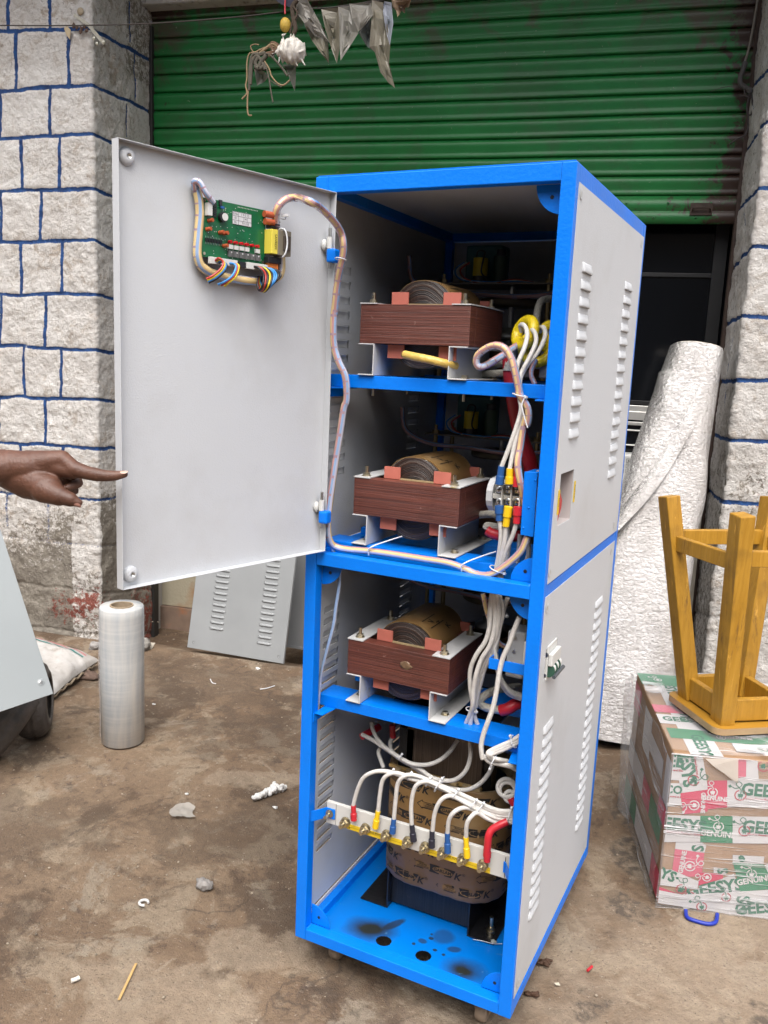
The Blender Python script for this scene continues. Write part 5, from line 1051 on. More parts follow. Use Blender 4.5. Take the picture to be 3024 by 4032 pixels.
mb = MB(); mb.torus(at(*rA(1520, 880), 'y', -.035), (.1, .2, 1), .0115, .0012, 20, 6); mb.build('cable_tie', TIE, cab)
mb = MB(); c_ = doorpx(*rA(965, 475), .03); mb.torus(c_, (.2, .5, 1), .010, .0013, 18, 6); mb.bar(np.array(c_) + [.006, -.004, 0], np.array(c_) + [.024, -.010, -.001], .006, .005); mb.build('cable_tie', TIE, cab)
mb = MB(); c_ = doorpx(*rA(210, 935), .014); mb.ball(c_, .0065, 8); mb.build('cable_tie', TIE, cab)

# ================= STRETCH FILM ROLL =================
def sheet_mat(name, col, rough=.25, alpha=1, bump=.4, bsc=30, trans=0, streak=None):
    m = bpy.data.materials.new(name); m.use_nodes = True
    global N, L, tc
    N, L, b = nodes(m); tc = N.new('ShaderNodeTexCoord')
    b.inputs['Base Color'].default_value = (*col, 1); b.inputs['Roughness'].default_value = rough; b.inputs['Alpha'].default_value = alpha
    bp = N.new('ShaderNodeBump'); bp.inputs['Strength'].default_value = bump; bp.inputs['Distance'].default_value = .006; L.new(nz(bsc, 5, .6, .6), bp.inputs['Height']); L.new(bp.outputs[0], b.inputs['Normal'])
    if streak:
        mp = N.new('ShaderNodeMapping'); mp.inputs['Scale'].default_value = streak[0]; mp.inputs['Rotation'].default_value = streak[1]; L.new(tc.outputs['Object'], mp.inputs[0])
        L.new(rng(nz(1, 5, .7, .4, vec=mp.outputs[0]), streak[2], streak[3], streak[4], streak[5]), b.inputs['Alpha'])
    return m
rc = np.array([-1.262, .745, 0]); RR = .0825; RH = .552
roll = empty('stretch_film_roll', rc); tag(roll, 'upright roll of clear stretch film standing on the floor by the cabinet door', 'film roll')
FILM = sheet_mat('wound_film', (.62, .62, .61), .2, bump=.25, bsc=9)
N, L, b = nodes(FILM); tc = N.new('ShaderNodeTexCoord'); mp = N.new('ShaderNodeMapping'); mp.inputs['Scale'].default_value = (16, 16, 1.5); L.new(tc.outputs['Object'], mp.inputs[0])
c = mix(rng(nz(1, 5, .6, .3, vec=mp.outputs[0]), .36, .62), (.40, .43, .46), (.62, .60, .56)); mp2 = N.new('ShaderNodeMapping'); mp2.inputs['Scale'].default_value = (2, 2, 70); L.new(tc.outputs['Object'], mp2.inputs[0]); c = mix(mul(rng(nz(1, 5, .7, .2, vec=mp2.outputs[0]), .45, .7), .35), c, (.72, .70, .66)); L.new(c, b.inputs['Base Color'])
mb = MB(); mb.lathe([(.044, RH - .002), (RR - .004, RH - .001), (RR, RH - .008), (RR + .0005, RH - .04), (RR, .3), (RR - .001, .006), (RR - .006, .001), (.02, .001)], rc, n=72); mb.build('film_winding', FILM, roll)
mb = MB(); mb.lathe([(.0435, .002), (.0435, RH + .002), (.0385, RH + .002), (.0385, .004)], rc, n=48, sm=False); mb.build('core_tube', mat('cardboard_core', (.33, .25, .165), .8, var=.1, bump=.3), roll)
# loose tail of film clinging to the roll
mb = MB(); nu, nv = 34, 26; vs = []
for i in range(nu):
    for j in range(nv):
        t = rad(150) + rad(95) * i / (nu - 1); z = .03 + .46 * j / (nv - 1); w = .0025 + .004 * vnoise([[i * .5, j * .45, 0]], 4)[0] + (.012 * max(0, 1 - i / 5) * vnoise([[j * .5, 2, 1]], 8)[0])
        vs.append(rc + [math.cos(t) * (RR + w), math.sin(t) * (RR + w), z])
mb.add(vs, [(i * nv + j, (i + 1) * nv + j, (i + 1) * nv + j + 1, i * nv + j + 1) for i in range(nu - 1) for j in range(nv - 1)], sm=True)
CLR = sheet_mat('clear_film', (.75, .75, .76), .08, .28, bump=1.0, bsc=30)
mb.build('loose_film', CLR, roll)

# ================= LEANING METAL SHEETS =================
def oriented(o0, ex, ey, ez=None):
    o0, ex, ey = (np.array(q, float) for q in (o0, ex, ey)); ex /= np.linalg.norm(ex); ey = ey - ex * (ey @ ex); ey /= np.linalg.norm(ey); ez = np.cross(ex, ey)
    return lambda x, y, z: tuple(o0 + ex * x + ey * y + ez * z)
# louvred one under the open door
p0 = np.array([-1.757, 1.75, -.004]); p1 = np.array([-1.2, 1.807, .0]); la = rad(13)
exv = (p1 - p0); exv /= np.linalg.norm(exv); back = np.cross([0, 0, 1.0], exv); upv = np.array([0, 0, math.cos(la)]) + back * math.sin(la) + exv * .035
lpn = empty('louvred_panel', (p0 + p1) / 2); tag(lpn, 'grey louvred metal panel leaning at the shop front beneath the open door', 'metal panel', 'metal panels leaning at the shop front')
fx = oriented(p0, exv, upv)
o = louvre_panel('sheet', 0, 1, (0, .56), (0, .82), [(.118, .20, .72, .0302, 21, .0105), (.40, .48, .715, .0302, 22, .0105)], lpn, PANEL2, xf=lambda y, z, q: fx(y, z, q + .012), solid=True)
mb = MB(); mb.box((0, 0, 0), (.0012, .82, .012), M=lambda x, y, z: fx(x, y, z)); mb.box((.5588, 0, 0), (.56, .82, .012), M=fx); mb.box((.0012, 0, 0), (.5588, .0012, .012), M=fx); mb.box((.0012, .8188, 0), (.5588, .82, .012), M=fx); mb.build('folded_edge', PANEL2, lpn)
for x in (.035, .53): mb = MB(); mb.lathe([(.011, .0005), (.007, .0005), (.005, -.002), (.0, -.002)], fx(x, .03, .0125), np.array(fx(0, 0, 1)) - np.array(fx(0, 0, 0)), 16, ms=[0, 1, 1]); mb.build('screw_hole', [PANEL2, BLKP], lpn)
# plain one behind it, its edge showing beside the cabinet post
q0 = np.array([-1.37, 2.10, -.03]); pln = empty('plain_panel', q0); tag(pln, 'plain darker grey metal sheet leaning behind the louvred panel next to the cabinet', 'metal panel', 'metal panels leaning at the shop front')
f2x = oriented(q0, (1, .12, 0), (0, .18, 1)); mb = MB(); mb.box((0, 0, 0), (.62, .9, .004), M=f2x); mb.box((0, 0, .004), (.62, .012, .014), M=f2x); mb.build('sheet', mat('grey_sheet_dull', (.20, .205, .21), .55, var=.06, vscale=4), pln, bevel=.0005)
# near left one standing on the tyres
n0 = fd(207, 2733, 3.02); n1 = fd(45, 1930, 3.16); nb = fd(-260, 2893, 2.78); fn_ = oriented(n0, nb - n0, n1 - n0)
npn = empty('flat_panel', n0); tag(npn, 'pale grey metal panel tilted on old tyres below the pointing hand', 'metal panel')
LPn = np.linalg.norm(n1 - n0)
PNL = mat('grey_green_sheet', (.29, .315, .325), .42, var=.04, vscale=3, bump=.05, bscale=300)
mb = MB(); mb.box((0, 0, -.012), (.56, LPn * 1.08, 0), M=fn_); npo = mb.build('sheet', PNL, npn, bevel=.0012)
zdir = np.array(fn_(0, 0, 1)) - np.array(fn_(0, 0, 0)); side_ = 1 if zdir @ (CAM - n0) > 0 else -1
cc = np.array(fn_(.028, .052, 0 if side_ > 0 else -.012)); mb = MB(); mb.lathe([(.0135, .0004), (.0125, .0012), (.0075, .0002), (.007, -.001 + .0016), (.003, .0008), (0, .0008)], cc, zdir * side_, 24, ms=[0, 0, 0, 1, 1]); mb.build('screw', [PNL, STEEL], npo)

# ================= TYRES =================
RUB = mat('worn_rubber', (.095, .085, .078), .62, var=.3, vscale=18, bump=.35, bscale=50, col2=(.13, .10, .085), c2scale=9, c2lo=.55, c2hi=.72)
def tyre(c, ax, R, w, h, label, grooves, seed):
    ax = np.array(ax, float); ax /= np.linalg.norm(ax); prof = []
    ns = 28
    for i in range(ns + 1):
        t = math.pi * (i / ns) ; x = -math.cos(t) * w / 2; y = (math.sin(t) ** .62) * h
        prof.append((R - h + y, x))
    n = 150; a = np.cross(ax, [0, 0, 1.0]); a /= np.linalg.norm(a); b_ = np.cross(ax, a); vs = []
    for i, (r, x) in enumerate(prof):
        for k in range(n):
            ph = 2 * math.pi * k / n; g_ = 0
            for gx_ in grooves:
                if abs(x / (w / 2) - gx_) < .07: g_ = .006
            blk = (math.sin(ph * 34 + 3 * x / w * 4) > .82) and abs(x) < w * .36 and r > R - h * .35
            rr = r - g_ - (.004 if blk else 0); vs.append(np.array(c) + ax * x + (a * math.cos(ph) + b_ * math.sin(ph)) * rr)
    mb = MB(); mb.add(vs, [(i * n + k, i * n + (k + 1) % n, (i + 1) * n + (k + 1) % n, (i + 1) * n + k) for i in range(ns) for k in range(n)], sm=True)
    root = mb.build('tyre', RUB); md = root.modifiers.new('t', 'SOLIDIFY'); md.thickness = .008; md.offset = -1; tag(root, label, 'tyre', 'old tyres under the grey panel')
    return root
tyre((-1.585, .60, .150), (.76, .64, .04), .150, .125, .07, 'dark old tyre standing behind the front one beside the film roll', (.12, .9), 1)
_r, _u = RC[:, 0], RC[:, 1]; _n = _r * .84 - _u * .52; _d = ray(60, 2890); _d = _d / np.linalg.norm(_d); _n = _n - _d * (_n @ _d) + _d * .12
tyre(fd(62, 2885, 3.12) - _n * .10 + _d * .20 + (_r * .5 + _u * .86) * .015 - _d * .05, _n, .195, .19, .08, 'larger worn muddy tyre leaning at the left edge with diagonal grooves', (-.45, -.05, .4), 2)

# ================= SACK =================
def cushion(name, c, ex, ey, hx_, hy_, th, m, seed, lift=None):
    f = oriented(c, ex, ey); nu = nv = 60; V = []; 
    for sgn in (1, -1):
        for i in range(nu):
            for j in range(nv):
                x, y = -1 + 2 * i / (nu - 1), -1 + 2 * j / (nv - 1); e = max(0, (1 - x ** 4)) * max(0, (1 - y ** 4)); pull = 1 - .06 * (abs(x) ** 3 * (1 - abs(y))) - .05 * (abs(y) ** 3 * (1 - abs(x)))
                zz = sgn * th * (e ** .45) * (1 if sgn > 0 else .5); zz += (fbm([[x * 2.2, y * 2.2, seed + sgn]], 4, seed)[0] - .5) * .05 * e ** .3
                V.append(f(x * hx_ * pull, y * hy_ * pull, zz))
    F1 = grid_faces(nu, nv); F2 = grid_faces(nu, nv)[:, ::-1] + nu * nv
    return np_mesh(name, V, np.vstack([F1, F2]), m), f
SK = bpy.data.materials.new('woven_sack'); SK.use_nodes = True; N, L, b = nodes(SK); tc = N.new('ShaderNodeTexCoord')
c = mix(rng(nz(6, 6, .65), .4, .65), (.56, .54, .52), (.40, .365, .33)); c = mix(mul(rng(nz(20, 6, .7), .58, .7), .6), c, (.25, .20, .16)); L.new(c, b.inputs['Base Color']); b.inputs['Roughness'].default_value = .6
wv = N.new('ShaderNodeTexWave'); wv.inputs['Scale'].default_value = 90; L.new(tc.outputs['Object'], wv.inputs[0]); bp = N.new('ShaderNodeBump'); bp.inputs['Strength'].default_value = .25; bp.inputs['Distance'].default_value = .003; L.new(wv.outputs['Fac'], bp.inputs['Height']); L.new(bp.outputs[0], b.inputs['Normal'])
T0 = at(372, 2600, 'z', .045); e2 = at(110, 2800, 'z', .04) - T0; e1 = atp(140, 2395, BV * 1.93, BV) - T0; HX, HY = .235, .25
e2 /= np.linalg.norm(e2); e1 = e1 - e2 * (e1 @ e2); e1 /= np.linalg.norm(e1); sck = T0 + e2 * HX * .93 + e1 * HY * .93
if np.cross(e2, e1) @ (CAM - sck) < 0: e1 = -e1; sgnY = -1
else: sgnY = 1
TH = .055
sack, sfx = cushion('sack', sck, e2, e1, HX, HY, TH, SK, 3); tag(sack, 'crumpled white woven sack with pink and green stripes lying by the stone pillar', 'sack')
def on_sack(x, y, up=.003):
    e = max(0, 1 - x ** 4) * max(0, 1 - y ** 4); pull = 1 - .06 * (abs(x) ** 3 * (1 - abs(y))) - .05 * (abs(y) ** 3 * (1 - abs(x)))
    zz = TH * e ** .45 + (fbm([[x * 2.2, y * 2.2, 4]], 4, 3)[0] - .5) * .05 * e ** .3; return sfx(x * HX * pull, y * HY * pull, zz + up)
for m_, x0, wd in ((mat('sack_pink_print', (.55, .24, .24), .6, var=.2, vscale=60), -.74, .055), (mat('sack_green_print', (.05, .23, .21), .6, var=.2, vscale=60), -.60, .05)):
    mb = MB(); K = 30; vs = [on_sack(x0 + q * wd / 2, -.82 + 1.66 * i / K) for q in (-1, 1) for i in range(K + 1)]; mb.add(vs, [(i, i + 1, K + 2 + i, K + 1 + i) for i in range(K)], sm=True); mb.build('printed_stripe', m_, sack)
MB().tube([sfx(-HX * .95 + HX * 1.9 * i / 24, -sgnY * HY * .97, -.012 + .006 * math.sin(i * 1.7)) for i in range(25)], .006, 6).build('frayed_hem', mat('frayed_hem', (.3, .24, .17), .8, var=.3, vscale=80, bump=.6), sack)

# ================= STONES, RUBBLE AND LITTER =================
def stone(name, px, py, r, sc, m, label, cat, seed, group=None, noise=.5):
    c = at(px, py, 'z', 0); mb = MB(); mb.ball((c[0], c[1], r * sc[2] * .72), r, 22, sc=sc, noise=noise, seed=seed); o = mb.build(name, m); tag(o, label, cat, group); return o
STN = mat('grey_stone', (.30, .28, .265), .9, var=.25, vscale=60, bump=.8, bscale=120); BRK = mat('broken_brick', (.13, .085, .065), .9, var=.2, vscale=40, bump=.8)
stone('stone', 803, 3498, .022, (1.15, .9, .8), STN, 'small grey stone lying alone on the muddy floor near the cabinet', 'stone', 4)
stone('rubble_stone', 567, 2562, .040, (.75, .8, 1), mat('pale_stone', (.22, .205, .185), .9, var=.3, vscale=40, bump=.9), 'rough grey rubble stone beside the stretch film roll', 'stone', 9)
stone('brick', 335, 2668, .05, (1.4, .8, .4), BRK, 'flat broken brick piece beside the white sack', 'brick', 12)
stone('pebble', 375, 2555, .03, (1, 1, .7), STN, 'small dirty pebble between the sack and the film roll', 'stone', 14)
FOAM = mat('white_foam', (.70, .69, .67), .85, bump=.8, bscale=120)
mb = MB(); rs = random.Random(5); a_ = at(1000, 3143, 'z', .012); b_ = at(1105, 3095, 'z', .012)
for k in range(95):
    t = rs.random(); w = .006 + .014 * t; p = a_ * (1 - t) + b_ * t + np.array([rs.uniform(-w, w), rs.uniform(-w, w), rs.uniform(-.008, .010) * (.6 + .5 * t)]); mb.ball(p, rs.uniform(.0065, .0095), 6)
o = mb.build('foam_scrap', FOAM); md = o.modifiers.new('r', 'REMESH'); md.mode = 'VOXEL'; md.voxel_size = .0022; tag(o, 'white crumbly foam packing scrap on the floor left of the cabinet', 'foam scrap')
for k, (px, py, g_, lb) in enumerate(((1083, 3182, .006, 'tiny white foam crumbs beneath the foam scrap'), (540, 2650, .006, 'small white litter crumb right of the film roll'), (735, 3128, .005, 'small white bead in the hollow above the plastic scrap'), (1015, 2636, .009, 'white paper crumb below the louvred panel'), (605, 2775, .006, 'small white crumb on the brown floor'))):
    stone('litter_crumb', px, py, g_, (1.3, 1, .6), FOAM, lb, 'litter', k, noise=.9)
# plastic scrap, paper ring, cigarette end, stick, red sleeve, leaf, blue strap, tie offcuts, green wrapper
mb = MB(); nu = 14; vs = []
for i in range(nu):
    for j in range(nu):
        x, y = -1 + 2 * i / (nu - 1), -1 + 2 * j / (nu - 1); p = at(712 + 46 * x + 12 * y * y, 3197 + 28 * y * (1 - .35 * x * x) + 8 * x * x, 'z', .004); p[2] = .005 + .014 * fbm([[x * 2, y * 2, 0]], 3, 2)[0]; vs.append(p)
mb.add(vs, [(i * nu + j, (i + 1) * nu + j, (i + 1) * nu + j + 1, i * nu + j + 1) for i in range(nu - 1) for j in range(nu - 1)], sm=True)
o = mb.build('plastic_scrap', sheet_mat('dusty_plastic', (.42, .39, .35), .3, .75)); tag(o, 'crumpled translucent plastic scrap on the muddy floor', 'plastic scrap')
mb = MB(); c_ = at(566, 3554, 'z', .006); mb.tube([c_ + [.012 * math.cos(t), .012 * math.sin(t), 0] for t in np.linspace(.5, 5.6, 12)], .0038, 6); o = mb.build('paper_curl', FOAM); tag(o, 'white curled paper bit near the centre of the open floor', 'paper scrap')
mb = MB(); mb.cyl(at(280, 3862, 'z', .006), at(304, 3854, 'z', .006), .005, n=12); mb.cyl(at(304, 3854, 'z', .006), at(312, 3849, 'z', .0065), .0055, n=12); o = mb.build('cigarette_end', mat('cigarette_paper', (.66, .62, .55), .7)); tag(o, 'white cigarette end at the lower left of the floor', 'cigarette end')
mb = MB(); mb.bar(at(536, 3793, 'z', .004), at(468, 3937, 'z', .004), .0065, .0022); o = mb.build('wooden_stick', mat('stick_wood', (.52, .33, .13), .7, var=.1, vscale=60), bevel=.0008); tag(o, 'flat wooden ice stick lying on the floor', 'stick')
mb = MB(); mb.cyl(at(2313, 3822, 'z', .005), at(2331, 3805, 'z', .005), .0035, n=10); o = mb.build('sleeve_offcut', RED); tag(o, 'tiny red sleeve offcut on the floor right of the cabinet', 'sleeve offcut')
mb = MB(); mb.poly([at(2181, 3872, 'z', .003), at(2200, 3870, 'z', .006), at(2206, 3881, 'z', .003), at(2190, 3880, 'z', .003)], (0, 0, .0015)); o = mb.build('dry_leaf_scrap', mat('pale_leaf', (.55, .5, .4), .7)); tag(o, 'tiny pale leaf scrap on the floor at lower right', 'leaf')
mb = MB(); mb.tube([at(x, y, 'z', z) for x, y, z in ((2700, 3585, .006), (2706, 3612, .006), (2745, 3628, .006), (2790, 3638, .006), (2818, 3630, .007), (2824, 3600, .008))], .0060, 6); o = mb.build('blue_strap', mat('blue_strap', (.01, .03, .32), .4)); tag(o, 'dark blue plastic strap sticking out under the wrapped carton', 'strap')
for k, pts in enumerate((((1024, 2714), (1050, 2710), (1082, 2700)), ((828, 2674), (836, 2688), (850, 2692)), ((550, 2955 - 250), (560, 2720), (552, 2738)))):
    mb = MB(); mb.tube([at(x, y, 'z', .006) for x, y in pts], .0022, 6); o = mb.build('tie_offcut', TIE); tag(o, ('thin white tie offcut below the louvred panel', 'short white tie offcut left of the longer one', 'thin clear plastic thread beside the film roll')[k], 'plastic offcut')
mb = MB(); mb.ball(at(288, 2664, 'z', .006), .017, 9, sc=(1.2, .8, .35), noise=.8, seed=6); o = mb.build('green_wrapper', mat('green_wrapper', (.02, .30, .12), .4)); tag(o, 'crumpled bright green wrapper in front of the sack', 'wrapper')
mb = MB(); f = oriented(at(578, 2545, 'z', .01), (1, .3, 0), (-.3, 1, .4)); mb.box((-.035, -.02, 0), (.035, .03, .003), M=f); o = mb.build('card_scrap', mat('card_scrap', (.38, .34, .28), .8, var=.15)); tag(o, 'grey torn card scrap beside the rubble stone', 'card')
for k, (px, py, w) in enumerate(((2135, 3788, 24), (2085, 3915, 26))):
    mb = MB(); rs = random.Random(k + 3)
    for j in range(7): x0 = px + rs.uniform(-w, w * .6); y0 = py + rs.uniform(-8, 8); mb.tube([at(x0, y0, 'z', .003), at(x0 + rs.uniform(6, 16), y0 + rs.uniform(-6, 6), 'z', .008), at(x0 + rs.uniform(16, 30), y0 + rs.uniform(-5, 12), 'z', .003)], .0035, 5)
    o = mb.build('dried_twig', mat('dried_twig', (.07, .035, .02), .8)); tag(o, ('dark dried twig tangle beside the cabinet, the farther one', 'dark dried twig tangle beside the cabinet, the nearer one')[k], 'twig')
# general fine grit and leaf litter
rs = random.Random(11); mb = MB()
for k in range(900):
    x, y = rs.uniform(-2.2, 2.0), rs.uniform(-.7, 2.0)
    if -.02 < x < .58 and -.02 < y < .76: continue
    mb.ball((x, y, .001), rs.uniform(.0012, .0042) * (1.4 if y > 1.3 else 1), 5, sc=(1, rs.uniform(.6, 1.4), .6))
o = mb.build('floor_grit', mat('grit', (.30, .25, .19), .9, var=.5, vscale=3, col2=(.05, .04, .03), c2scale=30)); tag(o, 'loose grit scattered over the concrete floor', 'grit', kind='stuff')

# ================= WRAPPED CARTON =================
k0 = np.array([.771, .729, 0]); kx = np.array([.9405, .3399, 0]); ky = np.array([-.3263, .9453, 0]); KW, KD, KH = .74, .625, .472
box_root = empty('wrapped_carton', k0 + kx * KW / 2 + ky * KD / 2); tag(box_root, 'large cardboard carton covered in printed tape and clear film under the yellow stool', 'carton')
KF = lambda s, t, o=0: tuple(k0 + kx * s - ky * o + BZ * t)                # front face
KT = lambda s, t, o=0: tuple(k0 + kx * s + ky * t + BZ * (KH + o))         # top
KL = lambda s, t, o=0: tuple(k0 + ky * s - kx * o + BZ * t)                # left face (s away from the viewer)
CARD = mat('brown_cardboard', (.36, .215, .12), .75, var=.08, vscale=6, bump=.15, bscale=150)
mb = MB(); KM = lambda x, y, z: tuple(k0 + kx * x + ky * y + BZ * z); mb.box((0, 0, .002), (KW, KD, KH), M=KM); mb.build('cardboard_box', CARD, box_root, bevel=.006)
TW = mat('white_printed_tape', (.62, .60, .61), .35, var=.04); TG = mat('green_printed_tape', (.008, .20, .085), .35, var=.05); TRd = mat('crimson_printed_tape', (.58, .02, .085), .35, var=.05); TPk = mat('pink_printed_tape', (.62, .10, .17), .4, var=.06)
IG = mat('green_print', (.006, .14, .075), .5); IR = mat('red_print', (.45, .05, .07), .5); IW = mat('white_print', (.68, .66, .66), .5)
def ST(face, px, py):   # where the sight line meets the given face
    if face is KF: P_ = atp(px, py, k0, -ky); return (P_ - k0) @ kx, P_[2]
    if face is KT: P_ = at(px, py, 'z', KH); return (P_ - k0) @ kx, (P_ - k0) @ ky
    P_ = atp(px, py, k0, -kx); return (P_ - k0) @ ky, P_[2]
tape_n = [0]
def patch(face, pts, m, px=True):
    tape_n[0] += 1; o_ = .0012 + .00035 * (tape_n[0] % 9)
    q = [ST(face, *rC(*p)) if px else p for p in pts]
    if face is KF: q = [(max(-.0, s), min(KH, t)) for s, t in q]
    mb = MB(); vs = [face(s, t, o_) for s, t in q]; mb.add(vs, [tuple(range(len(q)))]); return mb.build('printed_tape', m, box_root), o_, q
def logo(mb, f, cx, cy, r, ang=0, m_ring=1, m_plug=0):
    ca, sa = math.cos(ang), math.sin(ang); g_ = lambda x, y: f(cx + x * ca - y * sa, cy + x * sa + y * ca)
    K = 26; vs = [g_(r * k_ * math.cos(t), r * k_ * math.sin(t)) for k_ in (1, .8) for t in np.linspace(1.9, 1.9 + 5.6, K)]; mb.add(vs, [(i, i + 1, K + i + 1, K + i) for i in range(K - 1)], m_ring)
    mb.add([g_(x * r, y * r) for x, y in ((-.42, .25), (-.42, -.15), (-.2, -.45), (.2, -.45), (.42, -.15), (.42, .25))], [tuple(range(6))], m_plug)
    for x in (-.22, .14): mb.add([g_(x * r, -.7 * r), g_((x + .1) * r, -.7 * r), g_((x + .1) * r, -.4 * r), g_(x * r, -.4 * r)], [(0, 1, 2, 3)], m_plug)
    cur = [(0, .25), (0, .9), (-.4, 1.4), (-.9, 1.9), (-.5, 2.4), (.05, 2.0), (-.3, 1.4), (-1.0, 1.15), (-1.5, 1.4)]; P_ = spline([(x * r, y * r, 0) for x, y in cur], seg=5); T_ = np.gradient(P_, axis=0); T_ /= np.linalg.norm(T_, axis=1)[:, None] + 1e-9; nn = np.stack([-T_[:, 1], T_[:, 0]], 1) * r * .07
    vs = [g_(*(P_[i, :2] + nn[i])) for i in range(len(P_))] + [g_(*(P_[i, :2] - nn[i])) for i in range(len(P_))]; n_ = len(P_); mb.add(vs, [(i, i + 1, n_ + i + 1, n_ + i) for i in range(n_ - 1)], m_plug)
    mb.add([g_(x * r, y * r) for x, y in ((-1.5, 1.4), (-1.9, 1.15), (-2.2, 1.5), (-1.85, 1.8))], [(0, 1, 2, 3)], m_plug)
def prt(face, items, par, o_):
    """items: ('t', text, px, py, size, angle, mat) or ('l', px, py, r, angle, ring, plug) in sightings on that face"""
    f = lambda a_, b_: face(max(.0015, min(KW - .0015, a_)), max(.004, min(KH - .001, b_)), o_ + .0010); mb = MB()
    for it in items:
        if it[0] == 't': s, t = ST(face, *rC(it[2], it[3])); put_text(mb, it[1], it[4], f, s, t, it[5], m=it[6], bold=.035, sx=.92)
        else: s, t = ST(face, *rC(it[1], it[2])); logo(mb, f, s, t, it[3], it[4], it[5], it[6])
    return mb.build('tape_print', [IG, IR, IW], par)
MAIN = (0.040)
def P4(x0, y0, x1, y1, sk=0): return [(x0, y0), (x1, y0 + sk), (x1, y1 + sk), (x0, y1)]
tp, o_, _ = patch(KF, [(30, 190), (310, 210), (310, 545), (30, 520)], TW); prt(KF, [('t', 'GEE', 175, 300, .050, 0, 0), ('t', 'Expert in General Elec', 190, 408, .008, 0, 1)], tp, o_)
tp, o_, _ = patch(KF, [(30, 560), (340, 580), (330, 850), (30, 845)], TW); prt(KF, [('t', 'ECO', 190, 655, .034, 0, 0), ('t', 'ectrical General & Elec', 200, 738, .008, 0, 1)], tp, o_)
tp, o_, _ = patch(KF, [(895, 545), (1500, 560), (1500, 885), (895, 880)], TW); prt(KF, [('t', 'GEESYS', 1420, 690, .050, 0, 0), ('l', 1060, 730, .0165, 0, 1, 0), ('t', 'Expert in General Electrical', 1290, 782, .008, 0, 1)], tp, o_)
tp, o_, _ = patch(KF, [(650, 548), (895, 545), (895, 880), (650, 905)], TRd); prt(KF, [('l', 712, 690, .014, 0, 2, 2), ('t', 'GENUINE', 745, 770, .018, 0, 2)], tp, o_)
tp, o_, _ = patch(KF, [(310, 700), (660, 655), (650, 930), (345, 965)], TRd); prt(KF, [('l', 480, 850, .015, 1.4, 2, 2), ('t', 'GENUINE', 590, 820, .016, -1.5, 2)], tp, o_)
tp, o_, _ = patch(KF, [(30, 955), (560, 985), (560, 1305), (60, 1300)], TW); prt(KF, [('t', 'GEESYS', 285, 1090, .050, 0, 0), ('t', 'neral Electrical & Electronic Systems', 320, 1190, .0088, 0, 1)], tp, o_)
tp, o_, _ = patch(KF, [(558, 980), (962, 990), (962, 1325), (558, 1310)], TG); prt(KF, [('l', 785, 1115, .0145, 0, 2, 2), ('t', 'GENUINE', 775, 1210, .024, 0, 2)], tp, o_)
tp, o_, _ = patch(KF, [(962, 990), (1500, 1000), (1500, 1335), (962, 1325)], TW); prt(KF, [('t', 'GEESYS', 1430, 1150, .050, 0, 0), ('l', 1108, 1170, .0165, 0, 1, 0), ('t', 'Expert in General Electric', 1320, 1225, .008, 0, 1)], tp, o_)
tp, o_, _ = patch(KF, [(262, 1262), (560, 1300), (635, 1360), (610, 1460), (245, 1410)], TW); prt(KF, [('t', 'S', 520, 1390, .045, -1.5, 0)], tp, o_)
tp, o_, _ = patch(KF, [(245, 1395), (612, 1450), (580, 1740), (200, 1750)], TPk); prt(KF, [('l', 430, 1610, .016, -1.4, 2, 2), ('t', 'GENUINE', 340, 1560, .018, 1.5, 2)], tp, o_)
tp, o_, _ = patch(KF, [(965, 1475), (1360, 1500), (1350, 1600), (965, 1580)], TW); prt(KF, [('t', 'e', 1070, 1510, .04, .4, 0)], tp, o_)
tp, o_, _ = patch(KF, [(968, 1570), (1370, 1600), (1500, 1900), (1060, 1935)], TG); prt(KF, [('l', 1200, 1715, .0145, .1, 2, 2), ('t', 'GENUINE', 1230, 1790, .024, .3, 2)], tp, o_)
tp, o_, _ = patch(KF, [(1360, 1600), (1500, 1560), (1500, 1900)], TW)
tp, o_, _ = patch(KF, [(60, 1640), (200, 1650), (540, 1800), (520, 1900), (60, 1840)], TW); prt(KF, [('l', 320, 1890, .015, -.5, 1, 0), ('t', 'YS', 155, 1720, .045, -.3, 0)], tp, o_)
tp, o_, _ = patch(KF, [(540, 1680), (845, 1712), (840, 1765), (535, 1850)], TRd); prt(KF, [('l', 640, 1745, .013, 1.3, 2, 2)], tp, o_)
tp, o_, _ = patch(KF, [(725, 1625), (900, 1645), (880, 1712), (725, 1695)], TW); prt(KF, [('t', 'S', 830, 1668, .04, -1.3, 0)], tp, o_)
tp, o_, _ = patch(KF, [(30, 1900), (330, 1960), (1500, 1905), (1500, 2300), (30, 2060)], TW); prt(KF, [('l', 575, 2110, .015, .3, 1, 0), ('l', 880, 1995, .014, .2, 1, 0), ('t', 'SR', 1090, 2080, .05, -1.4, 0), ('t', 'GEESYS', 1330, 2130, .05, .2, 0)], tp, o_)
tp, o_, _ = patch(KF, [(285, 1990), (980, 1712), (1060, 1935), (360, 2160)], TW); prt(KF, [('t', 'GEESYS', 735, 1890, .052, .27, 0), ('l', 430, 1990, .0155, .3, 1, 0)], tp, o_)
tp, o_, _ = patch(KF, [(20, 1860), (280, 1955), (290, 2075), (20, 2040)], TRd)
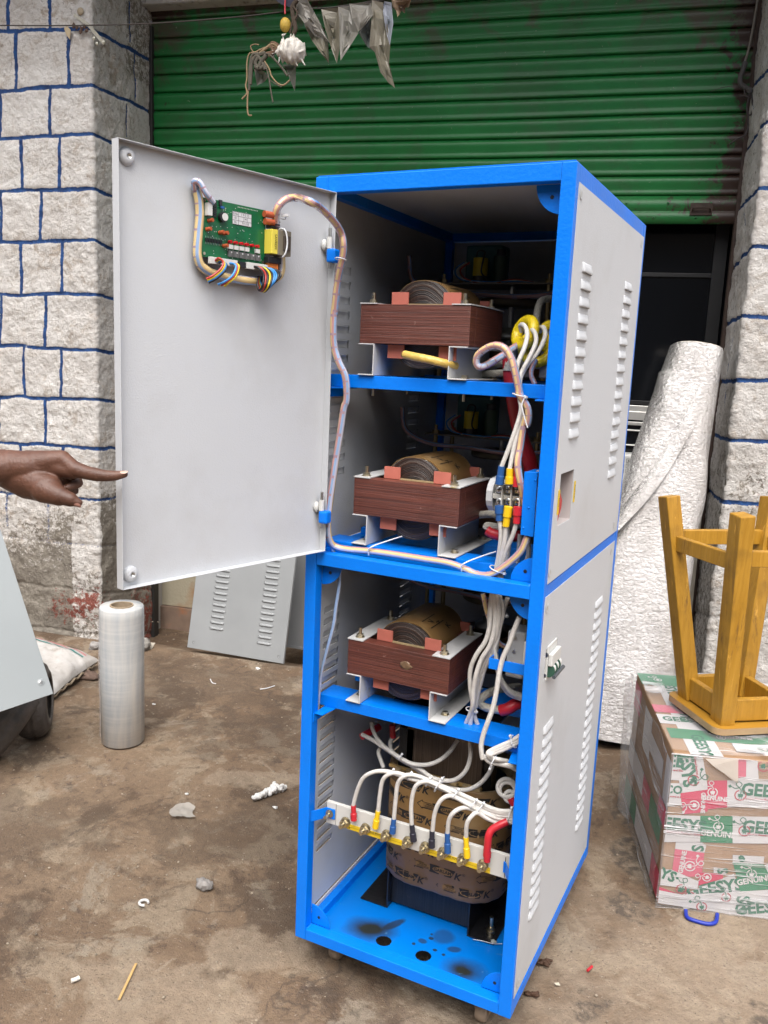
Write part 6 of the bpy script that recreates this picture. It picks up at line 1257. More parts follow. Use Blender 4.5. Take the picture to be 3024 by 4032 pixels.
# vertical tape running down over the front edge
tp, o_, _ = patch(KF, [(215, 195), (590, 225), (665, 690), (320, 700), (270, 400)], TW); prt(KF, [('t', 'GEESYS', 385, 300, .052, -1.35, 0), ('l', 475, 540, .0165, -1.4, 1, 0), ('t', 'Expert in General Electrical', 500, 300, .008, -1.35, 1)], tp, o_)
tp, o_, _ = patch(KF, [(1015, 250), (1140, 255), (1130, 500), (1020, 520)], TPk); tp, o_, _ = patch(KF, [(1140, 250), (1280, 260), (1290, 560), (1020, 545), (1020, 520), (1130, 500)], TW); prt(KF, [('l', 1350, 370, .0165, -1.4, 1, 0)], tp, o_)
# more tape around the right side out of the picture
for s0, t0, s1, t1, m in ((.36, .36, .60, .43, TW), (.60, .30, .74, .37, TG), (.33, .24, .55, .31, TRd), (.55, .12, .74, .19, TW)): patch(KF, [(s0, t0), (s1, t0), (s1, t1), (s0, t1)], m, px=False)
# top face
def tpatch(q, m, items=()):
    tape_n[0] += 1; o_ = .0012 + .00035 * (tape_n[0] % 9); mb = MB(); mb.add([KT(s, t, o_) for s, t in q], [tuple(range(len(q)))]); p_ = mb.build('printed_tape', m, box_root); mb = MB(); f = lambda a_, b_: KT(max(.0015, min(KW - .0015, a_)), max(.0015, min(KD - .0015, b_)), o_ + .001)
    for it in items:
        if it[0] == 't': put_text(mb, it[1], it[4], f, it[2], it[3], it[5], m=it[6], bold=.035, sx=.92)
        else: logo(mb, f, it[1], it[2], it[3], it[4], it[5], it[6])
    if items: mb.build('tape_print', [IG, IR, IW], p_)
tpatch([(.045, .0), (.135, .0), (.125, .625), (.05, .625)], TW, [('t', 'GEESYS', .088, .30, .05, -1.57, 0), ('t', 'GEESYS', .088, .52, .05, -1.57, 0), ('l', .088, .42, .0165, -1.57, 1, 0), ('t', 'GEESYS', .088, .06, .05, -1.57, 0)])
tpatch([(.012, .10), (.30, .10), (.30, .17), (.012, .17)], TG, [('l', .16, .13, .014, 0, 2, 2), ('t', 'GENUINE', .21, .135, .02, 0, 2)])
tpatch([(.0, .20), (.22, .20), (.22, .27), (.0, .27)], TW, [('t', 'GEESYS', .08, .235, .045, 0, 0), ('l', .18, .23, .0165, 0, 1, 0)])
tpatch([(.0, .285), (.14, .285), (.14, .345), (.0, .345)], TPk)
tpatch([(.0, .52), (.20, .52), (.20, .625), (.0, .625)], TG, [('l', .06, .57, .014, 0, 2, 2)])
tpatch([(.14, .56), (.5, .56), (.5, .62), (.14, .62)], TW, [('t', 'GEESYS', .28, .59, .045, 0, 0)])
tpatch([(.18, .04), (.42, .04), (.42, .095), (.18, .095)], TW, [('t', 'GEESYS', .31, .068, .045, 3.14, 0), ('l', .38, .068, .015, 0, 1, 0)]); tpatch([(.30, -.0), (.72, .0), (.72, .04), (.30, .04)], TG)
tpatch([(.42, .04), (.70, .04), (.70, .1), (.42, .1)], TPk); tpatch([(.36, .2), (.7, .2), (.7, .27), (.36, .27)], TW, [('t', 'GEESYS', .52, .235, .045, 0, 0)])
# left face
def lpatch(s0, t0, s1, t1, m): tape_n[0] += 1; o_ = .0012 + .00035 * (tape_n[0] % 9); mb = MB(); mb.add([KL(s0, t0, o_), KL(s1, t0, o_), KL(s1, t1, o_), KL(s0, t1, o_)], [(0, 3, 2, 1)]); mb.build('printed_tape', m, box_root)
for q in ((.0, .30, .07, .44, TW), (.05, .16, .22, .24, TG), (.22, .16, .34, .24, TRd), (.34, .16, .62, .24, TW), (.0, .02, .12, .10, TRd), (.12, .02, .40, .10, TW), (.40, .02, .62, .10, TG), (.0, .24, .1, .30, TPk), (.3, .3, .42, .44, TW), (.50, .36, .62, .45, TRd), (.10, .34, .3, .40, TW)): lpatch(*q)
# clear wrap around everything: a puckered skin, pale streaks painted in for highlights
FM = bpy.data.materials.new('clear_wrap'); FM.use_nodes = True; N, L, b = nodes(FM); tc = N.new('ShaderNodeTexCoord'); out = N['Material Output']
N.remove(b); tr = N.new('ShaderNodeBsdfTransparent'); tr.inputs[0].default_value = (.96, .96, .96, 1); gl = N.new('ShaderNodeBsdfPrincipled'); gl.inputs['Base Color'].default_value = (.78, .78, .80, 1); gl.inputs['Roughness'].default_value = .1
mpA = N.new('ShaderNodeMapping'); mpA.inputs['Rotation'].default_value = (.1, .5, .35); mpA.inputs['Scale'].default_value = (3, 3, 55); L.new(tc.outputs['Object'], mpA.inputs[0])
mpB = N.new('ShaderNodeMapping'); mpB.inputs['Rotation'].default_value = (-.1, -.45, .35); mpB.inputs['Scale'].default_value = (3, 3, 70); L.new(tc.outputs['Object'], mpB.inputs[0])
mpC = N.new('ShaderNodeMapping'); mpC.inputs['Rotation'].default_value = (.0, .0, .35); mpC.inputs['Scale'].default_value = (2.5, 2.5, 75); L.new(tc.outputs['Object'], mpC.inputs[0])
s1 = rng(nz(1, 3, .6, .3, vec=mpA.outputs[0]), .60, .72); s2 = rng(nz(1, 3, .6, .3, vec=mpB.outputs[0]), .60, .72); s3 = rng(nz(1, 3, .6, .4, vec=mpC.outputs[0]), .58, .70)
mxm = N.new('ShaderNodeMath'); mxm.operation = 'MAXIMUM'; L.new(mul(s1, .8), mxm.inputs[0]); L.new(mul(s2, .75), mxm.inputs[1]); mx2 = N.new('ShaderNodeMath'); mx2.operation = 'MAXIMUM'; L.new(mxm.outputs[0], mx2.inputs[0]); L.new(mul(s3, .85), mx2.inputs[1])
cl = N.new('ShaderNodeMath'); cl.operation = 'ADD'; L.new(mul(mx2.outputs[0], rng(nz(6, 3), .4, .6, .3, 1)), cl.inputs[0]); cl.inputs[1].default_value = .14
ms_ = N.new('ShaderNodeMixShader'); L.new(cl.outputs[0], ms_.inputs[0]); L.new(tr.outputs[0], ms_.inputs[1]); L.new(gl.outputs[0], ms_.inputs[2]); L.new(ms_.outputs[0], out.inputs[0])
bp = N.new('ShaderNodeBump'); bp.inputs['Strength'].default_value = 1; bp.inputs['Distance'].default_value = .012; L.new(mx2.outputs[0], bp.inputs['Height']); L.new(bp.outputs[0], gl.inputs['Normal'])
def skin(fn, n0_, n1_, a0, a1, b0_, b1_, seed, flip):
    V = []; A = np.linspace(a0, a1, n0_); Bb = np.linspace(b0_, b1_, n1_)
    for a_ in A:
        for b_ in Bb: V.append((a_, b_))
    V = np.array(V); w = .006 + .018 * fbm(np.stack([V[:, 0] * 7, V[:, 1] * 13, V[:, 0] * 0 + seed], 1), 3, seed); return [fn(v[0], v[1], o_) for v, o_ in zip(V, w)], grid_faces(n0_, n1_)
allV = []; allF = []
for fn, n0_, n1_, a0, a1, b0_, b1_, seed in ((KF, 60, 44, -.008, KW + .008, .004, KH + .006, 1), (KL, 50, 44, -.006, KD + .006, .004, KH + .006, 2), (KT, 60, 50, -.006, KW + .006, -.006, KD + .006, 3)):
    v_, f_ = skin(fn, n0_, n1_, a0, a1, b0_, b1_, seed, 0); allF.append(f_ + len(allV)); allV += v_
wrp = np_mesh('clear_wrap', allV, np.vstack(allF), FM, box_root)
# loose plastic hanging at the back-left corner, torn film at the front
mb = MB(); nu, nv = 10, 24; vs = []
for i in range(nu):
    for j in range(nv):
        s, t = i / (nu - 1), j / (nv - 1); q_ = k0 + ky * (KD - .02 - .16 * s) - kx * (.010 + .040 * math.sin(s * 3.1) * (1 - t * .4) + .012 * vnoise([[s * 5, t * 6, 1]], 3)[0]); vs.append(q_ + BZ * (KH + .004 - t * (KH - .01)))
mb.add(vs, [(i * nv + j, (i + 1) * nv + j, (i + 1) * nv + j + 1, i * nv + j + 1) for i in range(nu - 1) for j in range(nv - 1)], sm=True); mb.build('loose_film', CLR, box_root)
mb = MB(); q = [ST(KF, *rC(*p)) for p in ((610, 250), (700, 330), (760, 390), (840, 430), (900, 490), (960, 520), (1010, 562), (1015, 520), (1020, 260))]; vs = [KF(s, t, .013 + .004 * (i % 2)) for i, (s, t) in enumerate(q)]; mb.add(vs, [tuple(range(len(q)))]); mb.build('torn_film', sheet_mat('torn_film', (.62, .56, .50), .35, .72), box_root)

# ================= STOOL (upside down on the carton) =================
WD = lam_mat('yellow_painted_wood', (.37, .185, .016), (.44, .23, .026), (.13, .065, .02), sc=(60, 60, 3.5))
WDD = mat('worn_yellow_wood', (.40, .22, .05), .55, var=.15, vscale=30, bump=.2)
fc = np.array([.867, .863, 0]); sa_ = np.array([-.610, .790, 0]); sb_ = np.array([.790, .610, 0]); sa_ /= np.linalg.norm(sa_); sb_ -= sa_ * (sb_ @ sa_); sb_ /= np.linalg.norm(sb_)
SS = .285; zs0 = KH + .020; zs1 = zs0 + .020
stool = empty('wooden_stool', fc + sa_ * SS / 2 + sb_ * SS / 2 + BZ * zs0); tag(stool, 'worn yellow wooden stool turned upside down on the wrapped carton', 'stool')
SM_ = lambda a_, b_, z: tuple(fc + sa_ * a_ + sb_ * b_ + BZ * z)
rr_ = .032; pts = []
for cx, cy, t0 in ((rr_, rr_, math.pi), (SS - rr_, rr_, 1.5 * math.pi), (SS - rr_, SS - rr_, 0), (rr_, SS - rr_, .5 * math.pi)):
    for k in range(7): t = t0 + (math.pi / 2) * k / 6; pts.append((cx + rr_ * math.cos(t), cy + rr_ * math.sin(t)))
PLY = mat('plywood_edge', (.36, .24, .13), .6, var=.2, vscale=20)
mb = MB(); vs = [SM_(a_, b_, zs0) for a_, b_ in pts] + [SM_(a_, b_, zs1) for a_, b_ in pts]; n_ = len(pts)
mb.add(vs, [tuple(range(n_, 2 * n_))[::1]], 0); mb.add(vs, [tuple(range(n_))[::-1]], 0); mb.add(vs, [(i, (i + 1) % n_, n_ + (i + 1) % n_, n_ + i) for i in range(n_)], 1)
SEATM = mat('seat_paint', (.38, .19, .022), .45, var=.08, vscale=12, col2=(.62, .56, .48), c2scale=7, c2lo=.62, c2hi=.65)
mb.build('seat', [SEATM, PLY], stool, bevel=.002)
ZT = zs1 + .635
def top_at(px, py): return at(px, py, 'z', 1.13)
sp_ = .012
legs = {}
for key, (a_, b_) in {'B': (.050, .050), 'A': (SS - .055, .050), 'C': (.050, SS - .055), 'D': (SS - .055, SS - .055)}.items():
    base_ = np.array(SM_(a_, b_, zs1)); out_ = (sa_ * (a_ - SS / 2) + sb_ * (b_ - SS / 2)); out_ /= np.linalg.norm(out_); topp = base_ + out_ * (.065 if key == 'B' else .125) + BZ * .628
    legs[key] = (base_, topp)
    mb = MB(); mb.bar(base_, topp, .046, .056, up=sa_); mb.build('leg', WD, stool, bevel=.003)
def rail(k1, k2, f1, w, h, name, off=0):
    p = legs[k1][0] * (1 - f1) + legs[k1][1] * f1; q = legs[k2][0] * (1 - f1) + legs[k2][1] * f1; d = (q - p) / np.linalg.norm(q - p); mb = MB(); mb.bar(p + d * .016, q - d * .016, w, h); mb.build(name, WD, stool, bevel=.0025)
for a_, b_ in (('A', 'B'), ('B', 'C'), ('C', 'D'), ('D', 'A')): rail(a_, b_, .062, .022, .066, 'apron_rail')
for a_, b_ in (('A', 'B'), ('C', 'D')): rail(a_, b_, .775, .022, .046, 'stretcher')
for a_, b_ in (('B', 'C'), ('D', 'A')): rail(a_, b_, .80, .022, .046, 'stretcher')

# ================= BUBBLE WRAP ROLL AND BOARD =================
bb0 = np.array([.50, 1.86, .0]); bb1 = at(2745, 1372, 'y', 2.22)
bw = empty('bubble_wrap_roll', bb0); tag(bw, 'tall roll of shiny bubble wrap leaning on the stone pillar', 'bubble wrap roll')
BWM = bpy.data.materials.new('bubble_film'); BWM.use_nodes = True; N, L, b = nodes(BWM); tc = N.new('ShaderNodeTexCoord'); uvn = N.new('ShaderNodeUVMap') if False else None
c = mix(rng(nz(3.5, 5, .6), .35, .65), (.82, .80, .785), (.60, .57, .545)); L.new(c, b.inputs['Base Color']); b.inputs['Roughness'].default_value = .2; b.inputs['Specular IOR Level'].default_value = 1.0; b.inputs['Coat Weight'].default_value = 1; b.inputs['Coat Roughness'].default_value = .05; b.inputs['Coat IOR'].default_value = 1.5; b.inputs['Transmission Weight'].default_value = .0; b.inputs['Metallic'].default_value = .68
vo = N.new('ShaderNodeTexVoronoi'); vo.inputs['Scale'].default_value = 62; L.new(tc.outputs['Object'], vo.inputs['Vector'])
mpw = N.new('ShaderNodeMapping'); mpw.inputs['Rotation'].default_value = (0, .35, .3); mpw.inputs['Scale'].default_value = (44, 44, 115); L.new(tc.outputs['Object'], mpw.inputs[0]); cr = nz(1, 5, .7, 1.2, vec=mpw.outputs[0])
b1 = N.new('ShaderNodeBump'); b1.inputs['Strength'].default_value = .6; b1.inputs['Distance'].default_value = .006; b1.invert = True; L.new(vo.outputs['Distance'], b1.inputs['Height'])
b2 = N.new('ShaderNodeBump'); b2.inputs['Strength'].default_value = 1.0; b2.inputs['Distance'].default_value = .0085; L.new(cr, b2.inputs['Height']); L.new(b1.outputs[0], b2.inputs['Normal']); L.new(b2.outputs[0], b.inputs['Normal']); L.new(b2.outputs[0], b.inputs['Coat Normal'])
axd = bb1 - bb0; Lb = np.linalg.norm(axd); axd = axd / Lb; pa = np.cross(axd, [0, 1.0, 0]); pa /= np.linalg.norm(pa); pb_ = np.cross(axd, pa)
def bwring(t, ph):   # radius by height and direction: slim at the top, loose and wide to the left lower down
    r = .126 - .018 * t
    cph = math.cos(ph); side = -cph if (pa @ np.array([1, 0, 0])) > 0 else cph
    loose = np.interp(t, [0, .15, .35, .55, .72, .85, 1], [.19, .175, .15, .115, .08, .045, 0]) * max(0, side) ** 1.3
    r += loose + np.interp(t, [0, .3, .6, 1], [.035, .03, .012, 0]) * abs(math.sin(ph)) + .012 * (vnoise([[math.cos(ph) * 2.2, math.sin(ph) * 2.2, t * 7]], 3)[0] - .5) + .012 * max(0, math.sin(ph * 1 + t * 9 - 1.0)) ** 8 * (t < .93)
    return r
nt_, npn_ = 150, 96; V = []
for i in range(nt_):
    t = i / (nt_ - 1)
    for k in range(npn_ + 1):
        ph = 2 * math.pi * k / npn_; r = bwring(t, ph); V.append(bb0 + axd * (Lb * t) + (pa * math.cos(ph) + pb_ * math.sin(ph)) * r)
np_mesh('wound_film', V, grid_faces(nt_, npn_ + 1), BWM, bw)
mb = MB(); vs = [];
for rr2, dz in ((1, 0), (.93, .004), (.55, -.002), (.5, -.03), (.5, -.2)):
    for k in range(64):
        ph = 2 * math.pi * k / 64; r = bwring(1, ph) * rr2; vs.append(bb1 + axd * dz + (pa * math.cos(ph) + pb_ * math.sin(ph)) * r)
mb.add(vs, [(i * 64 + k, i * 64 + (k + 1) % 64, (i + 1) * 64 + (k + 1) % 64, (i + 1) * 64 + k) for i in range(4) for k in range(64)], sm=True); mb.build('roll_end', mat('film_edge', (.50, .44, .36), .5, var=.2, vscale=60, bump=.5), bw)
# diagonal loose flap
V = []; nn1, nn2 = 60, 14
for i in range(nn1):
    s = i / (nn1 - 1); t = .90 - .62 * s
    for j in range(nn2):
        q = j / (nn2 - 1); ph = (math.pi if (pa @ np.array([1, 0, 0])) > 0 else 0) + 0; 
        a0_ = 2.0 - 2.6 * s; tt = t - .10 * q; ph2 = a0_ ; r = bwring(max(0, min(1, tt)), ph2) + .010 + .03 * q * (1 - q) + .045 * q * s; V.append(bb0 + axd * (Lb * tt) + (pa * math.cos(ph2) + pb_ * math.sin(ph2)) * r)
np_mesh('loose_flap', V, grid_faces(nn1, nn2), BWM, bw)
bd = empty('beige_board', B(.98, 2.25, 0)); tag(bd, 'tall beige board leaning between the bubble wrap roll and the pillar', 'board')
mb = MB(); f = oriented(B(.955, 2.44, -.165), BU, BZ + BV * .07)
mb.box((0, 0, 0), (.165, 1.30, .018), M=f); mb.build('board', mat('beige_laminate', (.40, .36, .29), .55, var=.05), bd, bevel=.001)

# ================= HANGING STRING, PENNANTS, SHELL CHARM =================
VP = VF - .12
def bp_(px, py, V_=VP): return tuple(atp(px, py, BV * V_, BV))
STRG = mat('dark_string', (.06, .05, .045), .8)
mb = MB(); mb.tube([bp_(x, y) for x, y in ((-300, 100), (0, 100), (180, 101), (345, 100))], .0028, 6); mb.tube([bp_(x, y) for x, y in ((345, 100), (600, 92), (900, 70), (1100, 48), (1200, 35), (1300, 30), (1450, 8), (1700, -30))], .0028, 6)
stg = mb.build('string_line', STRG); tag(stg, 'thin dark string stretched from the left pillar across the shutter top', 'string')
PF = sheet_mat('cloudy_plastic_film', (.21, .185, .14), .4, .9, bump=.5, bsc=30); PF2 = sheet_mat('cloudy_grey_film', (.27, .25, .22), .35, .86, bump=.5, bsc=30)
rP = RG(900, 0, 800/1659)
pen = [([(560, -10), (640, -10), (700, 100), (760, 210), (830, 355), (700, 290), (620, 190), (548, 95)], PF2, 'grey film pennant folded at the left of the row', .02),
       ([(600, 30), (690, 80), (740, 180), (815, 345), (820, 518), (760, 440), (680, 330), (620, 210)], PF, 'tan film pennant with a long tip behind the folded one', 0),
       ([(755, 75), (895, 60), (905, 200), (905, 400), (885, 520), (840, 400), (790, 240)], PF, 'narrow olive film pennant, second from the left tip', .012),
       ([(895, 55), (990, 45), (1040, 180), (1060, 270), (990, 380), (915, 495), (902, 330)], PF2, 'broad grey green film pennant in the middle of the row', .018),
       ([(985, 30), (1160, 20), (1180, 120), (1100, 220), (1060, 260), (1010, 150)], PF2, 'crumpled shiny film pennant at the top of the row', .03),
       ([(1150, 110), (1170, 200), (1185, 330), (1190, 420), (1130, 380), (1060, 270), (1100, 200)], mat('dark_film', (.09, .10, .09), .35, var=.2), 'dark translucent film pennant right of the middle', .006),
       ([(1170, 0), (1260, 20), (1290, 150), (1320, 370), (1310, 520), (1360, 720), (1300, 670), (1240, 590), (1195, 430), (1150, 380), (1165, 180)], PF, 'longest tan film pennant hanging to the lowest tip', .024),
       ([(1270, 10), (1330, 20), (1345, 190), (1318, 370), (1290, 280), (1260, 90)], sheet_mat('blue_grey_film', (.34, .36, .42), .2, .8, bump=.6, bsc=30), 'shiny blue grey film strip beside the longest pennant', .034)]
def ribbon(pts, m, name, label, dv, V0=VP, grp='film pennants on the string above the shutter', cat='pennant'):
    n_ = len(pts); q = [rP(*p) for p in pts]; cx = sum(p[0] for p in q) / n_; cy = sum(p[1] for p in q) / n_; vs = []; fs = []; K = 5
    for k in range(K):
        for i, p in enumerate(q):
            f = 1 - k / K; x, y = cx + (p[0] - cx) * f, cy + (p[1] - cy) * f; vs.append(bp_(x, y, V0 - dv - .018 * math.sin(x * .09) - .010 * math.sin(y * .07 + dv * 90) * f))
    vs.append(bp_(cx, cy, V0 - dv - .012))
    for k in range(K - 1):
        for i in range(n_): fs.append((k * n_ + i, k * n_ + (i + 1) % n_, (k + 1) * n_ + (i + 1) % n_, (k + 1) * n_ + i))
    for i in range(n_): fs.append(((K - 1) * n_ + i, (K - 1) * n_ + (i + 1) % n_, K * n_))
    mb = MB(); mb.add(vs, fs, sm=False); o = mb.build(name, m); tag(o, label, cat, grp); return o
for pts, m, lb, dv in pen: ribbon(pts, m, 'pennant', lb, dv)
o = ribbon([(1330, -10), (1495, -10), (1470, 60), (1445, 50), (1440, 110), (1410, 90), (1380, 140), (1370, 90), (1340, 60)], mat('dry_leaf', (.28, .20, .13), .8, var=.3, vscale=40), 'dry_leaf', 'brown curled dry leaf at the right end of the string', .02, grp=None, cat='leaf')
sc_ = empty('shell_charm', bp_(1123, 230, VP - .05)); tag(sc_, 'spiky white sea shell charm with yellow bead and dried roots on the string', 'charm')
SHL = mat('sea_shell', (.66, .62, .56), .6, var=.1, vscale=30, bump=.7, bscale=50, col2=(.45, .36, .28), c2scale=14, c2lo=.6, c2hi=.72)
c_ = np.array(bp_(*rP(500, 420), VP - .05)); dr = np.array(bp_(*rP(350, 430), VP - .05)) - c_; dr /= np.linalg.norm(dr)
V = []; nt2, nk = 46, 40; ar = np.cross(dr, BV); ar /= np.linalg.norm(ar); br = np.cross(dr, ar)
for i in range(nt2):
    t = i / (nt2 - 1); r0 = .052 * math.sin(min(1, t * 1.15) * math.pi) ** .7 * (1.25 - .75 * t) + .002
    for k in range(nk + 1):
        ph = 2 * math.pi * k / nk; spk = max(0, math.cos(ph * 5 + t * 9)) ** 4 * max(0, math.sin(t * 22)) ** 2 * .016; rr3 = r0 + spk + .003 * math.sin(t * 50 + ph); V.append(c_ + dr * (t - .45) * .16 + (ar * math.cos(ph) + br * math.sin(ph)) * rr3)
np_mesh('shell', V, grid_faces(nt2, nk + 1), SHL, sc_)
mb = MB(); 
for (x0, y0, x1, y1) in ((500, 340, 510, 275), (450, 340, 445, 300), (590, 480, 625, 535), (540, 500, 565, 540), (600, 420, 620, 400), (420, 470, 410, 512), (440, 290, 470, 275)): mb.cyl(bp_(*rP(x0, y0), VP - .055), bp_(*rP(x1, y1), VP - .06), .006, .0012, n=8)
mb.build('shell_spikes', SHL, sc_)
mb = MB(); mb.lathe([(.002, .0), (.013, .005), (.021, .016), (.0235, .030), (.021, .044), (.013, .055), (.002, .060)], bp_(*rP(462, 266), VP - .05), n=24); yb = mb.build('yellow_bead', mat('yellow_thread_bead', (.50, .33, .05), .6, var=.3, vscale=300, bump=.4), sc_)
mb = MB(); mb.tube([bp_(*rP(462, 115), VP - .05), bp_(*rP(460, 60), VP - .045), bp_(*rP(463, -20), VP - .04)], .0035, 7); mb.build('red_thread', RED, sc_)
mb = MB(); mb.tube([bp_(*rP(x, y), VP - .052) for x, y in ((330, 460), (380, 410), (400, 370), (350, 355), (360, 420), (310, 440))], .008, 8); mb.build('rope_knot', mat('jute_knot', (.13, .075, .045), .9, var=.3, vscale=80, bump=.8), sc_)
RT = mat('dried_roots', (.085, .075, .055), .8, var=.3, vscale=60); RT2 = mat('tan_roots', (.26, .18, .10), .8, var=.2)
for pts, m, r in (([(300, 430), (230, 450), (190, 520), (185, 600), (178, 690)], RT, .007), ([(310, 450), (260, 520), (250, 560), (215, 545)], RT, .010), ([(420, 400), (360, 360), (300, 400), (250, 440)], RT2, .006), ([(400, 380), (300, 390), (220, 425), (170, 440), (150, 520), (150, 640), (140, 700), (150, 760), (110, 810)], RT2, .0035), ([(260, 450), (200, 470), (170, 560), (165, 700), (155, 800), (155, 900), (165, 940), (190, 942)], RT2, .0035), ([(250, 440), (195, 450), (175, 540), (170, 650), (168, 740)], RT, .006), ([(240, 430), (200, 420), (180, 380), (210, 362), (248, 366)], RT2, .0025),
                  ([(250, 450), (320, 440), (380, 490), (440, 560), (480, 620)], RT, .0055), ([(280, 480), (330, 560), (350, 620), (400, 680), (450, 695), (500, 655)], RT2, .0035), ([(280, 470), (310, 560), (330, 640), (345, 740), (362, 835)], RT, .0035), ([(240, 470), (220, 520), (250, 560), (290, 540)], RT, .009), ([(230, 450), (270, 500), (300, 570)], RT, .008), ([(330, 650), (390, 690), (432, 710)], RT, .0025)):
    mb = MB(); mb.tube([bp_(*rP(x, y), VP - .055) for x, y in pts], r, 6); mb.build('root_strand', m, sc_)
ribbon([(205, 540), (300, 590), (328, 630), (290, 670), (232, 698)], PF2, 'pennant', 'small grey film pennant showing under the dried roots', .0)
ribbon([(440, 530), (548, 520), (550, 640), (540, 745), (500, 650), (470, 570)], PF2, 'pennant', 'small white film pennant showing under the sea shell', .0)
mb = MB(); mb.tube([bp_(*rP(x, y), VP - .04) for x, y in ((560, 0), (520, 60), (530, 150), (545, 230), (530, 280))], .010, 8); mb.tube([bp_(*rP(x, y), VP - .045) for x, y in ((520, 40), (560, 110), (520, 190), (500, 270))], .005, 7); o = mb.build('dried_vine', mat('dried_vine', (.07, .05, .035), .9, var=.3, vscale=60, bump=.6)); tag(o, 'dark dried vine hanging behind the yellow bead of the charm', 'vine')
mb = MB(); mb.poly([bp_(*rP(x, y), VP - .03) for x, y in ((370, -10), (560, -10), (555, 20), (500, 58), (430, 35))], BV * .004); o = mb.build('dark_cloth', mat('dark_cloth', (.03, .03, .05), .8)); tag(o, 'scrap of dark cloth tied at the string above the charm', 'cloth')
# tape, seal and bits on the left pillar
VT = VF - .014
mb = MB(); mb.lathe([(.0, .002), (.0175, .002), (.0175, 0)], bp_(317, 45, VT), -BV, 24); o = mb.build('round_seal', mat('tan_seal', (.32, .26, .18), .7, var=.2)); tag(o, 'round tan sticker high on the left stone pillar', 'sticker')
for k, (a_, b_, w) in enumerate((((292, 58), (350, 100), .016), ((350, 100), (408, 170), .016))):
    mb = MB(); mb.bar(bp_(*a_, VT - .003 * (k + 1)), bp_(*b_, VT - .003 * (k + 1)), .0015, w, up=np.cross(np.array(bp_(*b_, VT)) - np.array(bp_(*a_, VT)), BV)); o = mb.build('clear_tape', sheet_mat('old_tape', (.5, .47, .38), .15, .55)); tag(o, ('short clear tape strip above the string on the left pillar', 'clear tape strip crossing down over the string on the left pillar')[k], 'tape')
mb = MB(); mb.poly([bp_(x, y, VT - .01) for x, y in ((252, 112), (262, 100), (278, 118), (274, 156), (262, 138))], BV * .002); o = mb.build('paper_tag', mat('tan_paper', (.45, .36, .23), .7)); tag(o, 'torn tan paper tag hanging from the string on the pillar', 'paper tag')
mb = MB()
for k, (x, y) in enumerate(((290, 100), (303, 108), (320, 112), (332, 104), (342, 120), (318, 124))): mb.ball(bp_(x, y, VT - .012), .010, 8, sc=(1, .5, 1), noise=.9, seed=k)
o = mb.build('dried_flowers', mat('dried_flower', (.10, .06, .045), .9, var=.4, vscale=60)); tag(o, 'small cluster of dark dried flowers on the pillar string', 'dried flowers')
for k, (x, y) in enumerate(((381, 172), (408, 166), (370, 150))): mb = MB(); mb.ball(bp_(x, y, VT - .006), .009, 9, sc=(1, .5, 1), noise=.8, seed=k + 4); o = mb.build('foil_scrap', mat('foil', (.62, .6, .5), .3, .5)); tag(o, ('shiny foil scrap stuck at the pillar corner, middle one', 'shiny foil scrap stuck round the pillar corner, right one', 'shiny foil scrap stuck on the pillar, left one')[k], 'foil scrap')
# cable hanging at the right of the shutter
VC = VS - .09; cbp = lambda x, y: bp_(2400 + x * .3761, y * .3761, VC)
mb = MB(); mb.tube([cbp(*p) for p in ((1560, -120), (1550, 0), (1525, 160), (1490, 360), (1450, 540), (1420, 640))], .0058, 9); rwc = mb.build('cable_drop', mat('grey_beige_cable', (.18, .16, .13), .6)); tag(rwc, 'grey cable hanging down beside the right end of the shutter', 'cable')
mb = MB(); mb.tube([cbp(*p) for p in ((1425, 650), (1400, 730), (1370, 810), (1375, 880), (1430, 920), (1475, 950), (1450, 980))], .0115, 10); mb.build('taped_joint', mat('grey_tape', (.075, .07, .068), .7, bump=.5, bscale=150), rwc)
mb = MB(); mb.tube([cbp(*p) for p in ((1410, 920), (1420, 990), (1450, 1015), (1475, 960), (1490, 1020), (1500, 1120), (1480, 1200), (1445, 1190), (1440, 1100), (1460, 1010))], .0036, 7); mb.tube([cbp(*p) for p in ((1455, 1210), (1450, 1330), (1420, 1410), (1330, 1460), (1255, 1510))], .0036, 7); mb.tube([cbp(*p) for p in ((1350, 895), (1240, 905), (1130, 930), (1050, 962))], .0014, 5); mb.build('loose_wires', mat('dark_wires', (.04, .03, .03), .5), rwc)

# ================= POINTING HAND =================
DH_ = 1.47
def hp(x, y, d=0): return fd(x * 560/1659, 1700 + y * 560/1659, DH_ + d)
def capsule(mb, p0, p1, r0, r1, n=14):
    p0 = np.array(p0); p1 = np.array(p1); mb.ball(p0, r0, n); mb.ball(p1, r1, n); mb.cyl(p0, p1, r0, r1, n=n)
K_ = 560/1659 / F_PX * DH_       # metres per zoomed pixel
mb = MB()
def cp(a_, b_, r0, r1): capsule(mb, hp(*a_), hp(*b_), r0 * K_, r1 * K_, 18)
cp((-2300, 180, .0), (-900, 340, .01), 285, 240)
for d_, yo in ((-.005, 0), (.022, 20)):
    cp((-900, 330 + yo, d_), (-350, 385 + yo, d_), 235, 222); cp((-350, 385 + yo, d_), (30, 412 + yo, d_), 215, 196)
cp((20, 400, .0), (330, 400, .0), 198, 175); cp((60, 440, .03), (360, 500, .035), 190, 190); cp((330, 385, .005), (720, 322, .0), 172, 108); cp((360, 430, .03), (700, 400, .03), 180, 130); cp((360, 520, .035), (660, 520, .045), 190, 130)
cp((300, 540, .01), (560, 660, -.005), 205, 168); cp((40, 440, .015), (330, 590, .012), 200, 200); cp((330, 590, .012), (520, 660, .0), 200, 165); cp((350, 420, .005), (740, 380, .01), 185, 120)
cp((720, 318, 0), (850, 420, -.002), 102, 92); cp((650, 400, .005), (850, 455, 0), 130, 100)
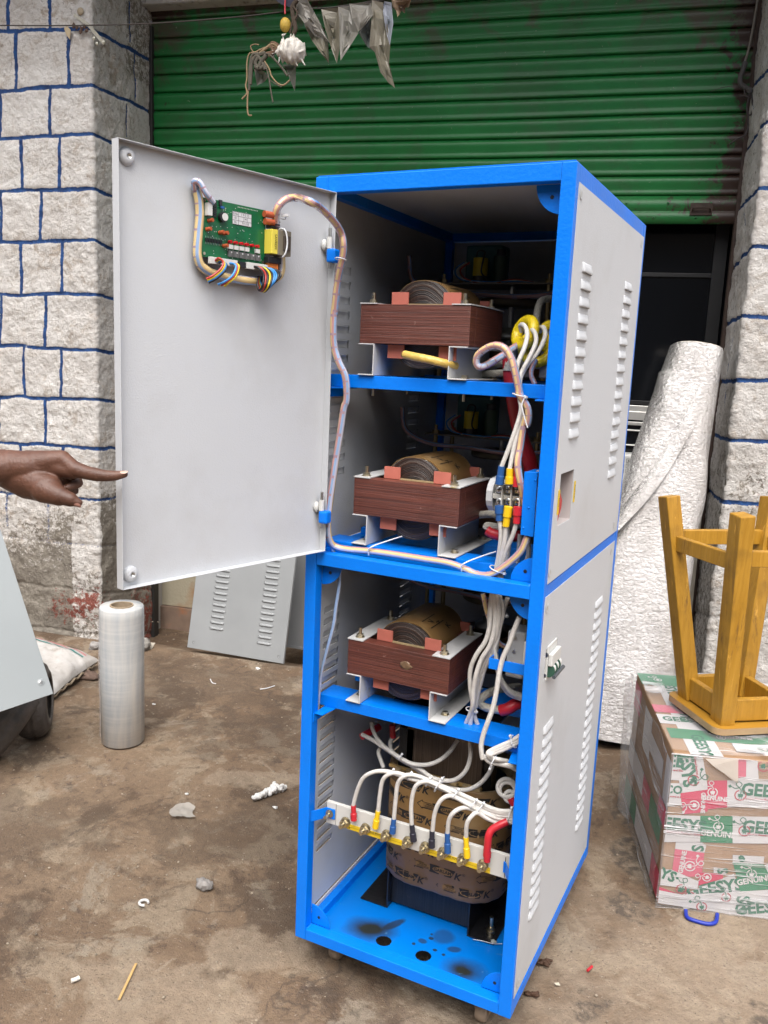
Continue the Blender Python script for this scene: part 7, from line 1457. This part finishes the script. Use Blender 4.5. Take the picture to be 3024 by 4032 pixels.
# index finger
cp((850, 430, -.002), (1010, 478, -.004), 98, 82); cp((1010, 478, -.004), (1130, 503, -.006), 81, 80); cp((1130, 503, -.006), (1250, 515, -.004), 77, 68); cp((1250, 515, -.004), (1340, 514, -.002), 67, 62); cp((1340, 514, -.002), (1448, 495, 0), 61, 46)
# middle, ring, little fingers folded into the palm behind
cp((700, 430, .035), (885, 520, .035), 88, 66); cp((885, 520, .035), (915, 600, .025), 60, 56); cp((905, 605, .022), (800, 650, .012), 56, 50)
cp((700, 520, .055), (850, 600, .055), 80, 62); cp((850, 600, .055), (870, 690, .045), 58, 50); cp((870, 690, .045), (760, 700, .035), 50, 44)
cp((650, 600, .07), (770, 680, .07), 66, 54); cp((770, 680, .07), (760, 740, .06), 50, 42)
# thumb
cp((520, 670, -.008), (690, 750, -.018), 165, 116); cp((690, 742, -.018), (820, 790, -.020), 102, 86); cp((820, 790, -.020), (912, 828, -.018), 80, 52)
hand = mb.build('person', None or PANEL)
hand.data.materials.clear()
SKN = bpy.data.materials.new('dark_brown_skin'); SKN.use_nodes = True; N, L, b = nodes(SKN); tc = N.new('ShaderNodeTexCoord')
c = mix(rng(nz(14, 5, .6), .35, .65), (.085, .036, .022), (.135, .06, .038)); c = mix(mul(rng(nz(160, 4, .6), .5, .7), .35), c, (.07, .03, .02)); c = mix(mul(rng(nz(45, 3, .6, .5), .62, .7), .25), c, (.06, .024, .016))
L.new(c, b.inputs['Base Color']); b.inputs['Roughness'].default_value = .48; b.inputs['Subsurface Weight'].default_value = .08; b.inputs['Subsurface Radius'].default_value = (.01, .004, .002)
mps = N.new('ShaderNodeMapping'); mps.inputs['Scale'].default_value = (1, 1, 1); L.new(tc.outputs['Object'], mps.inputs[0])
bp = N.new('ShaderNodeBump'); bp.inputs['Strength'].default_value = .45; bp.inputs['Distance'].default_value = .0022; hh = N.new('ShaderNodeMath'); hh.operation = 'ADD'; L.new(nz(230, 4, .7), hh.inputs[0]); L.new(mul(nz(60, 4, .6, 1.0), 1.2), hh.inputs[1]); L.new(hh.outputs[0], bp.inputs['Height']); L.new(bp.outputs[0], b.inputs['Normal'])
hand.data.materials.append(SKN)
for m_ in hand.data.polygons: m_.material_index = 0
md = hand.modifiers.new('remesh', 'REMESH'); md.mode = 'VOXEL'; md.voxel_size = .0021; md.use_smooth_shade = True
md = hand.modifiers.new('smooth', 'SMOOTH'); md.iterations = 5; md.factor = .6
tag(hand, 'bare dark skinned forearm and hand pointing a finger at the open cabinet door', 'person')
mb = MB(); a_, b_ = np.array(hp(-2350, 175, .0)), np.array(hp(-1750, 243, .005)); dd_ = (b_ - a_) / np.linalg.norm(b_ - a_); LL = np.linalg.norm(b_ - a_)
mb.lathe([(.02, -.05), (.14, -.04), (.142, LL * .5), (.138, LL * .92), (.142, LL * .95), (.14, LL), (.128, LL), (.126, LL * .9)], a_, dd_, 40); mb.build('shirt_sleeve', mat('blue_grey_cloth', (.10, .12, .16), .9, var=.1, bump=.3), hand)
# nails and creases
def nail(cx, cy, d0, rx, ry, ang, tilt, m):
    c0 = hp(cx, cy, d0); ex = hp(cx + 10 * math.cos(ang), cy + 10 * math.sin(ang), d0) - c0; ex /= np.linalg.norm(ex); vw = CAM - c0; vw /= np.linalg.norm(vw); ey = np.cross(vw, ex); nrm = vw * math.cos(tilt) + ey * math.sin(tilt) * (1 if ey[2] > 0 else -1); ey2 = np.cross(nrm, ex)
    mb = MB(); vs = [c0 + nrm * .0008]; K2 = 18
    for rr4 in (.5, 1):
        for k in range(K2): t = 2 * math.pi * k / K2; x = math.cos(t) * rx * rr4; y = math.sin(t) * ry * rr4; vs.append(c0 + ex * x + ey2 * y + nrm * (.0006 - (y / ry) ** 2 * ry * .45))
    fs = [(0, 1 + k, 1 + (k + 1) % K2) for k in range(K2)] + [(1 + k, 1 + K2 + k, 1 + K2 + (k + 1) % K2, 1 + (k + 1) % K2) for k in range(K2)]
    mb.add(vs, fs, sm=True); mb.build('fingernail', m, hand)
NAIL = mat('fingernail', (.50, .32, .25), .3)
nail(1446, 468, -.006, .0072, .0040, -.05, .85, NAIL)
nail(905, 862, -.028, .0065, .0042, .25, -.6, mat('thumb_nail', (.26, .13, .10), .35))
